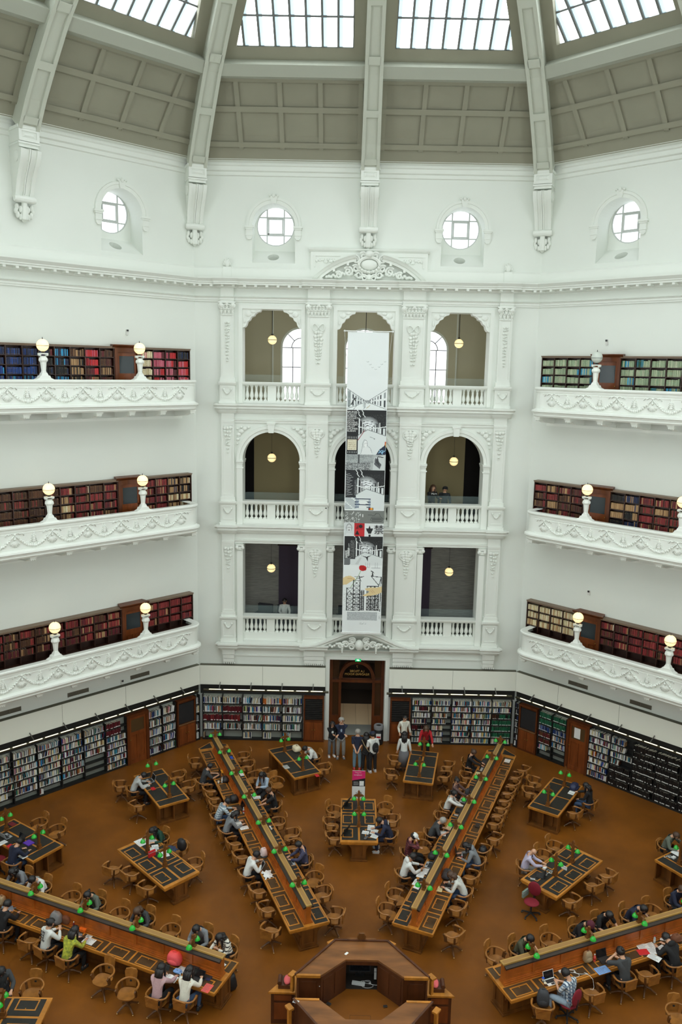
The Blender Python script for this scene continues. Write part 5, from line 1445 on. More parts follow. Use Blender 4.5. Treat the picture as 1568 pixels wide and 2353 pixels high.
DESK['E'] = inner_table(-45, 'reading table left of the left long desk, under white papers')
DESK['G'] = inner_table(45, 'reading table right of the right long desk, bald reader seated')
DESK['J'] = inner_table(-90, 'reading table cut by the lower left edge of the photo')
def outer_table(c, ang, label):
    t = thing('cubby_table', label, 'table', c, -math.radians(ang), 'tables with open cubbyholes at one end')
    H, W = 1.38, .6
    mb = MB(); mb.box(-W+.05, W-.05, -H+.28, H-.06, .1, .7) if False else mb.box(-.3, .3, -H+.3, H-.1, .05, .7); mb.box(-W+.04, W-.04, H-.4, H-.06, .0, .7); mb.build('body', OAKD, t)
    # open cubbies at the inner end
    mb = MB(); y0, y1 = -H+.05, -H+.36; w = W-.03
    mb.box(-w, w, y1-.02, y1, .08, .7); mb.box(-w-.02, w+.02, y0-.03, y1, 0, .08); mb.box(-w, w, y0, y1, .66, .7)
    for x in (-w, -.02, w-.04): mb.box(x, x+.04, y0, y1, .08, .7)
    mb.build('cubbyhole', OAKD, t)
    mb = MB(); mb.box(-W, W, -H, H, .71, .76); mb.box(-W+.02, W-.02, -H+.02, H-.02, .67, .71); mb.build('table_top', OAK, t)
    for x0, x1, a, b in ((-W+.06, W-.06, -H+.06, -H+.4), (-W+.06, W-.06, H-.4, H-.06), (-W+.06, -.035, -H+.46, -.03), (.035, W-.06, -H+.46, -.03), (-W+.06, -.035, .03, H-.46), (.035, W-.06, .03, H-.46)):
        mb = MB(); mb.box(x0, x1, a, b, .757, .763); mb.build('leather_panel', LEATH, t)
    for y in (-.88, .94): lamp_post(t, T(0, y, .76), .78, 0)
    return t
OT = [('B', (-2.635, 13.77, 0), -27.9, 'turned cubbyhole table left of the doorway group'), ('C', (2.63, 13.54, 0), 10.7, 'cubbyhole table right of the doorway, red-jacketed reader behind it')]
for n, r, ang, lb in (('D', 13.7, -33.75, 'cubbyhole table at far left, beside the left long desk'), ('F', 13.7, 33.75, 'cubbyhole table at far right, before the black volumes'), ('H', 13.8, -56.25, 'cubbyhole table at the left edge of the photo'), ('I', 13.7, 56.25, 'cubbyhole table at the right edge of the photo')):
    a = math.radians(ang); OT.append((n, (r*math.sin(a), r*math.cos(a), 0), ang, lb))
for n, c, ang, lb in OT: DESK[n] = outer_table(c, ang, lb)

# ------------------------------------------------------------------ central dais
CTOP = mat('dais_counter', rgb(118, 74, 36), .38, noise=.35, nscale=2.2, stretch=(.5, 2, 1), spec=.5)
DWOOD = mat('dais_wood', rgb(76, 40, 18), .4, noise=.3, nscale=5, stretch=(1, 1, .2))
t = thing('reference_dais', 'octagonal raised wooden librarians\' dais in the middle', 'counter', (-.04, 0, 0))
OUT = [(-1.68, .4), (-.7, 1.69), (.7, 1.69), (1.68, .4)]; INN = [(1.04, .4), (.42, .98), (-.42, .98), (-1.04, .4)]
def half(sg):
    o = [(x, sg*y) for x, y in OUT]; n = [(x, sg*y) for x, y in INN]; return o+n
for sg, nm in ((1, 'far'), (-1, 'near')):
    P = half(sg)
    # counter top as wedge shaped boards
    mb = MB(); mb.prism(P, 1.76, 1.8); c = mb.build('counter_top', CTOP, t)
    mb = MB(); k = lambda p, s: (p[0]*s, p[1]*s)
    for a, b in zip(P[:3], P[1:4]): mb.bar((*k(a, 1.0), 1.815), (*k(b, 1.0), 1.815), .05, .04)
    mb.build('counter_edge', DWOOD, c)
    mb = MB()
    for a, b in (((-1.66, sg*.4), (-1.05, sg*.4)), ((1.05, sg*.4), (1.66, sg*.4))): mb = MB(); mb.bar((*a, 1.78), (*b, 1.78), .06, .07); mb.build('end_moulding', OAK, c)
    # panelled walls between floor and counter
    mb = MB()
    O = [(x*.96, sg*y*.96) for x, y in OUT]; I = [(x*1.0, sg*y*1.0) for x, y in INN]
    def wl(mb, a, b, z0, z1, th=.04): mb.bar((*a, (z0+z1)/2), (*b, (z0+z1)/2), th, z1-z0)
    for a, b in zip(O[:3], O[1:4]): wl(mb, a, b, 0, 1.76)
    for i, (a, b) in enumerate(zip(I[:3], I[1:4])):
        if i == 1 and sg == 1: wl(mb, a, b, 1.66, 1.76); continue
        wl(mb, a, b, .93, 1.76)
        for f0, f1 in ((.08, .46), (.54, .92)):
            q = lambda f: (a[0]+(b[0]-a[0])*f, a[1]+(b[1]-a[1])*f)
            wl(mb, q(f0), q(f1), 1.05, 1.66, .065)
    for x0, x1 in ((-1.64, -1.04), (1.04, 1.64)):
        mb.box(x0, x1, min(sg*.4, sg*.44), max(sg*.4, sg*.44), .0, 1.76)
        xa, xb = x0+.12, x1-.12; mb.box(xa, xb, min(sg*.38, sg*.41), max(sg*.38, sg*.41), 1.0, 1.62)
    mb.build('panelled_wall', DWOOD, t)
mb = MB(); mb.prism([(-1.04, .42), (-.42, 1.0), (.42, 1.0), (1.04, .42), (1.04, -.42), (.42, -1.0), (-.42, -1.0), (-1.04, -.42)], 0, .93); mb.box(-1.66, 1.66, -.38, .38, 0, .927); mb.build('dais_floor', FLOORM, t)
mb = MB(); mb.box(-.3, .22, .12, .125, .93, .932); mb.box(-.3, -.295, -.3, .12, .93, .932); mb.box(.215, .22, -.3, .12, .93, .932); mb.build('floor_hatch', DARK, t)
mb = MB(); mb.box(-.42, .42, 1.56, 1.6, .93, 1.68); mb.box(-.46, -.42, 1.0, 1.6, .93, 1.68); mb.box(.42, .46, 1.0, 1.6, .93, 1.68); mb.box(-.46, .46, .98, 1.6, .9, .9285); mb.build('recess', mat('recess_dark', rgb(40, 34, 28), .7), t)
mb = MB(); mb.box(-.38, .38, 1.7, 1.76, 1.7, 1.84); mb.prism([(-.1, 1.84), (.1, 1.84), (.12, 1.92), (.06, 2.0), (-.06, 2.0), (-.12, 1.92)], 1.7, 1.76, 'y'); mb.build('crest', OAKD, t)
for x, y, r in ((-.8, 1.72, .6), (.8, 1.72, -.6), (-1.76, .55, .95), (1.76, .55, -.95), (-1.76, -.55, -.95), (1.76, -.55, .95)):
    mb = MB(); mb.cbox(x, y, 1.7, .2, .14, .05, r); mb.cbox(x, y, 1.45, .08, .08, .46, r); mb.build('corner_bracket', OAK, t)
for sg, nm in ((-1, 'left'), (1, 'right')):
    t2 = thing('catalogue_desk', 'wedge-shaped wooden side desk against the %s of the central dais' % nm, 'desk', (sg*2.05-.04, .8, 0), 0, 'side desks of the dais')
    mb = MB(); X = lambda x: sg*(x-2.05)
    mb.prism([(X(2.4), 0), (X(1.7), 0), (X(1.7), .75), (X(1.95), .6)], .9, .95); mb.build('top', OAK, t2)
    mb = MB(); mb.prism([(X(2.33), .04), (X(1.72), .04), (X(1.72), .7), (X(1.94), .56)], 0, .9); mb.build('body', DWOOD, t2)
    mb = MB(); x0, x1 = sorted((X(2.25), X(1.8))); mb.box(x0, x1, .015, .04, .15, .62); mb.box(x0, x1, .015, .04, .7, .86); mb.build('panel', WOODM, t2)
    t3 = thing('cushioned_stand', 'dark stand with pink cushion and roll on the %s side desk' % nm, 'stand', (sg*1.98-.04, 1.0, .95), 0, 'stands on the side desks')
    mb = MB(); mb.box(-.17, .17, -.08, .28, 0, .1); mb.build('stand_base', DWOOD, t3)
    mb = MB(); mb.ell((sg*-.06, .1, .13), (.1, .17, .06), 14, 7); mb.build('cushion', mat('pink_cushion', rgb(206, 90, 92), .8), t3, smooth='all')
    mb = MB(); mb.tube([(sg*.14, -.06, .14), (sg*.14, .22, .14)], .055, 12); mb.build('roll', DWOOD, t3, smooth=40)

# ------------------------------------------------------------------ chairs
CHW = mat('chair_wood', rgb(150, 98, 42), .34, noise=.28, nscale=6, spec=.5)
CHW2 = mat('chair_wood_dark', rgb(94, 58, 26), .4, noise=.25, nscale=6)
CAPM = mat('worn_caster', rgb(190, 150, 96), .35, metal=.6)
def wood_chair(low=False):
    t = thing('swivel_chair', '', 'chair')
    
    # saddle seat
    mb = MB(); n = 20; R = []
    for i in range(n):
        a = 2*PI*i/n; c, s = math.cos(a), math.sin(a)
        x = .25*math.copysign(abs(c)**.7, c); y = .235*math.copysign(abs(s)**.7, s); R.append((x, y))
    top = [(x, y, .46+.012*(abs(x)/.25)**2) for x, y in R]; inn = [(x*.6, y*.6-.02, .438) for x, y in R]; bot = [(x*.94, y*.94, .42) for x, y in R]
    mb.add(top+inn+bot+[(0, -.03, .435)], [(i, (i+1) % n, n+(i+1) % n, n+i) for i in range(n)]+[(i, 2*n+i, 2*n+(i+1) % n, (i+1) % n) for i in range(n)]+[tuple(range(3*n-1, 2*n-1, -1))]+[(n+i, n+(i+1) % n, 3*n) for i in range(n)])
    mb.build('seat', CHW, t, smooth=50)
    # horseshoe arm rail
    mb = MB(); pts = []; rad = []
    for i in range(17):
        a = -.42+(PI+.84)*i/16; x = .29*math.cos(a); y = -.05-.26*math.sin(a)
        if i < 2 or i > 14: y += .05; x *= .98
        pts.append((x, y, .665+(.075 if low else .03)*max(0, math.sin(max(0, min(PI, a))))**2)); rad.append(.024 if 1 < i < 15 else .032)
    mb.tube(pts, rad, 7); mb.build('arm_rail', CHW, t, smooth=50)
    # tall back splat with crest
    mb = MB(); prof = [(.13, .45), (.145, .6), (.16, .72), (.17, .87), (.14, .93), (0, .945)]
    if low: prof = [(.17, .45), (.18, .6), (.19, .7), (.19, .755), (.1, .775), (0, .78)]
    full = prof+[(-x, z) for x, z in reversed(prof[:-1])]
    th = lambda z: -.27-.10*(max(0, z-.5))
    vs = [(x, th(z)-.06*(1-(x/.2)**2)*.5, z) for x, z in full]+[(x, th(z)-.035-.03*(1-(x/.2)**2), z) for x, z in full]; k = len(full)
    mb.add(vs, [tuple(range(k)), tuple(range(2*k-1, k-1, -1))]+[(i, k+i, k+(i+1) % k, (i+1) % k) for i in range(k)])
    mb.build('backrest', CHW, t)
    mb = MB(); mb.cbox(0, th(.62)+.0, .62, .05, .02, .04); mb.build('handhold', DARK, t)
    for sg in (-1, 1):
        mb = MB(); mb.prism([(.02, .44), (.1, .44), (.12, .55), (.17, .64), (.05, .66), (.03, .55)], sg*.26-.02, sg*.26+.02, 'x'); mb.build('arm_support', CHW2, t)
        mb = MB(); mb.bar((sg*.2, -.2, .44), (sg*.235, -.22, .66), .06, .02, up=(sg, -1, 0)); mb.build('back_slat', CHW2, t)
    mb = MB(); mb.lathe([(.1, .41), (.06, .38), (.035, .34), (.035, .2), (.06, .17), (.06, .12), (.03, .1)], n=10); mb.build('pedestal', CHW2, t, smooth=40)
    for i in range(4):
        a = PI/4+i*PI/2; c, s = math.cos(a), math.sin(a); mb = MB()
        mb.tube([(c*.03, s*.03, .17), (c*.12, s*.12, .15), (c*.24, s*.24, .075), (c*.3, s*.3, .045)], [.032, .03, .026, .024], 6); l = mb.build('leg', CHW2, t, smooth=40)
        mb = MB(); mb.ell((c*.3, s*.3, .022), (.024, .024, .022), 8, 5); mb.build('caster', CAPM, l)
    return t
def office_chair():
    RED = mat('red_upholstery', rgb(122, 16, 34), .8, noise=.1, nscale=40)
    t = thing('office_chair', '', 'chair')
    mb = MB(); mb.ell((0, 0, .46), (.24, .23, .05), 18, 8); mb.build('seat', RED, t, smooth='all')
    mb = MB(); mb.ell((0, -.25, .78), (.21, .05, .24), 18, 10); mb.build('backrest', RED, t, smooth='all')
    mb = MB(); mb.bar((0, -.1, .42), (0, -.27, .43), .05, .02); mb.bar((0, -.27, .42), (0, -.29, .75), .05, .02, up=(0, 1, 0)); mb.build('back_bar', BLK, t)
    mb = MB(); mb.lathe([(.08, .42), (.03, .39), (.025, .12), (.05, .08)], n=10); mb.build('pedestal', BLK, t)
    for i in range(5):
        a = 2*PI*i/5; c, s = math.cos(a), math.sin(a); mb = MB(); mb.bar((0, 0, .1), (c*.29, s*.29, .07), .04, .03); l = mb.build('leg', BLK, t)
        mb = MB(); mb.ell((c*.29, s*.29, .03), (.03, .03, .03), 8, 5); mb.build('caster', BLK, l)
    return t
DN = {'SL': 'left long desk', 'SR': 'right long desk', 'LL': 'lower left long desk', 'RR': 'lower right long desk', 'A': 'middle table', 'B': 'table left of doorway', 'C': 'table right of doorway', 'D': 'far left table', 'E': 'left paper-strewn table', 'F': 'far right table', 'G': 'bald reader\'s table', 'H': 'left edge table', 'I': 'right edge table', 'J': 'lower left corner table'}
SIDE = {'SL': ('left', 'right'), 'SR': ('left', 'right'), 'LL': ('near', 'far'), 'RR': ('far', 'near'), 'A': ('left', 'right'), 'B': ('left', 'right'), 'C': ('left', 'right'), 'D': ('left', 'right'), 'E': ('lower', 'upper'), 'F': ('left', 'right'), 'G': ('upper', 'lower'), 'H': ('lower', 'upper'), 'I': ('left', 'right'), 'J': ('left', 'right')}
OD = ['nearest the dais', 'second from the dais', 'third from the dais', 'fourth from the dais', 'fifth from the dais', 'sixth from the dais', 'seventh from the dais', 'eighth from the dais', 'ninth from the dais', 'tenth from the dais', 'eleventh from the dais', 'twelfth from the dais', 'thirteenth from the dais', 'fourteenth from the dais', 'fifteenth from the dais', 'sixteenth from the dais', 'seventeenth from the dais']
SEAT = {}
PROTO = {}
for desk, s, i, n, x, y, h, occ, kind in CHAIRS:
    if kind == 'red': lb = 'red upholstered office chair at the %s%s' % (DN[desk], ', reader seated' if occ else '')
    else: lb = '%s %s wooden swivel chair, %s side of %s, %s' % ('occupied' if occ else 'empty', 'low-backed' if kind == 'low' else 'high-backed', SIDE[desk][(s+1)//2], DN[desk], OD[i] if n > 1 else 'alone')
    if kind not in PROTO: PROTO[kind] = o = office_chair() if kind == 'red' else wood_chair(kind == 'low')
    else: o = copy_tree(PROTO[kind])
    o['label'] = lb; o['group'] = 'red office chairs' if kind == 'red' else 'wooden swivel chairs at the desks'
    o.location = (x, y, 0); o.rotation_euler = (0, 0, HD(h))
    if occ: SEAT[occ] = (x, y, h)
# ------------------------------------------------------------------ people
def cloth(name, c, **k): return mat('cloth_'+name, c, .85, noise=k.pop('noise', .08), nscale=k.pop('nscale', 30), **k)
SKIN = mat('skin', rgb(206, 158, 128), .5, noise=.05, nscale=20); SKIN2 = mat('skin_tan', rgb(178, 128, 98), .5, noise=.05, nscale=20)
HAIRB = mat('hair_black', rgb(26, 22, 22), .45, noise=.3, nscale=40); HAIRN = mat('hair_brown', rgb(74, 52, 36), .5, noise=.3, nscale=40); HAIRG = mat('hair_grey', rgb(150, 146, 140), .6, noise=.2, nscale=40)
EYES = mat('eye_dark', (.02, .015, .012), .3); LIPS = mat('lips', rgb(150, 82, 74), .5)
def plaid(name, c1, c2, c3, s=14):
    if name in MATS: return MATS[name]
    m = mat(name, c1, .85); nt = m.node_tree; N = nt.nodes; L = nt.links
    tc = N.new('ShaderNodeTexCoord'); src = None
    for ax, c in ((0, c2), (2, c3)):
        sx = N.new('ShaderNodeSeparateXYZ'); L.new(tc.outputs['Object'], sx.inputs[0])
        mu = N.new('ShaderNodeMath'); mu.operation = 'MULTIPLY'; mu.inputs[1].default_value = s; L.new(sx.outputs[ax], mu.inputs[0])
        fr = N.new('ShaderNodeMath'); fr.operation = 'FRACT'; L.new(mu.outputs[0], fr.inputs[0])
        gt = N.new('ShaderNodeMath'); gt.operation = 'GREATER_THAN'; gt.inputs[1].default_value = .58; L.new(fr.outputs[0], gt.inputs[0])
        mx = N.new('ShaderNodeMix'); mx.data_type = 'RGBA'; L.new(gt.outputs[0], mx.inputs['Factor'])
        if src is None: mx.inputs['A'].default_value = (*c1, 1)
        else: L.new(src, mx.inputs['A'])
        mx.inputs['B'].default_value = (*c, 1); src = mx.outputs['Result']
    L.new(src, N['Principled BSDF'].inputs['Base Color']); return m
def stripes(name, c1, c2, s=14, thr=.7):
    if name in MATS: return MATS[name]
    m = mat(name, c1, .85); nt = m.node_tree; N = nt.nodes; L = nt.links
    tc = N.new('ShaderNodeTexCoord'); sx = N.new('ShaderNodeSeparateXYZ'); L.new(tc.outputs['Object'], sx.inputs[0])
    mu = N.new('ShaderNodeMath'); mu.operation = 'MULTIPLY'; mu.inputs[1].default_value = s; L.new(sx.outputs[2], mu.inputs[0])
    fr = N.new('ShaderNodeMath'); fr.operation = 'FRACT'; L.new(mu.outputs[0], fr.inputs[0])
    gt = N.new('ShaderNodeMath'); gt.operation = 'GREATER_THAN'; gt.inputs[1].default_value = thr; L.new(fr.outputs[0], gt.inputs[0])
    mx = N.new('ShaderNodeMix'); mx.data_type = 'RGBA'; L.new(gt.outputs[0], mx.inputs['Factor']); mx.inputs['A'].default_value = (*c1, 1); mx.inputs['B'].default_value = (*c2, 1)
    L.new(mx.outputs['Result'], N['Principled BSDF'].inputs['Base Color']); return m
def skin_mesh(name, verts, edges, radii, root, m, parent, sub=1):
    me = bpy.data.meshes.new(name); me.from_pydata(verts, edges, []); o = bpy.data.objects.new(name, me); C.objects.link(o)
    sk = o.modifiers.new('s', 'SKIN'); sk.use_smooth_shade = True
    for i, r in enumerate(radii):
        r = r if hasattr(r, '__len__') else (r, r); me.skin_vertices[0].data[i].radius = r; me.skin_vertices[0].data[i].use_root = (i == root)
    if sub: ss = o.modifiers.new('u', 'SUBSURF'); ss.levels = sub; ss.render_levels = sub
    dg = bpy.context.evaluated_depsgraph_get(); dg.update()
    out = bpy.data.meshes.new_from_object(o.evaluated_get(dg)); bpy.data.objects.remove(o); bpy.data.meshes.remove(me)
    out.materials.clear(); out.materials.append(m)
    return ob(name, out, parent)
def V(*p): return Vector(p)
def two_bone(S, H, a, b, pole):
    d = H-S; L = min(d.length, (a+b)*.985); n = d.normalized(); H = S+n*L
    x = (a*a-b*b+L*L)/(2*L); h = math.sqrt(max(0, a*a-x*x)); p = (pole-n*pole.dot(n)).normalized()
    return S+n*x+p*h, H
def person(label, loc, heading, top, bottom, hair='black', style='short', lean=22, look=28, hands=None, sit=True, sleeve='long', shoes=(.03, .03, .03), skin=None,
           hood=False, female=False, cap=None, skirt=None, scale=1.0, turn=0, legs=None, knee=.42, group=None, beard=False, glasses=False, hat=None, twist=0, hem=.0, ponytail=False):
    skin = skin or SKIN
    t = thing('person', label, 'person', loc, HD(heading), group); t.scale = (scale*1.06, scale*1.04, scale) if sit else (scale*1.13, scale*1.12, scale)
    HM = {'black': HAIRB, 'brown': HAIRN, 'grey': HAIRG, 'none': None}[hair]
    la = math.radians(lean); up = V(0, math.sin(la), math.cos(la)); fw = V(0, math.cos(la), -math.sin(la))
    pz = .565 if sit else .93
    pel = V(0, -.06 if sit else 0, pz); k = .92 if female else 1.0
    waist = pel+V(0, .01, .14)+up*.03; chest = waist+up*.24; upc = chest+up*.1; neck = upc+up*.09; 
    hp = math.radians(lean*.6+look); hu = V(0, math.sin(hp), math.cos(hp)); hf = V(0, math.cos(hp), -math.sin(hp)); tw = RZ(-math.radians(turn)).to_3x3()
    hu = tw @ hu; hf = tw @ hf; hx = hf.cross(hu)
    hb = neck+hu*.07; hc = hb+hu*.075+hf*.025; htop = hc+hu*.075
    sw = .178*k
    SL_, SR_ = upc+V(-sw, 0, -.01), upc+V(sw, 0, -.01)
    verts = [pel, waist, chest, upc, neck, hb, hc, htop]; R = [(.105, .095), (.098*k, .082), (.112*k, .088), (.085, .07), (.052, .05), (.062, .068), (.082, .094), (.055, .062)]
    E = [(0, 1), (1, 2), (2, 3), (3, 4), (4, 5), (5, 6), (6, 7)]
    # nose, chin and ears
    def addv(p, r, par): verts.append(p); R.append(r); E.append((par, len(verts)-1)); return len(verts)-1
    addv(hc+hf*.105-hu*.02, .013, 6); addv(hb+hf*.075-hu*.005, .03, 5)
    for s in (-1, 1): addv(hc+hx*s*.09-hu*.015, (.014, .022), 6)
    nb = len(verts)
    body_arms = {}
    dh = hands or {}
    for s in (-1, 1):
        S = SL_ if s < 0 else SR_
        H = dh.get(s, (s*.15, .42, .82) if sit else (s*.27, .05, .84)); H = V(*H)
        pole = V(s*.6, -.5, -.6) if sit else V(s*.25, -1, -.1)
        if s in dh and len(dh.get('pole', ())): pole = V(s*dh['pole'][0], *dh['pole'][1:])
        el, H = two_bone(S, H, .285*scale/scale, .25, pole)
        i1 = addv(S, .05*k, 3); i2 = addv(S.lerp(el, .5), .045*k, i1); i3 = addv(el, .041*k, i2); i4 = addv(el.lerp(H, .5), .037*k, i3); i5 = addv(H, .026, i4)
        d = (H-el).normalized(); sd = d.cross(V(0, 0, 1)).normalized() if abs(d.z) < .95 else V(1, 0, 0); dn = sd.cross(d)
        pm = addv(H+d*.05, (.034, .018), i5)
        for q, (o, l) in enumerate(((-.03, .062), (-.01, .072), (.01, .07), (.03, .056))):
            f1 = addv(H+d*(.085+.3*l)+sd*o, .0095, pm); addv(H+d*(.085+.3*l+.5*l)+sd*o*1.1-(dn if dn.z > 0 else -dn)*.022, .008, f1)
        th = addv(H+d*.045-sd*s*.036, .011, pm); addv(H+d*.085-sd*s*.05, .009, th)
        body_arms[s] = (i1, i2, i3, i4, i5)
    leg = {}
    for s in (-1, 1):
        if sit:
            hip = pel+V(s*.095, .03, -.03); kn = V(s*(.13), knee, .49); an = V(s*.14, knee-.06, .09); toe = an+V(0, .13, -.045)
            if legs: kn, an = V(s*legs[0], legs[1], .5), V(s*legs[0]*1.05, legs[2], .1); toe = an+V(0, .13, -.05)
        else:
            sx = legs or .1; hip = pel+V(s*.078, 0, -.06); kn = V(s*sx, .015, .49); an = V(s*sx*1.05, -.01, .08); toe = an+V(s*.02, .13, -.045)
        a1 = addv(hip, .088 if sit else .07, 0); a2 = addv(hip.lerp(kn, .5), .078 if sit else .072, a1); a3 = addv(kn, .057, a2); a4 = addv(kn.lerp(an, .4), .055, a3); a5 = addv(an, .038, a4); a6 = addv(toe, (.035, .03), a5); leg[s] = (a1, a2, a3, a4, a5, a6)
    body = skin_mesh('body', verts, E, R, 0, skin, t)
    # garments follow the same skeleton, slightly wider
    def garment(name, ids, m, grow, root, over=None, extra=()):
        mp = {v: i for i, v in enumerate(ids)}; vv = [verts[i] for i in ids]; ee = [(mp[a], mp[b]) for a, b in E if a in mp and b in mp]
        rr = [(lambda r: (r[0]+grow, r[1]+grow) if hasattr(r, '__len__') else (r+grow, r+grow))(R[i]) for i in ids]
        for i, r in (over or {}).items(): rr[mp[i]] = r
        for p_, r, par in extra: vv.append(p_); rr.append(r); ee.append((mp[par], len(vv)-1))
        return skin_mesh(name, vv, ee, rr, mp[root], m, t)
    ids = [0, 1, 2, 3]
    for s in (-1, 1): ids += list(body_arms[s][:5 if sleeve == 'long' else 2 if sleeve == 'none' else 3])
    over = {0: (.155, .138), 1: (.15*k, .128), 2: (.158*k, .128), 3: (.125*k, .102)}
    for s in (-1, 1):
        over[body_arms[s][0]] = (.08*k, .08*k); over[body_arms[s][1]] = (.068*k, .068*k)
        if sleeve != 'none': over[body_arms[s][2]] = (.06*k, .06*k)
        if sleeve == 'long': over[body_arms[s][3]] = (.052, .052); over[body_arms[s][4]] = (.038, .038)
    garment('top', ids, top, .014, 2, over, [(neck-up*.02, (.07, .064), 3), (pel-up*(.06 if sit else .1), (.175*k, .15), 0)])
    lids = [0]+[i for s in (-1, 1) for i in leg[s][:5]]
    if skirt:
        mb = MB(); z0 = .28; n = 16
        mb.lathe([(.17, pz+.05), (.2, pz-.12), (.24, z0), (.23, z0), (.19, pz-.12), (.16, pz+.05)], n=n, caps=False); mb.build('skirt', skirt, t, smooth='all')
    else: garment('trousers', lids, bottom, .016, 0, {0: (.135, .12) if sit else (.115, .105)})
    SM = mat('shoe_%d%d%d' % tuple(int(x*255) for x in shoes), shoes, .5)
    for s in (-1, 1):
        an, toe = verts[leg[s][4]], verts[leg[s][5]]; mb = MB(); d = (toe-an); d.z = 0; a = math.atan2(-d.x, d.y)
        mb.M = T(an.x, an.y, an.z-.085) @ RZ(a); mb.ell((0, .045, .045), (.047, .135, .045), 12, 7); mb.box(-.042, .042, -.07, .15, 0, .02); mb.ell((0, -.03, .075), (.044, .05, .05), 10, 6); mb.build('shoe', SM, t, smooth=60)
    # face
    Fm = Matrix(((hx.x, hf.x, hu.x, hc.x), (hx.y, hf.y, hu.y, hc.y), (hx.z, hf.z, hu.z, hc.z), (0, 0, 0, 1)))
    mb = MB(Fm)
    for s in (-1, 1): mb.ell((s*.034, .082, .012), (.013, .012, .008), 8, 5); mb.bar((s*.018, .09, .035), (s*.052, .078, .036), .008, .006)
    mb.build('eyes', EYES, t)
    mb = MB(Fm); mb.ell((0, .088, -.062), (.024, .012, .007), 8, 5); mb.build('mouth', LIPS, t)
    if glasses:
        mb = MB(Fm); 
        for s in (-1, 1): mb.ell((s*.035, .095, .01), (.026, .006, .018), 10, 6)
        mb.box(-.09, .09, .09, .095, .012, .018); mb.build('sunglasses', BLK, t)
    # hair
    if HM:
        mb = MB(Fm); n, mm = 16, 10; vs = []; fs = []
        for j in range(mm+1):
            ph = PI*j/mm
            for i in range(n):
                a = 2*PI*i/n; x, y, z = math.sin(ph)*math.cos(a), math.sin(ph)*math.sin(a), math.cos(ph)
                w_ = 1.05+.07*math.sin(7*a+3*ph)*math.sin(5*ph+label.__len__()); vs.append((x*.104*w_, y*.118*w_-.01, z*.114*w_+.018))
        for j in range(mm):
            for i in range(n):
                q = (j*n+i, j*n+(i+1) % n, (j+1)*n+(i+1) % n, (j+1)*n+i); c = [sum(vs[w][d] for w in q)/4 for d in range(3)]
                if c[1] > .03 and c[2] < .055+.02*math.sin(c[0]*60+len(label)): continue
                if style == 'short' and c[2] < -.045 or c[2] < -.06 and c[1] > -.02: continue
                fs.append(q)
        mb.add(vs, fs)
        if style in ('long', 'mid'):
            L = .34 if style == 'long' else .2; Fi = Fm.inverted().to_3x3(); dwn = Fi @ V(0, 0, -1); bk = Fi @ (-fw)
            p0 = V(0, -.06, .0); pts = [p0, p0+V(0, -.05, -.08), p0+V(0, -.05, -.08)+dwn*L*.5+bk*.035, p0+V(0, -.05, -.08)+dwn*L+bk*.02]
            for x in (-.055, 0, .055): mb.tube([p+V(x, abs(x)*.5, 0) for p in pts], [.06, .062, .055, .02], 8)
            for s in (-1, 1): mb.tube([V(s*.08, .02, .05), V(s*.095, .025, -.03), V(s*.092, .02, -.03)+dwn*L*.4, V(s*.08, .03, -.03)+dwn*L*.75], [.03, .034, .03, .012], 7)
        if style == 'bun': mb.ell((0, -.12, .07), (.045, .045, .045), 10, 7)
        if ponytail or style == 'pony':
            Fi = Fm.inverted().to_3x3(); dwn = Fi @ V(0, 0, -1); p = V(0, -.12, .04); mb.tube([p, p+V(0, -.04, -.02), p+V(0, -.05, 0)+dwn*.14, p+V(0, -.03, 0)+dwn*.24], [.03, .035, .03, .01], 8)
        mb.build('hair', HM, t, smooth='all')
    elif hair == 'none': pass
    if cap:
        mb = MB(Fm); mb.lathe([(.112, .035), (.114, .07), (.09, .115), (.04, .138), (.001, .142)], n=16, caps=False); mb.ell((0, .13, .04), (.075, .075, .012), 12, 5); mb.build('cap', cap, t, smooth='all')
    if hat:
        mb = MB(Fm); mb.ell((0, -.015, .05), (.118, .128, .1), 16, 9); mb.build('beanie', hat, t, smooth='all')
    if hood:
        mb = MB(); p = neck-fw*.06; mb.M = T(*p); mb.ell((0, -.02, -.02), (.13, .07, .1), 12, 7); mb.build('hood', top, t, smooth='all')
    t['_neck'] = list(neck)
    return t, Fm, dict(neck=neck, upc=upc, chest=chest, fw=fw, up=up, waist=waist)

CL = lambda n, r, g, b, **k: cloth(n, rgb(r, g, b), **k)
JEAN = CL('jeans', 62, 84, 116); DKT = CL('dark_trousers', 30, 30, 34); GRT = CL('grey_trousers', 140, 138, 132); BLKC = CL('black', 26, 26, 28); WHT = CL('white', 216, 218, 214); CREAM = CL('cream', 222, 220, 206)
GRY = CL('grey', 122, 126, 130); DGR = CL('dark_grey', 62, 64, 66); NAVY = CL('navy', 30, 36, 58); LGR = CL('light_grey', 178, 180, 178)
PLAIDB = plaid('cloth_plaid_blue', rgb(150, 166, 176), rgb(86, 104, 122), rgb(196, 204, 206)); PLAIDW = plaid('cloth_plaid_check', rgb(206, 214, 220), rgb(66, 84, 108), rgb(120, 140, 160), 11); PLAIDM = plaid('cloth_plaid_maroon', rgb(84, 30, 38), rgb(38, 20, 26), rgb(110, 50, 52), 12)
STRIPE = stripes('cloth_striped', rgb(222, 218, 204), rgb(34, 34, 36), 11)
YEL = mat('cloth_floral_yellow', rgb(196, 196, 60), .85, col2=rgb(110, 124, 50), nscale=14); PINK = CL('mauve', 190, 156, 160); NAVP = mat('cloth_navy_print', rgb(44, 46, 72), .85, col2=rgb(84, 84, 110), nscale=40)
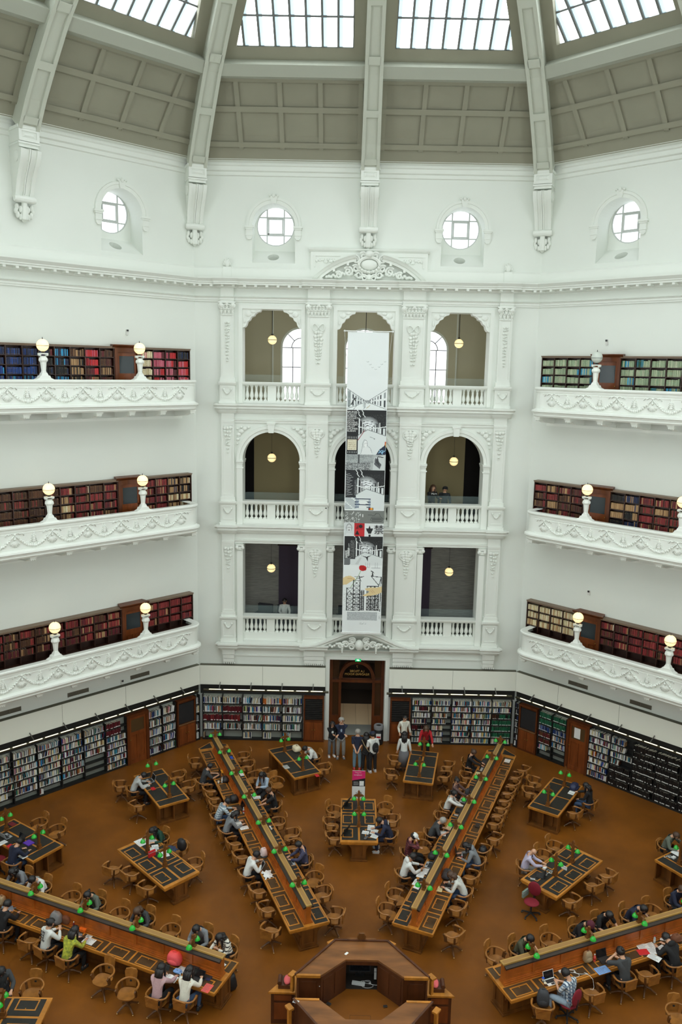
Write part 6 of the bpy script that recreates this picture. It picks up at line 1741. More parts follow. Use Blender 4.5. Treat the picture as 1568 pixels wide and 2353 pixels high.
DGREEN = CL('dark_green', 22, 62, 46); OLV = CL('olive', 74, 76, 56); LAV = CL('lavender', 186, 180, 204); GRNG = CL('grey_green', 96, 104, 92); RED = CL('red', 178, 26, 34); FLOR = mat('cloth_dark_floral', rgb(52, 44, 52), .85, col2=rgb(130, 96, 84), nscale=30); BLS = CL('pale_blue', 160, 178, 196)
WPAT = mat('cloth_white_pattern', rgb(214, 214, 206), .85, col2=rgb(186, 188, 182), nscale=30)
LAP = {-1: (-.1, .5, .83), 1: (.1, .5, .83)}; WRITE = {-1: (-.18, .46, .79), 1: (.12, .48, .8)}; HEAD = {-1: (-.1, .32, 1.05), 1: (.16, .46, .79)}; TAB = {-1: (-.12, .38, .92), 1: (.12, .38, .92)}; PHONE = {-1: (-.05, .34, .84), 1: (.08, .34, .84)}
PP = {
 'P1': dict(label='person in dark tee typing on a laptop, left side of left long desk', top=DGR, bottom=BLKC, lean=24, look=22, hands=LAP, sleeve='short'),
 'P2': dict(label='person in pale blue plaid shirt bent over a laptop, left long desk', top=PLAIDB, bottom=JEAN, lean=30, look=25, hands=LAP),
 'P3': dict(label='person in grey sweater reading white pages, left long desk', top=GRY, bottom=DKT, lean=28, look=35, hands=WRITE, style='mid', female=True),
 'P4': dict(label='person in white sweater holding up a tablet, left long desk', top=WHT, bottom=BLKC, lean=26, look=20, hands=TAB),
 'P5': dict(label='long-haired person in grey cardigan looking down, right side of left long desk', top=BLS, bottom=BLKC, lean=10, look=40, hands=PHONE, style='long', female=True, sleeve='long'),
 'P6': dict(label='brown-haired person in black tee with outstretched arms, left long desk', top=BLKC, bottom=DKT, hair='brown', lean=14, look=25, hands={-1: (-.16, .5, .78), 1: (.14, .42, .72)}, sleeve='short'),
 'P7': dict(label='person in navy patterned shirt reading, right side of left long desk', top=NAVP, bottom=DKT, lean=10, look=38, hands={-1: (-.1, .42, .82), 1: (.1, .42, .82)}),
 'P8': dict(label='person in white shirt resting head down beside cream backpack', top=WHT, bottom=BLKC, lean=38, look=45, hands={-1: (-.05, .36, .86), 1: (.1, .4, .84)}),
 'P9': dict(label='person in navy hoodie with white lettering writing at middle table', top=NAVY, bottom=NAVY, lean=30, look=38, hands=WRITE, hood=True, shoes=(.6, .6, .6)),
 'P10': dict(label='brown-haired person in black jacket reading at right long desk', top=BLKC, bottom=BLKC, hair='brown', style='bun', lean=10, look=25, hands={-1: (-.1, .46, .84), 1: (.12, .5, .82)}, female=True),
 'P11': dict(label='person in dark floral top turned to her neighbour, right long desk', top=FLOR, bottom=BLKC, style='bun', lean=6, look=15, turn=50, hands=WRITE, female=True),
 'P12': dict(label='person in white jacket with ponytail reaching across right long desk', top=WHT, bottom=BLKC, style='pony', lean=20, look=15, hands={-1: (-.12, .42, .8), 1: (.08, .66, .86)}, female=True),
 'P13': dict(label='grey-haired person in dark tee leaning over papers, right long desk', top=DGR, bottom=DKT, hair='grey', lean=32, look=25, hands={-1: (-.12, .48, .8), 1: (.16, .44, .82)}, sleeve='short'),
 'P14': dict(label='person in white cap and maroon checked shirt, hand to face', top=PLAIDM, bottom=BLKC, lean=8, look=35, hands={-1: (-.05, .3, .84), 1: (.08, .2, 1.15)}, cap=WHT),
 'P15': dict(label='person in white hooded top reading papers, right long desk', top=WHT, bottom=BLKC, lean=22, look=28, hands={-1: (-.14, .5, .84), 1: (.12, .46, .84)}, hood=True, skin=SKIN2),
 'P16': dict(label='person in grey hooded top writing, right side of right long desk', top=GRY, bottom=JEAN, style='mid', lean=32, look=36, hands=WRITE, hood=True),
 'P17': dict(label='brown-haired person in white patterned sweater writing, right long desk', top=WPAT, bottom=JEAN, hair='brown', style='mid', lean=36, look=34, hands={-1: (-.2, .5, .8), 1: (.12, .46, .8)}, female=True),
 'P18': dict(label='long-haired person in black jacket and jeans, far right table', top=BLKC, bottom=JEAN, style='long', lean=6, look=38, hands={-1: (-.12, .3, .7), 1: (.16, .5, .8)}, female=True),
 'P19': dict(label='bald person in lavender shirt typing on a laptop', top=LAV, bottom=GRT, hair='none', lean=18, look=30, hands={-1: (-.1, .48, .83), 1: (.1, .5, .83)}),
 'P20': dict(label='person in grey-green jacket, hand at cheek, right edge table', top=GRNG, bottom=DKT, hair='brown', lean=26, look=34, hands=HEAD),
 'P21': dict(label='person in grey and white jacket writing at far left table', top=LGR, bottom=DKT, lean=32, look=38, hands=WRITE),
 'P22': dict(label='long-haired person in dark green top bent over white sheets', top=DGREEN, bottom=BLKC, style='long', lean=34, look=42, hands={-1: (-.15, .44, .8), 1: (.12, .46, .8)}, female=True),
 'P24': dict(label='person in navy shirt writing at left edge table', top=NAVY, bottom=JEAN, lean=24, look=30, hands=WRITE),
 'P26': dict(label='person in grey sweater, head bowed, far side of lower left desk', top=GRY, bottom=JEAN, lean=34, look=40, hands=WRITE, style='mid'),
 'P27': dict(label='person in white shirt behind the partition of the lower left desk', top=WHT, bottom=DKT, lean=32, look=36, hands=WRITE),
 'P28': dict(label='person with ponytail and grey-green jacket behind the lower left desk', top=GRNG, bottom=BLKC, style='pony', lean=30, look=34, hands=WRITE, female=True),
 'P29': dict(label='brown-haired person in dark jacket behind the lower left desk', top=DGR, bottom=BLKC, hair='brown', style='mid', lean=30, look=36, hands=WRITE, female=True),
 'P30': dict(label='person in mid grey shirt with short black hair, lower left desk', top=GRY, bottom=DKT, lean=28, look=34, hands=WRITE),
 'P31': dict(label='long-haired person in black and white striped sweater', top=STRIPE, bottom=DKT, style='long', lean=20, look=36, hands={-1: (-.06, .34, .95), 1: (.2, .42, .8)}, female=True),
 'P32': dict(label='person in black top, white cuffs, near side at left edge', top=BLKC, bottom=DKT, lean=22, look=20, hands=WRITE),
 'P33': dict(label='person in white jacket with black lettering on the back', top=WHT, bottom=DKT, style='bun', lean=14, look=10, turn=35, hands={-1: (-.12, .4, .84), 1: (.16, .3, 1.0)}, female=True),
 'P34': dict(label='long-haired person in yellow floral top', top=YEL, bottom=BLKC, style='long', lean=24, look=20, hands=WRITE, female=True),
 'P35': dict(label='long-haired person in mauve sweater at lower left desk', top=PINK, bottom=BLKC, style='long', lean=16, look=18, hands={-1: (-.14, .44, .8), 1: (.2, .5, .8)}, female=True),
 'P36': dict(label='long-haired person in loose white top at end of lower left desk', top=CREAM, bottom=JEAN, style='long', lean=18, look=22, hands={-1: (-.16, .46, .8), 1: (.16, .48, .84)}, female=True),
 'P37': dict(label='person in olive tee behind the near end of lower right desk', top=OLV, bottom=DKT, lean=28, look=32, hands=WRITE, sleeve='short'),
 'P38': dict(label='black-haired person in black tee behind lower right desk', top=BLKC, bottom=DKT, lean=24, look=40, hands={-1: (-.2, .44, .8), 1: (.2, .46, .8)}, sleeve='short'),
 'P39': dict(label='person in maroon beanie behind lower right desk', top=BLKC, bottom=DKT, lean=34, look=40, hands=WRITE, hat=CL('maroon_wool', 84, 28, 44)),
 'P40': dict(label='person in navy tee bent over, behind lower right desk', top=NAVY, bottom=DKT, lean=36, look=40, hands=WRITE, sleeve='short'),
 'P41': dict(label='person in navy jacket at the right edge behind lower right desk', top=NAVY, bottom=DKT, hair='brown', lean=20, look=25, hands=WRITE),
 'P42': dict(label='person in blue checked shirt looking at a phone on red chair', top=PLAIDW, bottom=BLS, lean=8, look=36, hands=PHONE, sleeve='short', legs=(.2, .42, .36)),
 'P43': dict(label='person in grey tee at open black laptop, hand at head', top=DGR, bottom=DKT, style='bun', lean=18, look=20, hands={-1: (-.16, .26, 1.12), 1: (.16, .42, .84)}, sleeve='short'),
 'P44': dict(label='person in black hooded top over scattered papers', top=BLKC, bottom=BLKC, lean=34, look=34, hands=WRITE, hood=True),
 'P45': dict(label='dark-clothed person at the lower left corner table', top=DGR, bottom=DKT, lean=20, look=30, hands=WRITE),
}
PEO = {}
for k, (x, y, h) in SEAT.items():
    PEO[k] = person(loc=(x, y, 0), heading=h, group=None, **PP[k])
# lettering on two tops
def backtext(k, s, size, m, dz=0):
    t, Fm, b = PEO[k]; p = b['chest']-b['fw']*.155+b['up']*dz; fw = b['fw']
    M = Matrix(((1, 0, 0, p.x), (0, fw.y, b['up'].y, p.y), (0, fw.z, b['up'].z, p.z), (0, 0, 0, 1)))
    text(s, size, 'lettering', m, t, M, sp=.85)
backtext('P33', 'REIM\nAGE\nTHE\nFLOW', .085, BLKC, .0)
backtext('P9', 'OHMI', .09, WHT, .12)
# standing visitors
ST = [
 dict(label='person in black top and grey trousers with sunglasses, by the doorway', loc=(-1.1, 15.74, 0), heading=165, top=BLKC, bottom=CL('mid_grey', 104, 106, 108), style='long', female=True, sit=False, lean=2, look=8, glasses=True, hands={-1: (-.24, .05, .86), 1: (.0, .2, 1.2)}, shoes=(.85, .85, .85), scale=.93),
 dict(label='grey-haired person in navy blazer with folded arms, by the doorway', loc=(-.7, 15.6, 0), heading=176, top=NAVY, bottom=GRT, hair='grey', sit=False, lean=0, look=4, hands={-1: (.12, .2, 1.12), 1: (-.12, .22, 1.15)}, shoes=(.2, .2, .2), scale=1.06),
 dict(label='grey-haired person in navy tee, hands clasped behind, seen from behind', loc=(0, 14.6, 0), heading=4, top=NAVY, bottom=CL('light_jeans', 104, 134, 150), hair='grey', sit=False, lean=3, look=2, hands={-1: (-.04, -.17, .86), 1: (.04, -.17, .86), 'pole': (1, .1, 0)}, sleeve='short', shoes=(.5, .05, .05), scale=1.0),
 dict(label='long-haired person all in black with strap bag, seen from behind', loc=(.36, 14.5, 0), heading=10, top=BLKC, bottom=BLKC, style='long', female=True, sit=False, lean=2, look=4, shoes=(.05, .05, .05), scale=.95),
 dict(label='person in black cap and white tee with black backpack', loc=(.66, 14.42, 0), heading=-25, top=WHT, bottom=BLKC, sit=False, lean=3, look=4, cap=NAVY, sleeve='short', shoes=(.6, .6, .6), scale=.99, hands={-1: (-.2, .2, .95), 1: (.24, .05, .86)}),
 dict(label='person in white top facing the room, before the right cabinet', loc=(2.1, 16.4, 0), heading=170, top=CREAM, bottom=DKT, style='pony', female=True, sit=False, lean=2, look=10, hands={-1: (-.26, .05, .88), 1: (.22, .12, .98)}, scale=.96),
 dict(label='long-haired person in white top and grey skirt, seen from behind', loc=(1.98, 14.6, 0), heading=5, top=WHT, bottom=DKT, style='long', female=True, sit=False, lean=3, look=8, skirt=CL('skirt_grey', 112, 112, 116), scale=.96),
 dict(label='person in red jacket leaning on the table right of the doorway', loc=(3.0, 15.75, 0), heading=185, top=RED, bottom=BLKC, hair='brown', style='mid', female=True, sit=False, lean=26, look=8, hands={-1: (-.3, .42, .8), 1: (.28, .42, .8)}, scale=.96),
 dict(label='long-haired person in black lettered sweatshirt at the right middle arcade', loc=(3.16, 18.7, 9.93), heading=150, top=BLKC, bottom=BLKC, hair='brown', style='long', female=True, sit=False, lean=4, look=8, hands={-1: (-.2, .3, 1.2), 1: (.16, .3, 1.0)}, scale=1.0),
 dict(label='person in black cap and dark jacket at the right middle arcade', loc=(3.76, 18.8, 9.93), heading=200, top=CL('charcoal', 36, 40, 44), bottom=BLKC, sit=False, lean=2, look=4, turn=-40, cap=BLKC, scale=.95)]
for i, d in enumerate(ST): PEO['S%d' % (i+1)] = person(**d)
t, Fm, b = PEO['S9']; text('Mare.', .13, 'lettering', WHT, t, T(0, b['chest'].y+.15, b['chest'].z+.06) @ RZ(PI))
t, Fm, b = PEO['S5']
bp = thing('backpack', 'black backpack worn by the person in cap and white tee', 'backpack', t.location, t.rotation_euler[2]); mb = MB(); mb.ell((0, -.22, 1.2), (.15, .09, .22), 12, 8); mb.build('bag_body', BLKC, bp, smooth='all'); mb = MB(); mb.ell((0, -.3, 1.12), (.11, .05, .11), 10, 6); mb.build('pocket', BLKC, bp, smooth='all')
t, Fm, b = PEO['S4']
bp = thing('shoulder_bag', 'tan strap bag carried by the person all in black', 'bag', t.location, t.rotation_euler[2]); mb = MB(); mb.tube([(-.17, -.05, 1.42), (-.05, -.16, 1.25), (.14, -.17, .98), (.2, -.1, .9)], .016, 6); mb.build('strap', CL('tan_strap', 150, 130, 96), bp); mb = MB(); mb.ell((.22, -.1, .86), (.05, .13, .11), 12, 7); mb.build('bag_body', BLKC, bp, smooth='all')
# seated reader in the lower lobby with dark armchairs
def armchair(x, y, rz, label):
    t = thing('armchair', label, 'armchair', (x, y, 4.6), rz, 'dark armchairs in the lower lobby'); DC = mat('armchair_cloth', rgb(62, 62, 68), .8)
    mb = MB(); mb.box(-.36, .36, -.3, .34, .12, .42); mb.build('seat', DC, t); mb = MB(); mb.box(-.36, .36, -.42, -.26, .12, 1.02); mb.build('backrest', DC, t)
    for s in (-1, 1): mb = MB(); mb.box(s*.4-.06, s*.4+.06, -.42, .34, .1, .6); mb.build('armrest', DC, t)
    mb = MB(); mb.box(-.34, .34, -.36, .3, 0, .12); mb.build('base', BLK, t)
armchair(-4.55, 19.7, PI*.9, 'empty dark armchair in the left lower lobby opening'); armchair(-3.5, 19.5, PI, 'dark armchair with a person in white jacket'); armchair(-.6, 19.6, PI, 'dark armchair partly behind the hanging banner')
PEO['L'] = person('person in white jacket lounging in a dark lobby armchair', (-3.5, 19.5, 4.6), 180, WHT, BLKC, style='short', lean=-8, look=14, hands={-1: (-.22, .22, .66), 1: (.1, .2, .74)}, glasses=True)

t, Fm, b = PEO['S2']; mb = MB(); mb.ell((0, .1, 1.27), (.042, .03, .15), 10, 8); mb.build('shirt_front', BLS, t, smooth='all')
t, Fm, b = PEO['S1']; mb = MB(); mb.ell((.0, .11, 1.27), (.05, .04, .1), 10, 7); mb.build('white_scarf', WHT, t, smooth='all')
ITEMS = [('laptop', -5.64, 12.32, 0.768, 67, 'black laptop open before the dark tee reader, left long desk', {'c': 'black'}),
('bottle', -5.31, 11.82, 0.768, 67, 'white bottle beside black bag, left long desk', {'c': 'white'}),
('cup', -5.44, 11.77, 0.768, 67, 'small white cup beside the black laptop, left long desk', {'c': 'white'}),
('bag', -5.21, 11.94, 0.768, 67, 'black bag against the partition, left long desk', {'c': 'black', 's': (0.2, 0.14, 0.09)}),
('sheet', -5.48, 12.67, 0.768, 67, 'yellow folder lying on the left long desk', {'c': 'yellow', 'w': 0.26, 'd': 0.2}),
('bag', -4.66, 10.46, 0.768, 67, 'black hat-shaped bag on the left long desk', {'c': 'black', 's': (0.17, 0.17, 0.12)}),
('laptop', -4.42, 9.94, 0.768, 67, 'black laptop before the plaid shirt, left long desk', {'c': 'black'}),
('bottle', -4.19, 9.64, 0.768, 67, 'clear bottle with red band, left long desk', {'c': 'clear'}),
('openbook', -4.28, 8.91, 0.768, 67, 'open book with white pages before the grey sweater, left long desk', {}),
('sheet', -4.05, 8.66, 0.768, 67, 'white sheet beside the open book, left long desk', {'c': 'white'}),
('bag', -3.19, 7.04, 0.768, 67, 'white and pink tote bag with dark base, left long desk', {'c': 'pinkwhite', 's': (0.15, 0.12, 0.14)}),
('tablet', -3.15, 6.24, 0.95, 67, 'tablet held up by the person in white sweater', {'c': 'silver', 'tilt': 60}),
('cloth', -2.96, 5.99, 0.768, 67, 'crumpled white cloth on the near half of the left long desk', {'c': 'white'}),
('sheet', -5.28, 13.87, 0.768, -112, 'bright blue folder on the right side of left long desk', {'c': 'blue', 'w': 0.24, 'd': 0.2}),
('openbook', -4.68, 12.51, 0.768, -112, 'open white book under a green lamp, left long desk', {}),
('sheet', -4.04, 10.81, 0.768, -112, 'white papers at the grey cardigan reader, left long desk', {'c': 'white', 'w': 0.3, 'd': 0.24}),
('sheet', -3.84, 10.75, 0.768, -100, 'loose white sheet beside the papers of the cardigan reader', {'c': 'white'}),
('laptop', -3.79, 10.25, 0.768, -112, 'dark laptop before the black tee reader, left long desk', {'c': 'black'}),
('sheet', -3.17, 8.7, 0.768, -112, 'single white sheet on the right side of left long desk', {'c': 'white', 'w': 0.24, 'd': 0.17}),
('laptop', -2.26, 6.67, 0.768, -112, 'laptop with bright blue screen, left long desk', {'c': 'silver', 'scr': 'blue'}),
('bag', -2.58, 14.66, 0.768, -118, 'cream and tan backpack on the table left of doorway', {'c': 'cream', 's': (0.22, 0.17, 0.12)}),
('sheet', -2.91, 13.19, 0.768, 62, 'folded grey newspaper on the table left of doorway', {'c': 'news', 'w': 0.3, 'd': 0.22}),
('sheet', -1.63, 12.54, 0.768, 62, 'red booklet on the corner of the table left of doorway', {'c': 'red', 'w': 0.22, 'd': 0.14}),
('sheet', 0.43, 8.86, 0.768, -85, 'white sheet farthest from camera on the middle table', {'c': 'white', 'w': 0.34, 'd': 0.24}),
('sheet', 0.23, 8.55, 0.768, -78, 'white sheet left in the paper spread of middle table', {'c': 'white', 'w': 0.2, 'd': 0.24}),
('sheet', 0.53, 8.6, 0.768, -71, 'white sheet in the centre of paper spread, middle table', {'c': 'white', 'w': 0.34, 'd': 0.24}),
('sheet', 0.56, 8.38, 0.768, -64, 'white sheet nearest the camera on the middle table', {'c': 'white', 'w': 0.34, 'd': 0.24}),
('bag', 0.24, 8.2, 0.768, -60, 'black and white pencil case on the middle table', {'c': 'blackwhite', 's': (0.12, 0.05, 0.035)}),
('sheet', 5.14, 13.35, 0.768, 112, 'open coloured magazine at the black jacket reader, right long desk', {'c': 'news', 'w': 0.3, 'd': 0.22}),
('sheet', 4.86, 12.99, 0.768, 112, 'pale yellow pad on the right long desk', {'c': 'paleyellow', 'w': 0.28, 'd': 0.2}),
('bag', 5.3, 13.92, 0.768, 112, 'black bag under the lamp near the far end, right long desk', {'c': 'black', 's': (0.2, 0.14, 0.08)}),
('bag', 4.2, 11.28, 0.768, 112, 'dark grey bag beside the floral top reader, right long desk', {'c': 'darkgrey', 's': (0.12, 0.1, 0.14)}),
('laptop', 3.98, 10.87, 0.768, 112, 'grey laptop between the two women, right long desk', {'c': 'silver'}),
('laptop', 3.72, 10.15, 0.768, 112, 'black laptop reached for by the white jacket, right long desk', {'c': 'black'}),
('phone', 3.58, 9.82, 0.768, 112, 'white phone on the left side of right long desk', {'c': 'white'}),
('openbook', 2.95, 8.6, 0.768, 100, 'open notebook under the grey-haired reader, right long desk', {}),
('sheet', 3.21, 8.99, 0.768, 112, 'cream paper under the lamp by the grey-haired reader', {'c': 'paleyellow', 'w': 0.26, 'd': 0.18}),
('laptop', 3.17, 8.58, 0.768, 112, 'dark laptop beside the grey-haired reader, right long desk', {'c': 'black'}),
('bag', 2.45, 7.13, 0.768, 112, 'black bag under the lamp beside silver laptop, right long desk', {'c': 'black', 's': (0.2, 0.15, 0.1)}),
('sheet', 2.64, 7.27, 0.768, 112, 'white sheet behind the black bag, right long desk', {'c': 'white', 'w': 0.2, 'd': 0.14}),
('laptop', 2.28, 6.71, 0.768, 112, 'silver laptop in front of the white cap reader, right long desk', {'c': 'silver'}),
('sheet', 2.16, 6.37, 0.768, 100, 'white sheet nearest the silver laptop, right long desk', {'c': 'white', 'w': 0.32, 'd': 0.24}),
('sheet', 1.96, 6.2, 0.768, 108, 'white sheet before the white hooded reader, right long desk', {'c': 'white', 'w': 0.32, 'd': 0.24}),
('sheet', 1.81, 5.77, 0.768, 116, 'white sheet under a black phone, right long desk', {'c': 'white', 'w': 0.32, 'd': 0.24}),
('sheet', 1.84, 5.59, 0.768, 124, 'white sheet under the lamp nearest the dais, right long desk', {'c': 'white', 'w': 0.32, 'd': 0.24}),
('phone', 1.88, 5.86, 0.775, 112, 'black phone lying on white papers, right long desk', {'c': 'black'}),
('openbook', 6.28, 14.16, 0.768, -67, 'white book lying near the far end of right long desk', {}),
('box', 4.25, 9.14, 0.768, -67, 'black box on the right side of right long desk', {'c': 'black', 's': (0.26, 0.14, 0.05)}),
('laptop', 3.4, 7.36, 0.768, -80, 'black laptop before the grey hooded reader, right long desk', {'c': 'black'}),
('bottle', 3.42, 7.16, 0.768, -80, 'short clear bottle before the grey hooded reader', {'c': 'clear', 's': 0.7}),
('bag', 2.79, 6.14, 0.768, -67, 'crumpled black bag against the partition, right long desk', {'c': 'darkgrey', 's': (0.24, 0.16, 0.1)}),
('sheet', 2.45, 5.49, 0.768, -75, 'cream writing pad before white patterned sweater, right long desk', {'c': 'paleyellow', 'w': 0.28, 'd': 0.26}),
('tablet', 2.78, 5.64, 0.768, -75, 'white tablet at the white patterned sweater reader', {'c': 'white'}),
('sheet', 2.61, 5.63, 0.768, -75, 'dark notebook at the white patterned sweater reader', {'c': 'black', 'w': 0.2, 'd': 0.16}),
('bag', 4.26, 7.96, 0.47, -67, 'black bag left on an empty chair, right long desk', {'c': 'black', 's': (0.17, 0.14, 0.12)}),
('sheet', -8.21, 11.43, 0.768, 56, 'white sheets before grey jacket reader, far left table', {'c': 'white'}),
('sheet', -7.87, 11.22, 0.768, 56, 'red book on the far left table', {'c': 'red', 'w': 0.22, 'd': 0.15}),
('laptop', -8.13, 11.82, 0.768, 56, 'grey laptop standing on the far left table', {'c': 'silver'}),
('sheet', -7.43, 7.64, 0.768, -135, 'large white sheet at the far corner, paper-strewn table', {'c': 'white', 'w': 0.42, 'd': 0.34}),
('sheet', -7.12, 7.78, 0.768, -126, 'large white sheet under dark green sleeves, paper-strewn table', {'c': 'white', 'w': 0.4, 'd': 0.3}),
('sheet', -6.5, 7.0, 0.768, -117, 'white sheet beside the right lamp post, paper-strewn table', {'c': 'white', 'w': 0.36, 'd': 0.28}),
('sheet', -6.89, 7.37, 0.768, -108, 'white sheet between the two lamp posts, paper-strewn table', {'c': 'white', 'w': 0.3, 'd': 0.22}),
('box', -6.88, 6.86, 0.768, -45, 'bright red folder standing on the paper-strewn table', {'c': 'red', 's': (0.26, 0.06, 0.2)}),
('openbook', -6.96, 7.19, 0.768, -135, 'small open book with green pages, paper-strewn table', {}),
('bag', -6.0, 7.4, 0.7, -135, 'black backpack hung over a chair at the paper-strewn table', {'c': 'black', 's': (0.18, 0.12, 0.2)}),
('cloth', -6.36, 7.51, 0.62, -135, 'dark blue jacket over a chair at paper-strewn table', {'c': 'denim'}),
('laptop', -12.09, 7.8, 0.768, -146, 'silver laptop on the left edge table', {'c': 'silver'}),
('box', -11.19, 7.43, 0.768, 34, 'purple box file on the left edge table', {'c': 'purple', 's': (0.3, 0.24, 0.03)}),
('sheet', -11.72, 7.22, 0.768, 34, 'red notebook near side of the left edge table', {'c': 'red', 'w': 0.26, 'd': 0.18}),
('sheet', -12.21, 8.56, 0.768, 34, 'dark red book far side of the left edge table', {'c': 'maroon', 'w': 0.28, 'd': 0.18}),
('laptop', -11.57, 7.52, 0.768, 34, 'black laptop beside purple box file, left edge table', {'c': 'black'}),
('sheet', -12.08, 7.42, 0.768, 34, 'white paper at the left edge table beside silver laptop', {'c': 'white'}),
('sheet', -11.09, 6.69, 0.768, 34, 'white paper before the navy shirt, left edge table', {'c': 'white', 'w': 0.28, 'd': 0.2}),
('bag', -10.78, 4.27, 0.768, 22, 'beige bag at the left end of lower left desk', {'c': 'tan', 's': (0.14, 0.12, 0.14)}),
('cloth', -10.51, 4.03, 0.768, 22, 'grey crumpled scarf on the lower left desk', {'c': 'bluegrey'}),
('bag', -8.86, 3.5, 0.768, 22, 'grey backpack behind the white lettered jacket, lower left desk', {'c': 'grey', 's': (0.2, 0.14, 0.18)}),
('bag', -8.56, 3.48, 0.768, 22, 'brown handbag beside the grey backpack, lower left desk', {'c': 'brown', 's': (0.15, 0.09, 0.13)}),
('bottle', -8.27, 3.26, 0.768, 22, 'dark red bottle with white cap, lower left desk', {'c': 'maroon'}),
('box', -7.98, 3.18, 0.768, 22, 'orange food box on the lower left desk', {'c': 'orange', 's': (0.22, 0.13, 0.08)}),
('bag', -8.21, 3.0, 0.768, 22, 'long white pouch on the lower left desk', {'c': 'cream', 's': (0.16, 0.05, 0.03)}),
('bag', -8.01, 2.98, 0.768, 22, 'small grey pouch beside the long white one, lower left desk', {'c': 'grey', 's': (0.09, 0.05, 0.03)}),
('sheet', -8.25, 2.81, 0.768, 22, 'white notebook before white lettered jacket, lower left desk', {'c': 'white', 'w': 0.26, 'd': 0.18}),
('tablet', -7.98, 2.79, 0.768, 22, 'dark tablet on the lower left desk among papers', {'c': 'black'}),
('sheet', -7.68, 2.76, 0.768, 22, 'white paper right of the dark tablet, lower left desk', {'c': 'white', 'w': 0.36, 'd': 0.24}),
('sheet', -7.74, 2.95, 0.768, 22, 'small white card behind the papers, lower left desk', {'c': 'white', 'w': 0.18, 'd': 0.1}),
('bag', -5.09, 1.98, 0.768, 22, 'coral pink backpack on the lower left desk', {'c': 'coral', 's': (0.22, 0.16, 0.18)}),
('tablet', -5.29, 1.73, 0.768, 22, 'dark tablet standing beside the coral backpack', {'c': 'black', 'tilt': 55}),
('bag', -4.95, 1.65, 0.768, 22, 'blue and white snack pack, lower left desk', {'c': 'bluewhite', 's': (0.13, 0.08, 0.03)}),
('bag', -4.68, 1.57, 0.768, 22, 'purple snack pouch beside the black box, lower left desk', {'c': 'purple', 's': (0.11, 0.07, 0.03)}),
('sheet', -4.84, 1.75, 0.768, 40, 'white paper beside coral backpack, lower left desk', {'c': 'white', 'w': 0.26, 'd': 0.2}),
('openbook', -5.06, 1.4, 0.768, 22, 'open notebook before the mauve sweater, lower left desk', {}),
('phone', -5.24, 1.5, 0.768, 22, 'white phone before the mauve sweater, lower left desk', {'c': 'white'}),
('bottle', -4.81, 1.32, 0.768, 22, 'clear water bottle between mauve and white tops, lower left desk', {'c': 'clear'}),
('box', -4.48, 1.65, 0.768, 22, 'black box with gilt edges, lower left desk', {'c': 'black', 's': (0.18, 0.16, 0.13)}),
('laptop', -4.16, 1.51, 0.768, 22, 'navy laptop at the dais end of lower left desk', {'c': 'navy'}),
('laptop', -4.38, 1.34, 0.768, 22, 'small dark laptop before the loose white top, lower left desk', {'c': 'black'}),
('sheet', -4.06, 1.1, 0.768, 22, 'red and white card at the dais end of lower left desk', {'c': 'redwhite', 'w': 0.22, 'd': 0.3}),
('sheet', -3.76, 1.95, 0.768, -140, 'small white card before the striped sweater, lower left desk', {'c': 'white', 'w': 0.1, 'd': 0.12}),
('bag', -3.59, 2.04, 0.0, 60, 'black backpack standing on the floor at the lower left desk end', {'c': 'black', 's': (0.2, 0.16, 0.24)}),
('laptop', 5.05, 1.61, 0.768, -22, 'white laptop with dark screen, lower right desk', {'c': 'white'}),
('cup', 4.84, 1.65, 0.768, -22, 'white and blue cup beside white laptop, lower right desk', {'c': 'white'}),
('cup', 4.85, 1.47, 0.768, -22, 'brown jar with lid beside white laptop, lower right desk', {'c': 'brown'}),
('phone', 5.31, 1.66, 0.768, -22, 'black phone right of the white laptop, lower right desk', {'c': 'black'}),
('box', 5.39, 1.99, 0.768, -22, 'white power brick with cable, lower right desk', {'c': 'white', 's': (0.1, 0.06, 0.04)}),
('cable', 5.61, 1.91, 0.768, -22, 'long white charging cable looping over the lower right desk', {}),
('bag', 6.24, 2.42, 0.768, -22, 'crumpled brown paper bag, lower right desk', {'c': 'tan', 's': (0.14, 0.1, 0.17)}),
('bottle', 6.44, 2.43, 0.768, -22, 'red and white bottle beside the paper bag, lower right desk', {'c': 'redwhite'}),
('laptop', 6.74, 2.49, 0.768, -22, 'large black laptop before the grey tee, lower right desk', {'c': 'black'}),
('sheet', 6.56, 2.1, 0.768, -22, 'blue and white newspaper, lower right desk', {'c': 'bluewhite', 'w': 0.4, 'd': 0.26}),
('bottle', 8.4, 3.25, 0.768, -22, 'clear bottle with bright red cap, lower right desk', {'c': 'redcap'}),
('sheet', 8.22, 3.1, 0.768, -22, 'white sheet at the back of the scattered papers, lower right desk', {'c': 'white', 'w': 0.34, 'd': 0.24}),
('sheet', 8.01, 3.05, 0.771, -9, 'white sheet at the left of the scattered papers, lower right desk', {'c': 'white', 'w': 0.34, 'd': 0.24}),
('sheet', 8.21, 2.89, 0.774, 4, 'white sheet in the middle of the scattered papers, lower right desk', {'c': 'white', 'w': 0.34, 'd': 0.24}),
('sheet', 8.8, 3.42, 0.777, 17, 'white sheet right of the red-capped bottle, lower right desk', {'c': 'white', 'w': 0.34, 'd': 0.24}),
('sheet', 9.02, 3.56, 0.78, 30, 'white sheet farthest right behind the black hooded top', {'c': 'white', 'w': 0.34, 'd': 0.24}),
('sheet', 8.17, 2.62, 0.783, 43, 'white sheet at the desk edge, nearest of the scattered papers', {'c': 'white', 'w': 0.34, 'd': 0.24}),
('sheet', 8.53, 3.0, 0.786, 56, 'small white sheet by the black hooded sleeve, lower right desk', {'c': 'white', 'w': 0.2, 'd': 0.24}),
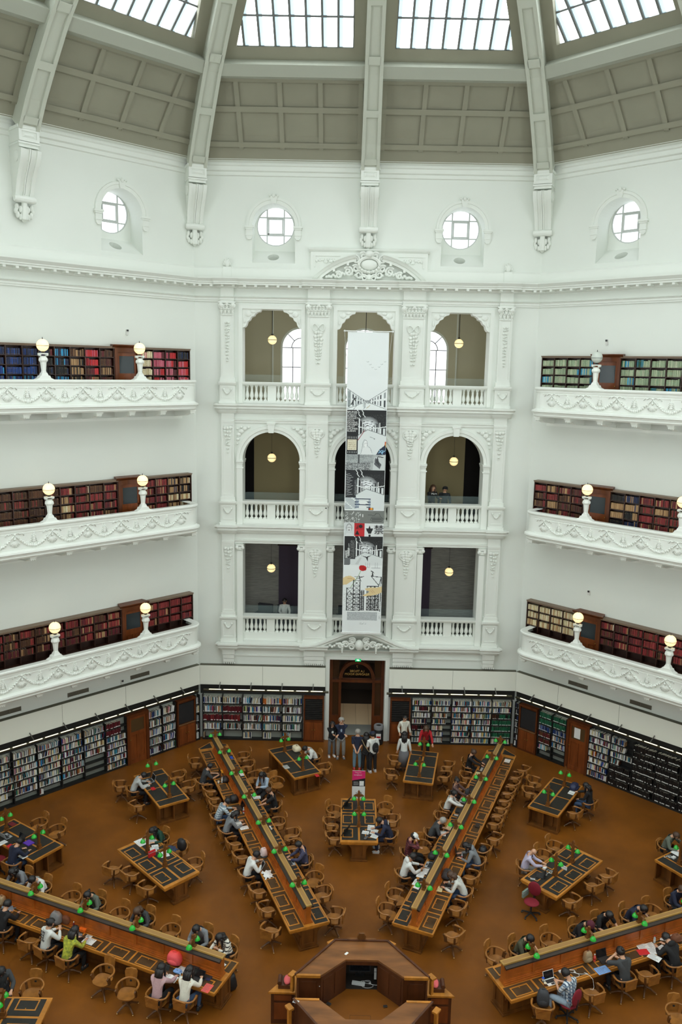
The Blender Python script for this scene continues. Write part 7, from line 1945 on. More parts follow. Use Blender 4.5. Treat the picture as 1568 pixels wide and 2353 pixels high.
('box', 7.93, 2.83, 0.768, -10, 'red folder under scattered white papers, lower right desk', {'c': 'red', 's': (0.32, 0.22, 0.02)}),
('bag', 9.07, 3.36, 0.768, -22, 'black and brown bag at the right edge, lower right desk', {'c': 'brown', 's': (0.18, 0.12, 0.1)}),
('bag', 4.73, 1.15, 0.47, 10, 'dark grey backpack sitting on a wooden chair, lower right desk', {'c': 'darkgrey', 's': (0.17, 0.14, 0.24)}),
('laptop', 5.83, 6.29, 0.768, 105, 'black laptop under the hands of the bald person', {'c': 'black'}),
('phone', 5.55, 6.1, 0.768, 105, "white mouse beside the bald person's laptop", {'c': 'white'}),
('cable', 6.19, 6.55, 0.768, 105, "white tangled cable on the bald reader's table", {'s': 0.6}),
('box', 6.07, 6.67, 0.768, 135, "white adapter box on the bald reader's table", {'c': 'white', 's': (0.12, 0.1, 0.05)}),
('box', 6.7, 6.66, 0.768, 45, "small white card standing on the bald reader's table", {'c': 'white', 's': (0.2, 0.02, 0.12)}),
('box', 5.22, 5.62, 0.5, -45, 'grey green folder stuck out beside the red chair', {'c': 'greygreen', 's': (0.3, 0.06, 0.2)}),
('bag', 8.46, 11.94, 0.768, -56, 'dark navy bag on the far right table', {'c': 'navy', 's': (0.24, 0.16, 0.12)}),
('openbook', 8.29, 11.64, 0.768, -56, 'open book before the black jacket reader, far right table', {}),
('sheet', 10.86, 7.78, 0.768, 146, 'white papers on the right edge table', {'c': 'white', 'w': 0.4, 'd': 0.3}),
('box', 10.59, 7.44, 0.768, 146, 'white adapter on the right edge table', {'c': 'white', 's': (0.12, 0.1, 0.05)}),
('cable', 10.52, 7.54, 0.768, 146, 'white cable on the right edge table', {'s': 0.5}),
('sheet', -0.44, 1.2, 1.802, 40, 'small white slip on the far dais counter', {'c': 'white', 'w': 0.06, 'd': 0.11}),
('sheet', -1.65, -0.48, 1.802, 20, 'small white card on the near dais counter', {'c': 'white', 'w': 0.14, 'd': 0.1}),
('box', -0.11, 1.17, 0.935, 10, 'white power strip on the dais floor', {'c': 'white', 's': (0.34, 0.1, 0.05)}),
('cable', 0.04, 1.14, 0.935, -20, 'white cable loop on the dais floor', {'s': 0.9}),
('monitor', -0.07, 1.54, 0.945, 180, 'dark monitor in the recess under the dais counter', {}),
('box', 0.33, 1.3, 1.0, 180, 'white socket box in the right of the dais recess', {'c': 'white', 's': (0.06, 0.05, 0.3)}),
('box', -0.87, 0.46, 0.932, 30, 'black floor plug on the left of the dais floor', {'c': 'black', 's': (0.11, 0.07, 0.03)}),
('box', 0.56, 0.42, 0.932, -10, 'black floor plug on the right of the dais floor', {'c': 'black', 's': (0.1, 0.06, 0.03)}),
('sheet', -1.11, 0.39, 1.5, 90, 'white paper tucked at the left end of the dais counter', {'c': 'white', 'w': 0.03, 'd': 0.02})]
# ------------------------------------------------------------------ things on the desks
IC = dict(black=rgb(30, 30, 32), white=rgb(226, 228, 226), silver=rgb(160, 164, 168), yellow=rgb(226, 164, 40), blue=rgb(30, 78, 190), red=rgb(190, 30, 36), maroon=rgb(110, 26, 34), cream=rgb(222, 210, 180), tan=rgb(158, 138, 106), grey=rgb(122, 122, 124), darkgrey=rgb(58, 60, 64), brown=rgb(112, 68, 44), navy=rgb(36, 42, 74), purple=rgb(92, 52, 170), coral=rgb(226, 84, 88), orange=rgb(236, 112, 30),
          paleyellow=rgb(228, 218, 160), news=rgb(176, 178, 174), bluegrey=rgb(112, 124, 136), denim=rgb(58, 70, 98), pinkwhite=rgb(214, 196, 196), bluewhite=rgb(120, 160, 214), blackwhite=rgb(90, 90, 90), redwhite=rgb(222, 90, 80), greygreen=rgb(116, 134, 124), clear=rgb(190, 206, 214), redcap=rgb(190, 206, 214))
def im(c, rough=.5): return mat('item_'+c, IC[c], rough, noise=.06, nscale=30)
INK = mat('print_ink', rgb(90, 92, 100), .7); SCRN = mat('dark_screen', rgb(24, 26, 30), .15); SCRB = mat('bright_screen', rgb(70, 130, 200), .3, emit=.5, ecol=rgb(90, 150, 220)); KEYS = mat('keyboard', rgb(40, 42, 44), .5)
CATS = dict(laptop='laptop', bottle='bottle', cup='cup', bag='bag', sheet='paper', openbook='book', tablet='tablet', cloth='cloth', phone='phone', box='box', cable='cable', monitor='monitor')
NM = dict(sheet='paper_sheet', openbook='open_book', cloth='crumpled_cloth', cable='power_cable', cup='cup')
for n_, (kind, x, y, z, h, label, k) in enumerate(ITEMS):
    nm = NM.get(kind, kind); cat = CATS[kind]; c = k.get('c', 'white'); rnd = random.Random(n_)
    if kind == 'bag' and ('backpack' in label): nm = 'backpack'; cat = 'backpack'
    if kind == 'bag' and ('pouch' in label or 'case' in label or 'pack,' in label): nm = 'pouch'; cat = 'pouch'
    if kind == 'box' and 'folder' in label: nm = 'folder'; cat = 'folder'
    if kind == 'sheet' and ('book' in label): nm = 'notebook'; cat = 'book'
    if kind == 'sheet' and 'folder' in label: nm = 'folder'; cat = 'folder'
    t = thing(nm, label, cat, (x, y, z), HD(h), {'sheet': 'loose papers on the desks', 'laptop': 'laptops on the desks', 'bottle': 'drink bottles on the desks'}.get(kind))
    if kind == 'laptop':
        body = im(c); mb = MB(); mb.box(-.165, .165, -.115, .115, 0, .016); mb.build('base', body, t)
        mb = MB(); mb.box(-.145, .145, -.03, .09, .016, .0185); mb.box(-.05, .05, -.1, -.045, .016, .0175); mb.build('keyboard', KEYS, t)
        mb = MB(T(0, .115, .014) @ Matrix.Rotation(math.radians(-18), 4, 'X')); mb.box(-.165, .165, 0, .008, 0, .215); s = mb.build('lid', body, t)
        mb = MB(T(0, .115, .014) @ Matrix.Rotation(math.radians(-18), 4, 'X')); mb.box(-.152, .152, -.002, 0, .012, .205); mb.build('screen', SCRB if k.get('scr') else SCRN, s)
    elif kind == 'bottle':
        s = k.get('s', 1); mb = MB(); mb.lathe([(.03*s, 0), (.033*s, .01), (.033*s, .13*s), (.026*s, .16*s), (.013*s, .185*s), (.013*s, .2*s)], n=12); mb.build('bottle_body', im(c, .2), t, smooth=40)
        mb = MB(); mb.lathe([(.0345*s, .06*s), (.0345*s, .11*s)], n=12, caps=False); mb.build('label_band', im('red' if c in ('clear', 'redwhite') else 'white'), t)
        mb = MB(); mb.lathe([(.016*s, .2*s), (.016*s, .225*s)], n=10); mb.build('bottle_cap', im('red' if c == 'redcap' else 'white'), t)
    elif kind == 'cup':
        mb = MB(); mb.lathe([(.028, 0), (.036, .08), (.033, .08), (.026, .01)], n=12, caps=False); mb.build('cup_body', im(c, .3), t); mb = MB(); mb.lathe([(.038, .08), (.038, .09), (.03, .095)], n=12); mb.build('lid', im('blue' if 'blue' in label else 'cream'), t)
    elif kind == 'bag':
        sx, sy, sz = k['s']; m = im(c, .75); mb = MB(); vs0 = len(mb.v); mb.ell((0, 0, sz*.92), (sx, sy, sz), 14, 10)
        for i, v in enumerate(mb.v):
            f = lambda q, r_: math.copysign(min(1, abs(q/r_))**.62, q)*r_
            v.x, v.y, v.z = f(v.x, sx), f(v.y, sy), sz*.92+f(v.z-sz*.92, sz)
            tp = 1-.22*max(0, v.z/sz/1.9)**2; v.x *= tp; v.y *= tp*(1+.08*math.sin(v.z*40+n_)); v.z = max(0.0, v.z)+.012*math.sin(v.x*50+n_)*(v.z > sz)
            v.x += rnd.uniform(-.02, .02)*sx; v.y += rnd.uniform(-.03, .03)*sy
        mb.build('bag_body', m, t, smooth='all')
        if nm in ('backpack', 'bag'):
            mb = MB(); mb.ell((0, -sy*.8, sz*.6), (sx*.7, sy*.35, sz*.45), 10, 7); mb.build('pocket', m, t, smooth='all')
            st = im('darkgrey' if c == 'black' else 'brown' if c in ('cream', 'tan') else c, .8); mb = MB(); mb.tube([(-sx*.3, 0, sz*1.75), (-sx*.2, 0, sz*1.98), (sx*.2, 0, sz*1.98), (sx*.3, 0, sz*1.75)], .012, 6); mb.build('strap', st, t)
            if c == 'pinkwhite': mb = MB(); mb.ell((.03, 0, .03), (sx*1.06, sy*1.06, .06), 14, 6); mb.build('dark_base', im('darkgrey'), t)
        else: mb = MB(); mb.tube([(-sx*.8, 0, sz*1.75), (sx*.8, 0, sz*1.75)], .006, 5); mb.build('zip', im('darkgrey'), t)
    elif kind == 'sheet':
        w, d = k.get('w', .21), k.get('d', .297); thick = .012 if nm in ('notebook', 'folder') else .003
        mb = MB(); mb.box(-w/2, w/2, -d/2, d/2, 0, thick); mb.build('sheet' if nm == 'paper_sheet' else 'cover', im(c, .8), t)
        mb = MB()
        if c in ('white', 'news', 'paleyellow', 'bluewhite', 'redwhite') and w > .12:
            nl = 9
            for i in range(nl): ww = w*rnd.uniform(.45, .8); yy = d*(.4-.8*i/(nl-1)); mb.box(-w*.42, -w*.42+ww, yy-.003, yy+.003, thick, thick+.0006)
            mb.build('printed_lines', INK, t)
        elif c not in ('white',): mb.box(-w/2+.004, w/2-.002, -d/2+.003, d/2-.003, thick*.25, thick*.75); mb.build('pages', im('white'), t)
    elif kind == 'openbook':
        mb = MB()
        for s in (-1, 1):
            pr = [(0, .006), (s*.03, .022), (s*.09, .024), (s*.15, .012), (s*.155, .004), (0, .002)]; mb.prism(pr, -.11, .11, 'y')
        mb.build('page_block', im('white', .8), t); mb = MB(); mb.box(-.16, .16, -.115, .115, 0, .004); mb.build('cover', im('tan'), t)
        mb = MB()
        for s in (-1, 1):
            for i in range(8): mb.box(s*.09-.04, s*.09+.03, -.085+i*.023, -.081+i*.023, .0235, .0246)
        mb.build('printed_lines', INK, t)
    elif kind == 'tablet':
        R_ = Matrix.Rotation(math.radians(k.get('tilt', 0)), 4, 'X'); mb = MB(R_); mb.box(-.1, .1, -.125, .125, 0, .008); mb.build('frame', im(c, .3), t); mb = MB(R_); mb.box(-.088, .088, -.11, .11, .008, .0095); mb.build('screen', SCRN, t)
    elif kind == 'phone':
        mb = MB(); mb.box(-.036, .036, -.072, .072, 0, .008); mb.build('frame', im(c, .3), t); mb = MB(); mb.box(-.032, .032, -.064, .064, .008, .009); mb.build('screen', SCRN if c == 'black' else im('silver', .3), t)
    elif kind == 'box':
        sx, sy, sz = k['s']; mb = MB(); mb.box(-sx/2, sx/2, -sy/2, sy/2, 0, sz); mb.build('case', im(c), t)
        mb = MB(); mb.box(-sx/2-.002, sx/2+.002, -sy/2-.002, sy/2+.002, sz*.7, sz*.78); mb.build('lid_edge', im('silver' if c in ('white', 'red', 'greygreen') else 'tan' if c == 'black' else c), t)
    elif kind == 'cloth':
        mb = MB(); n = 12; g = [[(-.2+.4*i/n, -.14+.28*j/n, max(0, .05*math.cos((i/n-.5)*2.6)*math.cos((j/n-.5)*2.6)+.02*math.sin(i*1.9+j)+.015*rnd.random())) for j in range(n+1)] for i in range(n+1)]
        g = [[(p[0]*(1+.15*math.sin(j*1.3)), p[1]*(1+.2*math.sin(i*1.1)), p[2]) for j, p in enumerate(r)] for i, r in enumerate(g)]
        W_ = n+1; mb.add([p for r in g for p in r], [(i*W_+j, i*W_+j+1, (i+1)*W_+j+1, (i+1)*W_+j) for i in range(n) for j in range(n)]); mb.build('fabric', im(c, .9), t, smooth='all')
    elif kind == 'cable':
        s = k.get('s', 1); pts = []
        for i in range(60): a = i*.22; r = s*(.11+.06*math.sin(i*.37)); pts.append((r*1.6*math.cos(a)+.004*i*s, r*math.sin(a*.9), .006+.003*(i % 5 > 2)))
        if 'long' in label: pts += [(.42, -.1, .01), (.48, -.24, .012), (.5, -.36, -.02), (.5, -.42, -.2), (.44, -.46, -.24), (.36, -.44, -.2)]
        mb = MB(); mb.tube(pts, .005, 5); mb.build('wire', im('white', .4), t); mb = MB(); mb.cbox(pts[0][0], pts[0][1], .012, .05, .03, .022); mb.build('plug', im('white', .4), t)
    elif kind == 'monitor':
        mb = MB(); mb.box(-.28, .28, -.02, .02, .08, .44); mb.build('frame', im('darkgrey', .3), t); mb = MB(); mb.box(-.26, .26, .02, .022, .1, .42); mb.build('screen', SCRN, t); mb = MB(); mb.box(-.12, .12, -.1, .1, 0, .015); mb.box(-.03, .03, -.02, .02, 0, .1); mb.build('stand', BLK, t)

# ------------------------------------------------------------------ litter bin and floor sign
t = thing('litter_bin', 'black cylindrical litter bin with grey lid by the doorway', 'bin', (1.0, 17.1, 0))
mb = MB(); mb.lathe([(.2, 0), (.21, .05), (.21, .72), (.2, .74)], n=22); mb.build('bin_body', im('black', .35), t, smooth=40)
mb = MB(); mb.lathe([(.22, .72), (.225, .86), (.2, .9), (.12, .9), (.11, .86)], n=22, caps=False); mb.build('bin_lid', im('grey', .35), t, smooth=40)
mb = MB(); mb.lathe([(.12, .87), (.001, .865)], n=16, caps=False); mb.build('bin_opening', DARK, t)
mb = MB(); mb.box(-.12, .1, -.218, -.2, .3, .56); l = mb.build('label', im('white'), t); mb = MB(); mb.box(-.1, .08, -.221, -.217, .36, .44); mb.build('red_print', im('red'), l)
t = thing('floor_sign', 'pink and white standing sign behind the middle table', 'sign', (.02, 11.6, 0), 0)
PK = mat('sign_pink', rgb(206, 40, 104), .5)
mb = MB(); mb.box(-.25, .25, 0, .02, .06, 1.5); p = mb.build('sign_board', im('white'), t)
mb = MB(); mb.prism([(-.25, 1.1), (.25, 1.2), (.25, 1.5), (-.25, 1.5)], -.003, 0, 'y'); mb.build('pink_field', PK, p)
mb = MB(); mb.prism([(-.25, .86), (.25, .86), (.25, 1.2), (-.25, 1.1)], -.003, 0, 'y'); mb.build('black_field', im('black'), p)
mb = MB(); mb.box(.03, .2, -.005, -.003, .88, 1.08); mb.box(-.2, .0, -.005, -.003, .92, .93); mb.box(-.2, .0, -.005, -.003, .98, .99); mb.box(-.2, -.02, -.005, -.003, 1.03, 1.04); mb.build('white_square', im('white'), p)
mb = MB()
for q in range(5): mb.tube([(-.18+.02*q, -.004, .2+.1*q), (-.1+.05*q, -.004, .5), (.1-.03*q, -.004, .62), (.18-.02*q, -.004, .3+.07*q)], .012, 4)
mb.build('line_drawing', im('grey'), p)
text('There is art\nin\nthe big picture', .052, 'lettering', im('white'), p, T(-.03, -.004, 1.38))
mb = MB(); mb.box(-.26, .26, -.14, .16, 0, .05); mb.build('foot', im('darkgrey'), t)
# ------------------------------------------------------------------ the tall hanging banner with its printed drawing
import numpy as np
BW, BH = 96, 720
CV = np.ones((BH, BW, 3)); CV[:] = (.86, .90, .90)
YY, XX = np.mgrid[0:BH, 0:BW]; U = (XX+.5)/BW; Y = 764+(YY+.5)/BH*689
def msk_poly(P):
    m = np.zeros(U.shape, bool); n = len(P)
    for i in range(n):
        (x0, y0), (x1, y1) = P[i], P[(i+1) % n]
        if y0 == y1: continue
        c = ((y0 > Y) != (y1 > Y)) & (U < (x1-x0)*(Y-y0)/(y1-y0)+x0); m ^= c
    return m
def put(m, c, a=1.0):
    c = np.array(lin(tuple(np.array(c)/255))); CV[m] = CV[m]*(1-a)+c*a
def rect(u0, u1, y0, y1, c, a=1): put((U >= u0) & (U < u1) & (Y >= y0) & (Y < y1), c, a)
def poly(P, c, a=1): put(msk_poly(P), c, a)
def elli(u, y, ru, ry, c, a=1): put(((U-u)/ru)**2+((Y-y)/ry)**2 < 1, c, a)
def line(P, w, c, a=1):
    for (u0, y0), (u1, y1) in zip(P, P[1:]):
        x0, x1 = u0*85, u1*85; dx, dy = x1-x0, y1-y0; L2 = dx*dx+dy*dy+1e-9; X = U*85
        t = np.clip(((X-x0)*dx+(Y-y0)*dy)/L2, 0, 1); put((X-x0-t*dx)**2+(Y-y0-t*dy)**2 < (w/2)**2, c, a)
rs = np.random.RandomState(4)
def noise(u0, u1, y0, y1, dens, c, a=.8): put((U >= u0) & (U < u1) & (Y >= y0) & (Y < y1) & (rs.rand(BH, BW) < dens), c, a)
BLACK = (34, 36, 38); GR = (140, 146, 148); LG = (186, 192, 192)
# birds and pale street
for u, y in ((.5, 829), (.56, 835), (.62, 841), (.7, 845), (.78, 840), (.84, 834), (.92, 828)): line([(u-.025, y-1), (u, y), (u+.025, y-1.5)], .9, LG)
def street(y0, yv, y1, ul, ur, dark):
    """two rows of houses running to a vanishing point"""
    vu = .5
    for s, ue in ((-1, ul), (1, ur)):
        n = 7
        for i in range(n):
            t0, t1 = 1-(1-i/n)**1.6 if False else (i/n)**.75, ((i+.72)/n)**.75
            f = lambda t: (ue+(vu-ue)*t)
            h0, h1 = (1-t0), (1-t1)
            T_, B_ = lambda t: yv+(y0-yv)*(1-t), lambda t: yv+(y1-yv)*(1-t)
            poly([(f(t0), T_(t0)), (f(t1), T_(t1)), (f(t1), B_(t1)), (f(t0), B_(t0))], (236, 240, 240) if s > 0 else (214, 220, 220))
            for (a, b) in ((.12, .42), (.55, .92)):
                e0, e1 = t0+(t1-t0)*.25, t0+(t1-t0)*.75
                poly([(f(e0), T_(e0)+(B_(e0)-T_(e0))*a), (f(e1), T_(e1)+(B_(e1)-T_(e1))*a), (f(e1), T_(e1)+(B_(e1)-T_(e1))*b), (f(e0), T_(e0)+(B_(e0)-T_(e0))*b)], (60, 64, 68) if (i+(a > .3)) % 3 else (150, 156, 158))
        line([(ue, y0), (vu, yv)], 1.2, GR if not dark else BLACK); line([(ue, y1), (vu, yv)], 1.2, GR)
    noise(.42, .58, yv-4, yv+4, .5, (90, 94, 96))
street(888, 916, 932, .02, .98, False)
rect(.03, .1, 892, 926, (150, 160, 160), .8); line([(.12, 922), (.2, 908), (.22, 914)], 2.2, BLACK); line([(.17, 934), (.24, 926), (.28, 916)], 1, GR); elli(.44, 922, .035, 8, (206, 212, 212)); line([(.44, 916), (.46, 928), (.42, 932)], 1, GR); line([(.5, 930), (.58, 924)], 1.4, (190, 180, 150))
# dark panel with the tunnel of light, repeated three times
def tunnel(y0, yv, y1):
    rect(.02, .985, y0, yv-2, BLACK); noise(.02, .985, y0+10, yv, .25, (70, 72, 74))
    for q in range(9): elli(.54, yv-2, .30-.018*q, (yv-y0)*.62-1.5*q, (120+16*q, 124+16*q, 126+16*q), .6)
    rect(.02, .985, yv-2, y1, (226, 232, 232))
    for q in range(3):
        for i in range(5): t = i/4*2-1; line([(.54+t*.2*(1-.25*q)-.03, yv-18+q*5+6*t*t), (.54+t*.2*(1-.25*q)+.02, yv-18.5+q*5+6*t*t)], 1.3, (70, 74, 78))
    for s, ue in ((-1, .30), (1, .98)):
        for i in range(7):
            t = (i/7)**.8; f = ue+(.54-ue)*t; h = (1-t)
            rect(min(f, f+.02*h*2), max(f, f+.02*h*2), yv-24*h, yv+14*h, (46, 48, 52) if i % 2 else (236, 240, 240)); line([(f, yv-24*h), (f, yv+14*h)], 1.3*h+.4, BLACK)
        line([(ue, yv-6), (.54, yv)], 2, (232, 236, 236)); line([(ue, yv+14), (.54, yv+1)], 1.5, GR)
    for u, y in ((.27, 0), (.38, 0)): line([(u, y0), (u+.05, y0+7), (u+.03, y0+9), (u+.09, y0+16)], 1.6, (232, 236, 236))
tunnel(934, 977, 1034); rect(.02, .30, 937, 1034, BLACK)
rect(.04, .27, 1000, 1024, (226, 220, 196)); 
for i in range(5): noise(.07, .25, 1002.5+i*4.4, 1004.6+i*4.4, .6, (170, 150, 120))
for i in range(6):
    for y in (994, 1027): rect(.05+i*.042, .062+i*.042, y, y+4, (200, 204, 204))
elli(.48, 1012, .07, 10, (214, 220, 220)); elli(.5, 1010, .045, 7, (242, 244, 244)); poly([(.38, 1034), (.42, 1020), (.5, 1016), (.6, 1020), (.66, 1034)], (232, 236, 236)); line([(.38, 1032), (.41, 1020), (.43, 1006), (.47, 1000), (.53, 1004), (.54, 1014), (.62, 1020), (.66, 1030)], .9, (150, 156, 158)); noise(.47, .54, 1006, 1013, .2, GR)
line([(.3, 1002), (.46, 980)], 1.4, (150, 80, 84)); line([(.6, 994), (.72, 998), (.7, 1000)], 1, GR)
for q, c in enumerate(((206, 84, 50), (236, 190, 80), (150, 180, 190), (40, 60, 90))):
    P = [(.70+.29*math.sin(a), 1037-34*(1-math.cos(a))+q*2.6) for a in [i/10*1.5 for i in range(11)]]; line([(p[0]+q*.018, p[1]) for p in P], 3.2, c)
poly([(.76, 1034), (.84, 1022), (.99, 1011), (.99, 1034)], (34, 46, 70)); 
for a in ((.82, 1030, .9, 1024), (.84, 1024, .92, 1032), (.9, 1031, .97, 1025), (.93, 1024, .9, 1031)): line([(a[0], a[1]), (a[2], a[3])], 1.5, (150, 200, 232))
# grey fence field and torn corner
rect(.01, .99, 1034, 1072, (178, 184, 184)); 
for y in range(1036, 1054, 2): line([(.02, y), (.7, y+.5)], .5, (140, 146, 146))
noise(.01, .62, 1053, 1071, .75, (56, 58, 62)); noise(.01, .62, 1055, 1071, .2, (220, 224, 224)); noise(.02, .7, 1034, 1053, .25, (120, 126, 128)); rect(.31, .35, 1034, 1054, (80, 84, 86)); line([(.08, 1034), (.08, 1071)], 1, GR)
poly([(.68, 1070), (.72, 1040), (.98, 1034), (.98, 1072)], (208, 214, 214)); poly([(.74, 1040), (.9, 1056), (.86, 1066), (.72, 1056)], (90, 94, 98)); poly([(.8, 1036), (.86, 1060), (.76, 1052)], (60, 62, 66)); line([(.82, 1038), (.94, 1040)], 2, (70, 72, 76))
tunnel(1069, 1111, 1160); rect(.02, .28, 1072, 1132, (44, 46, 50)); noise(.24, .3, 1090, 1128, .6, (120, 124, 126))
for i in range(13): line([(.04, 1080+i*3.9), (.12+.1*((i*7) % 5)/5, 1078+i*3.9)], 1.0, (186, 190, 190))
for i in range(9): line([(.02, 1134+i*3), (.3, 1133+i*3)], .8, (90, 110, 124))
for y in (1134, 1141, 1147, 1153): rect(.26, .66, y, y+2.6, (40, 52, 76)); 
elli(.46, 1144, .12, 4, (240, 244, 244)); elli(.46, 1155, .1, 3.5, (236, 240, 240)); rect(.28, .36, 1136, 1156, (110, 130, 160), .5); rect(.6, .66, 1136, 1156, (110, 130, 160), .5)
rect(.6, .73, 1155, 1161, (60, 40, 30)); elli(.68, 1158, .035, 2.6, (240, 170, 60)); rect(.62, .66, 1156, 1160, (200, 60, 40))
# grey field with falling strokes and a vehicle outline
rect(.0, 1.0, 1162, 1192, (122, 126, 122))
for i in range(60): u = rs.uniform(.03, .42); y = 1164+rs.rand()*24; line([(u, y), (u-.006, y+2.5)], .8, (226, 230, 228))
rect(.455, .475, 1171, 1177, (236, 238, 236)); line([(.66, 1183), (.7, 1177), (.94, 1177), (.98, 1181), (.95, 1186), (.7, 1186), (.66, 1183)], 1, (70, 74, 72)); line([(.6, 1172), (.76, 1173), (.8, 1168), (.88, 1169), (.92, 1176)], 1, (70, 74, 72)); rect(.7, .95, 1179, 1183, (84, 88, 86))
# four small square pictures
rect(.01, .25, 1190, 1222, (214, 220, 220)); elli(.13, 1203, .075, 10, (150, 154, 156)); elli(.13, 1204, .06, 9, (222, 226, 226)); line([(.1, 1202), (.115, 1202)], 1, BLACK); line([(.145, 1202), (.16, 1202)], 1, BLACK); elli(.13, 1208, .015, 1.6, (120, 110, 110)); poly([(.03, 1222), (.07, 1215), (.19, 1215), (.24, 1222)], (226, 230, 230))
rect(.26, .52, 1192, 1222, (190, 34, 42)); rect(.28, .5, 1207, 1220, (206, 44, 48)); elli(.42, 1199, .05, 4, BLACK); poly([(.28, 1219), (.34, 1208), (.4, 1219)], BLACK); poly([(.3, 1205), (.36, 1194), (.36, 1205)], (120, 24, 30))
rect(.53, .77, 1193, 1222, (232, 236, 236)); poly([(.645, 1196), (.67, 1203), (.74, 1203), (.7, 1212), (.68, 1216), (.62, 1216), (.58, 1209), (.55, 1203), (.62, 1203)], BLACK); rect(.62, .68, 1218, 1222, BLACK)
rect(.77, 1.0, 1192, 1222, (232, 236, 236))
tunnel(1222, 1258, 1300); rect(.02, .3, 1224, 1276, BLACK); noise(.17, .28, 1232, 1274, .55, (120, 122, 122))
for y0, y1, u0, u1 in ((1240, 1262, .13, .15), (1256, 1276, .04, .1), (1250, 1270, .1, .16)): noise(u0, u1, y0, y1, .75, (220, 224, 222))
poly([(.02, 1276), (.18, 1272), (.18, 1288), (.02, 1300)], (110, 114, 116))
poly([(.44, 1267), (.58, 1270), (.72, 1266), (.63, 1271), (.62, 1281), (.57, 1272)], (44, 46, 50)); poly([(.3, 1288), (.42, 1272), (.47, 1272), (.38, 1288)], (206, 212, 212))
# white lower part: rose, hands and scaffolding
rect(0, 1, 1290, 1453, (240, 245, 245)); line([(.28, 1296), (.6, 1296), (.62, 1293), (.66, 1296), (.98, 1297)], .7, GR); line([(.5, 1284), (.5, 1293)], .7, GR)
for i in range(8): line([(.52+i*.05, 1284), (.52+i*.05, 1296)], .4, LG)
line([(.46, 1302), (.4, 1314), (.28, 1332), (.2, 1344)], 1.2, (150, 180, 130)); elli(.5, 1297, .095, 6.5, (206, 32, 34)); elli(.47, 1294, .06, 4, (190, 24, 28)); elli(.54, 1299, .05, 4, (178, 20, 26))
HAND = (232, 208, 156); poly([(.0, 1322), (.08, 1317), (.2, 1316), (.3, 1321), (.32, 1325), (.22, 1329), (.1, 1337), (.0, 1338)], HAND); line([(.12, 1322), (.28, 1323)], .8, (196, 140, 100))
def tower(u0, u1, y0, y1, n, m, jit=0):
    for i in range(n+1): u = u0+(u1-u0)*i/n; line([(u+.01*jit, y0+(3 if i % 2 else 0)), (u, y1)], 1.7, BLACK)
    for j in range(m+1):
        y = y0+(y1-y0)*(j/m)**.8; line([(u0, y), (u1, y)], 1.2, BLACK)
        if j < m:
            y2 = y0+(y1-y0)*((j+1)/m)**.8
            for i in range(n):
                a, b = u0+(u1-u0)*i/n, u0+(u1-u0)*(i+1)/n; line([(a, y), (b, y2)], .9, (50, 52, 54)); line([(b, y), (a, y2)], .9, (50, 52, 54))
noise(.1, .54, 1360, 1398, .22, (60, 62, 64)); noise(.6, .94, 1350, 1398, .3, (60, 62, 64))
tower(.27, .44, 1326, 1399, 1, 8); tower(.1, .27, 1345, 1399, 1, 5); tower(.44, .54, 1350, 1398, 2, 5); tower(.62, .92, 1340, 1398, 3, 6); noise(.64, .94, 1370, 1398, .4, BLACK); line([(.72, 1316), (.92, 1338), (.98, 1318), (.72, 1316)], 1.4, BLACK); line([(.98, 1318), (.96, 1400)], 1.4, BLACK); line([(.3, 1318), (.54, 1317)], 1, BLACK)
line([(.42, 1316), (.43, 1322), (.46, 1328)], 1.8, BLACK); line([(.36, 1322), (.5, 1318)], 1.2, BLACK); line([(.72, 1304), (.76, 1306), (.75, 1312), (.74, 1316)], 2, BLACK); line([(.76, 1306), (.8, 1309)], 1, BLACK); line([(.76, 1311), (.78, 1316)], 1.2, BLACK); line([(.2, 1356), (.23, 1360)], 2, BLACK)
poly([(.56, 1346), (.7, 1343), (.86, 1343), (1, 1340), (1, 1354), (.86, 1360), (.72, 1363), (.56, 1364), (.5, 1362), (.66, 1356), (.68, 1352), (.6, 1350)], HAND); line([(.7, 1350), (.78, 1356)], .8, (196, 150, 110)); line([(.74, 1348), (.82, 1355)], .8, (196, 150, 110))
rect(.13, .9, 1402, 1422, (196, 202, 204)); noise(.13, .9, 1402, 1422, .35, (160, 166, 168)); noise(.44, .62, 1427, 1428.5, .5, GR, .6); noise(.44, .62, 1430, 1431.5, .5, GR, .6); noise(.02, .1, 1350, 1400, .1, GR, .6); noise(.94, 1, 1360, 1420, .2, GR, .6)

t = thing('hanging_banner', 'tall white printed banner hanging down the centre of the arcade', 'banner', (.09, A-.75, 18.28))
zt, zb, w0 = 0, -12.9, .85
me = bpy.data.meshes.new('banner_cloth'); vs = []
for j in range(BH+1):
    for i in range(BW+1): vs.append((-w0+2*w0*i/BW, .012*math.sin(i*.09+j*.012), zt+(zb-zt)*j/BH))
fs = [(j*(BW+1)+i, j*(BW+1)+i+1, (j+1)*(BW+1)+i+1, (j+1)*(BW+1)+i) for j in range(BH) for i in range(BW)]
me.from_pydata(vs, [], fs); ca = me.color_attributes.new('col', 'FLOAT_COLOR', 'CORNER')
buf = np.ones((BH*BW, 4, 4), np.float32); buf[:, :, :3] = CV.reshape(-1, 1, 3); buf[:, :, :3] *= .92; ca.data.foreach_set('color', buf.ravel())
me.materials.append(mat('banner_print', (.8, .84, .84), .7, attr='col')); ob('banner_cloth', me, t)
mb = MB(); mb.tube([(-.98, -.01, .03), (1.0, -.01, .03)], .022, 8)
for x in (-.98, 1.0): mb.ell((x, -.01, .03), (.045, .045, .045), 8, 6)
mb.build('top_rod', im('white'), t)
mb = MB(); mb.box(-.88, .88, -.025, .025, zb-.05, zb+.03); mb.build('bottom_bar', im('white'), t)
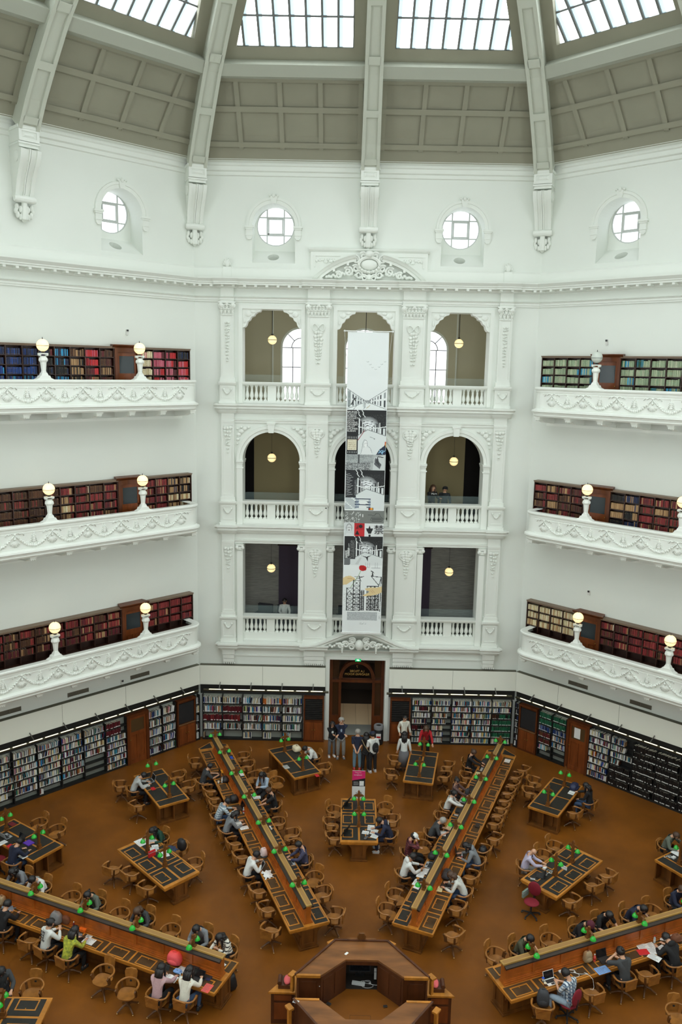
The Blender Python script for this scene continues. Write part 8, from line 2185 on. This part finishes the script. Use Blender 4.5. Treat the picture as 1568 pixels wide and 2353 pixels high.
for sg in (-1, 1):
    mb = MB(); mb.tube([(sg*.99, 0, .03), (sg*.9, .55, -1.0), (sg*.9, .75, -2.12)], .008, 5); mb.build('cord', im('white'), t)
PXZ = lambda y: zt+(zb-zt)*(y-764)/689
LT = im('white')
NMS = ['BRUEGEL', 'CALLOT', 'RUBENS', 'HOGARTH', 'GOYA', 'DICKENS', 'COURBET', 'MILLET', 'DAUMIER', 'RUSKIN']
for i, s in enumerate(NMS): text(s, .105, 'lettering', LT, t, T(-w0+.05, -.03, PXZ(939+i*4.7)), align='LEFT')
text('禁', .43, 'lettering', BLK, t, T(w0*.765, -.03, PXZ(1207)))
# ------------------------------------------------------------------ camera, light, view
cam = bpy.data.cameras.new('camera'); co = bpy.data.objects.new('camera', cam); C.objects.link(co)
cx, cy, cz, yaw, pit, rol, f = -.6959, -17.7582, 16.7918, -.0059, .1740, .0196, 1878.2
cy_, sy_, cp_, sp_ = math.cos(yaw), math.sin(yaw), math.cos(pit), math.sin(pit)
fw = Vector((sy_*cp_, cy_*cp_, -sp_)); rr = Vector((cy_, -sy_, 0)); uu = rr.cross(fw)
r2 = rr*math.cos(rol)+uu*math.sin(rol); u2 = -rr*math.sin(rol)+uu*math.cos(rol)
co.matrix_world = Matrix(((r2.x, u2.x, -fw.x, cx), (r2.y, u2.y, -fw.y, cy), (r2.z, u2.z, -fw.z, cz), (0, 0, 0, 1)))
cam.sensor_fit = 'VERTICAL'; cam.sensor_height = 36; cam.lens = f/2353*36; cam.clip_start = .05; cam.clip_end = 200
SC.camera = co
w = bpy.data.worlds.new('world'); SC.world = w; w.use_nodes = True
w.node_tree.nodes['Background'].inputs[0].default_value = (.6, .68, .7, 1); w.node_tree.nodes['Background'].inputs[1].default_value = .3
vs_ = SC.view_settings; vs_.view_transform = 'Standard'; vs_.look = 'None'; vs_.gamma = 1; vs_.use_curve_mapping = False; vs_.exposure = -0.1
cy = SC.cycles; cy.use_denoising = True; cy.max_bounces = 8; cy.diffuse_bounces = 7; cy.use_adaptive_sampling = True; cy.adaptive_threshold = .04; cy.adaptive_min_samples = 16; cy.glossy_bounces = 3; cy.transmission_bounces = 4; cy.transparent_max_bounces = 8
cy.caustics_reflective = False; cy.caustics_refractive = False; cy.sample_clamp_indirect = 4
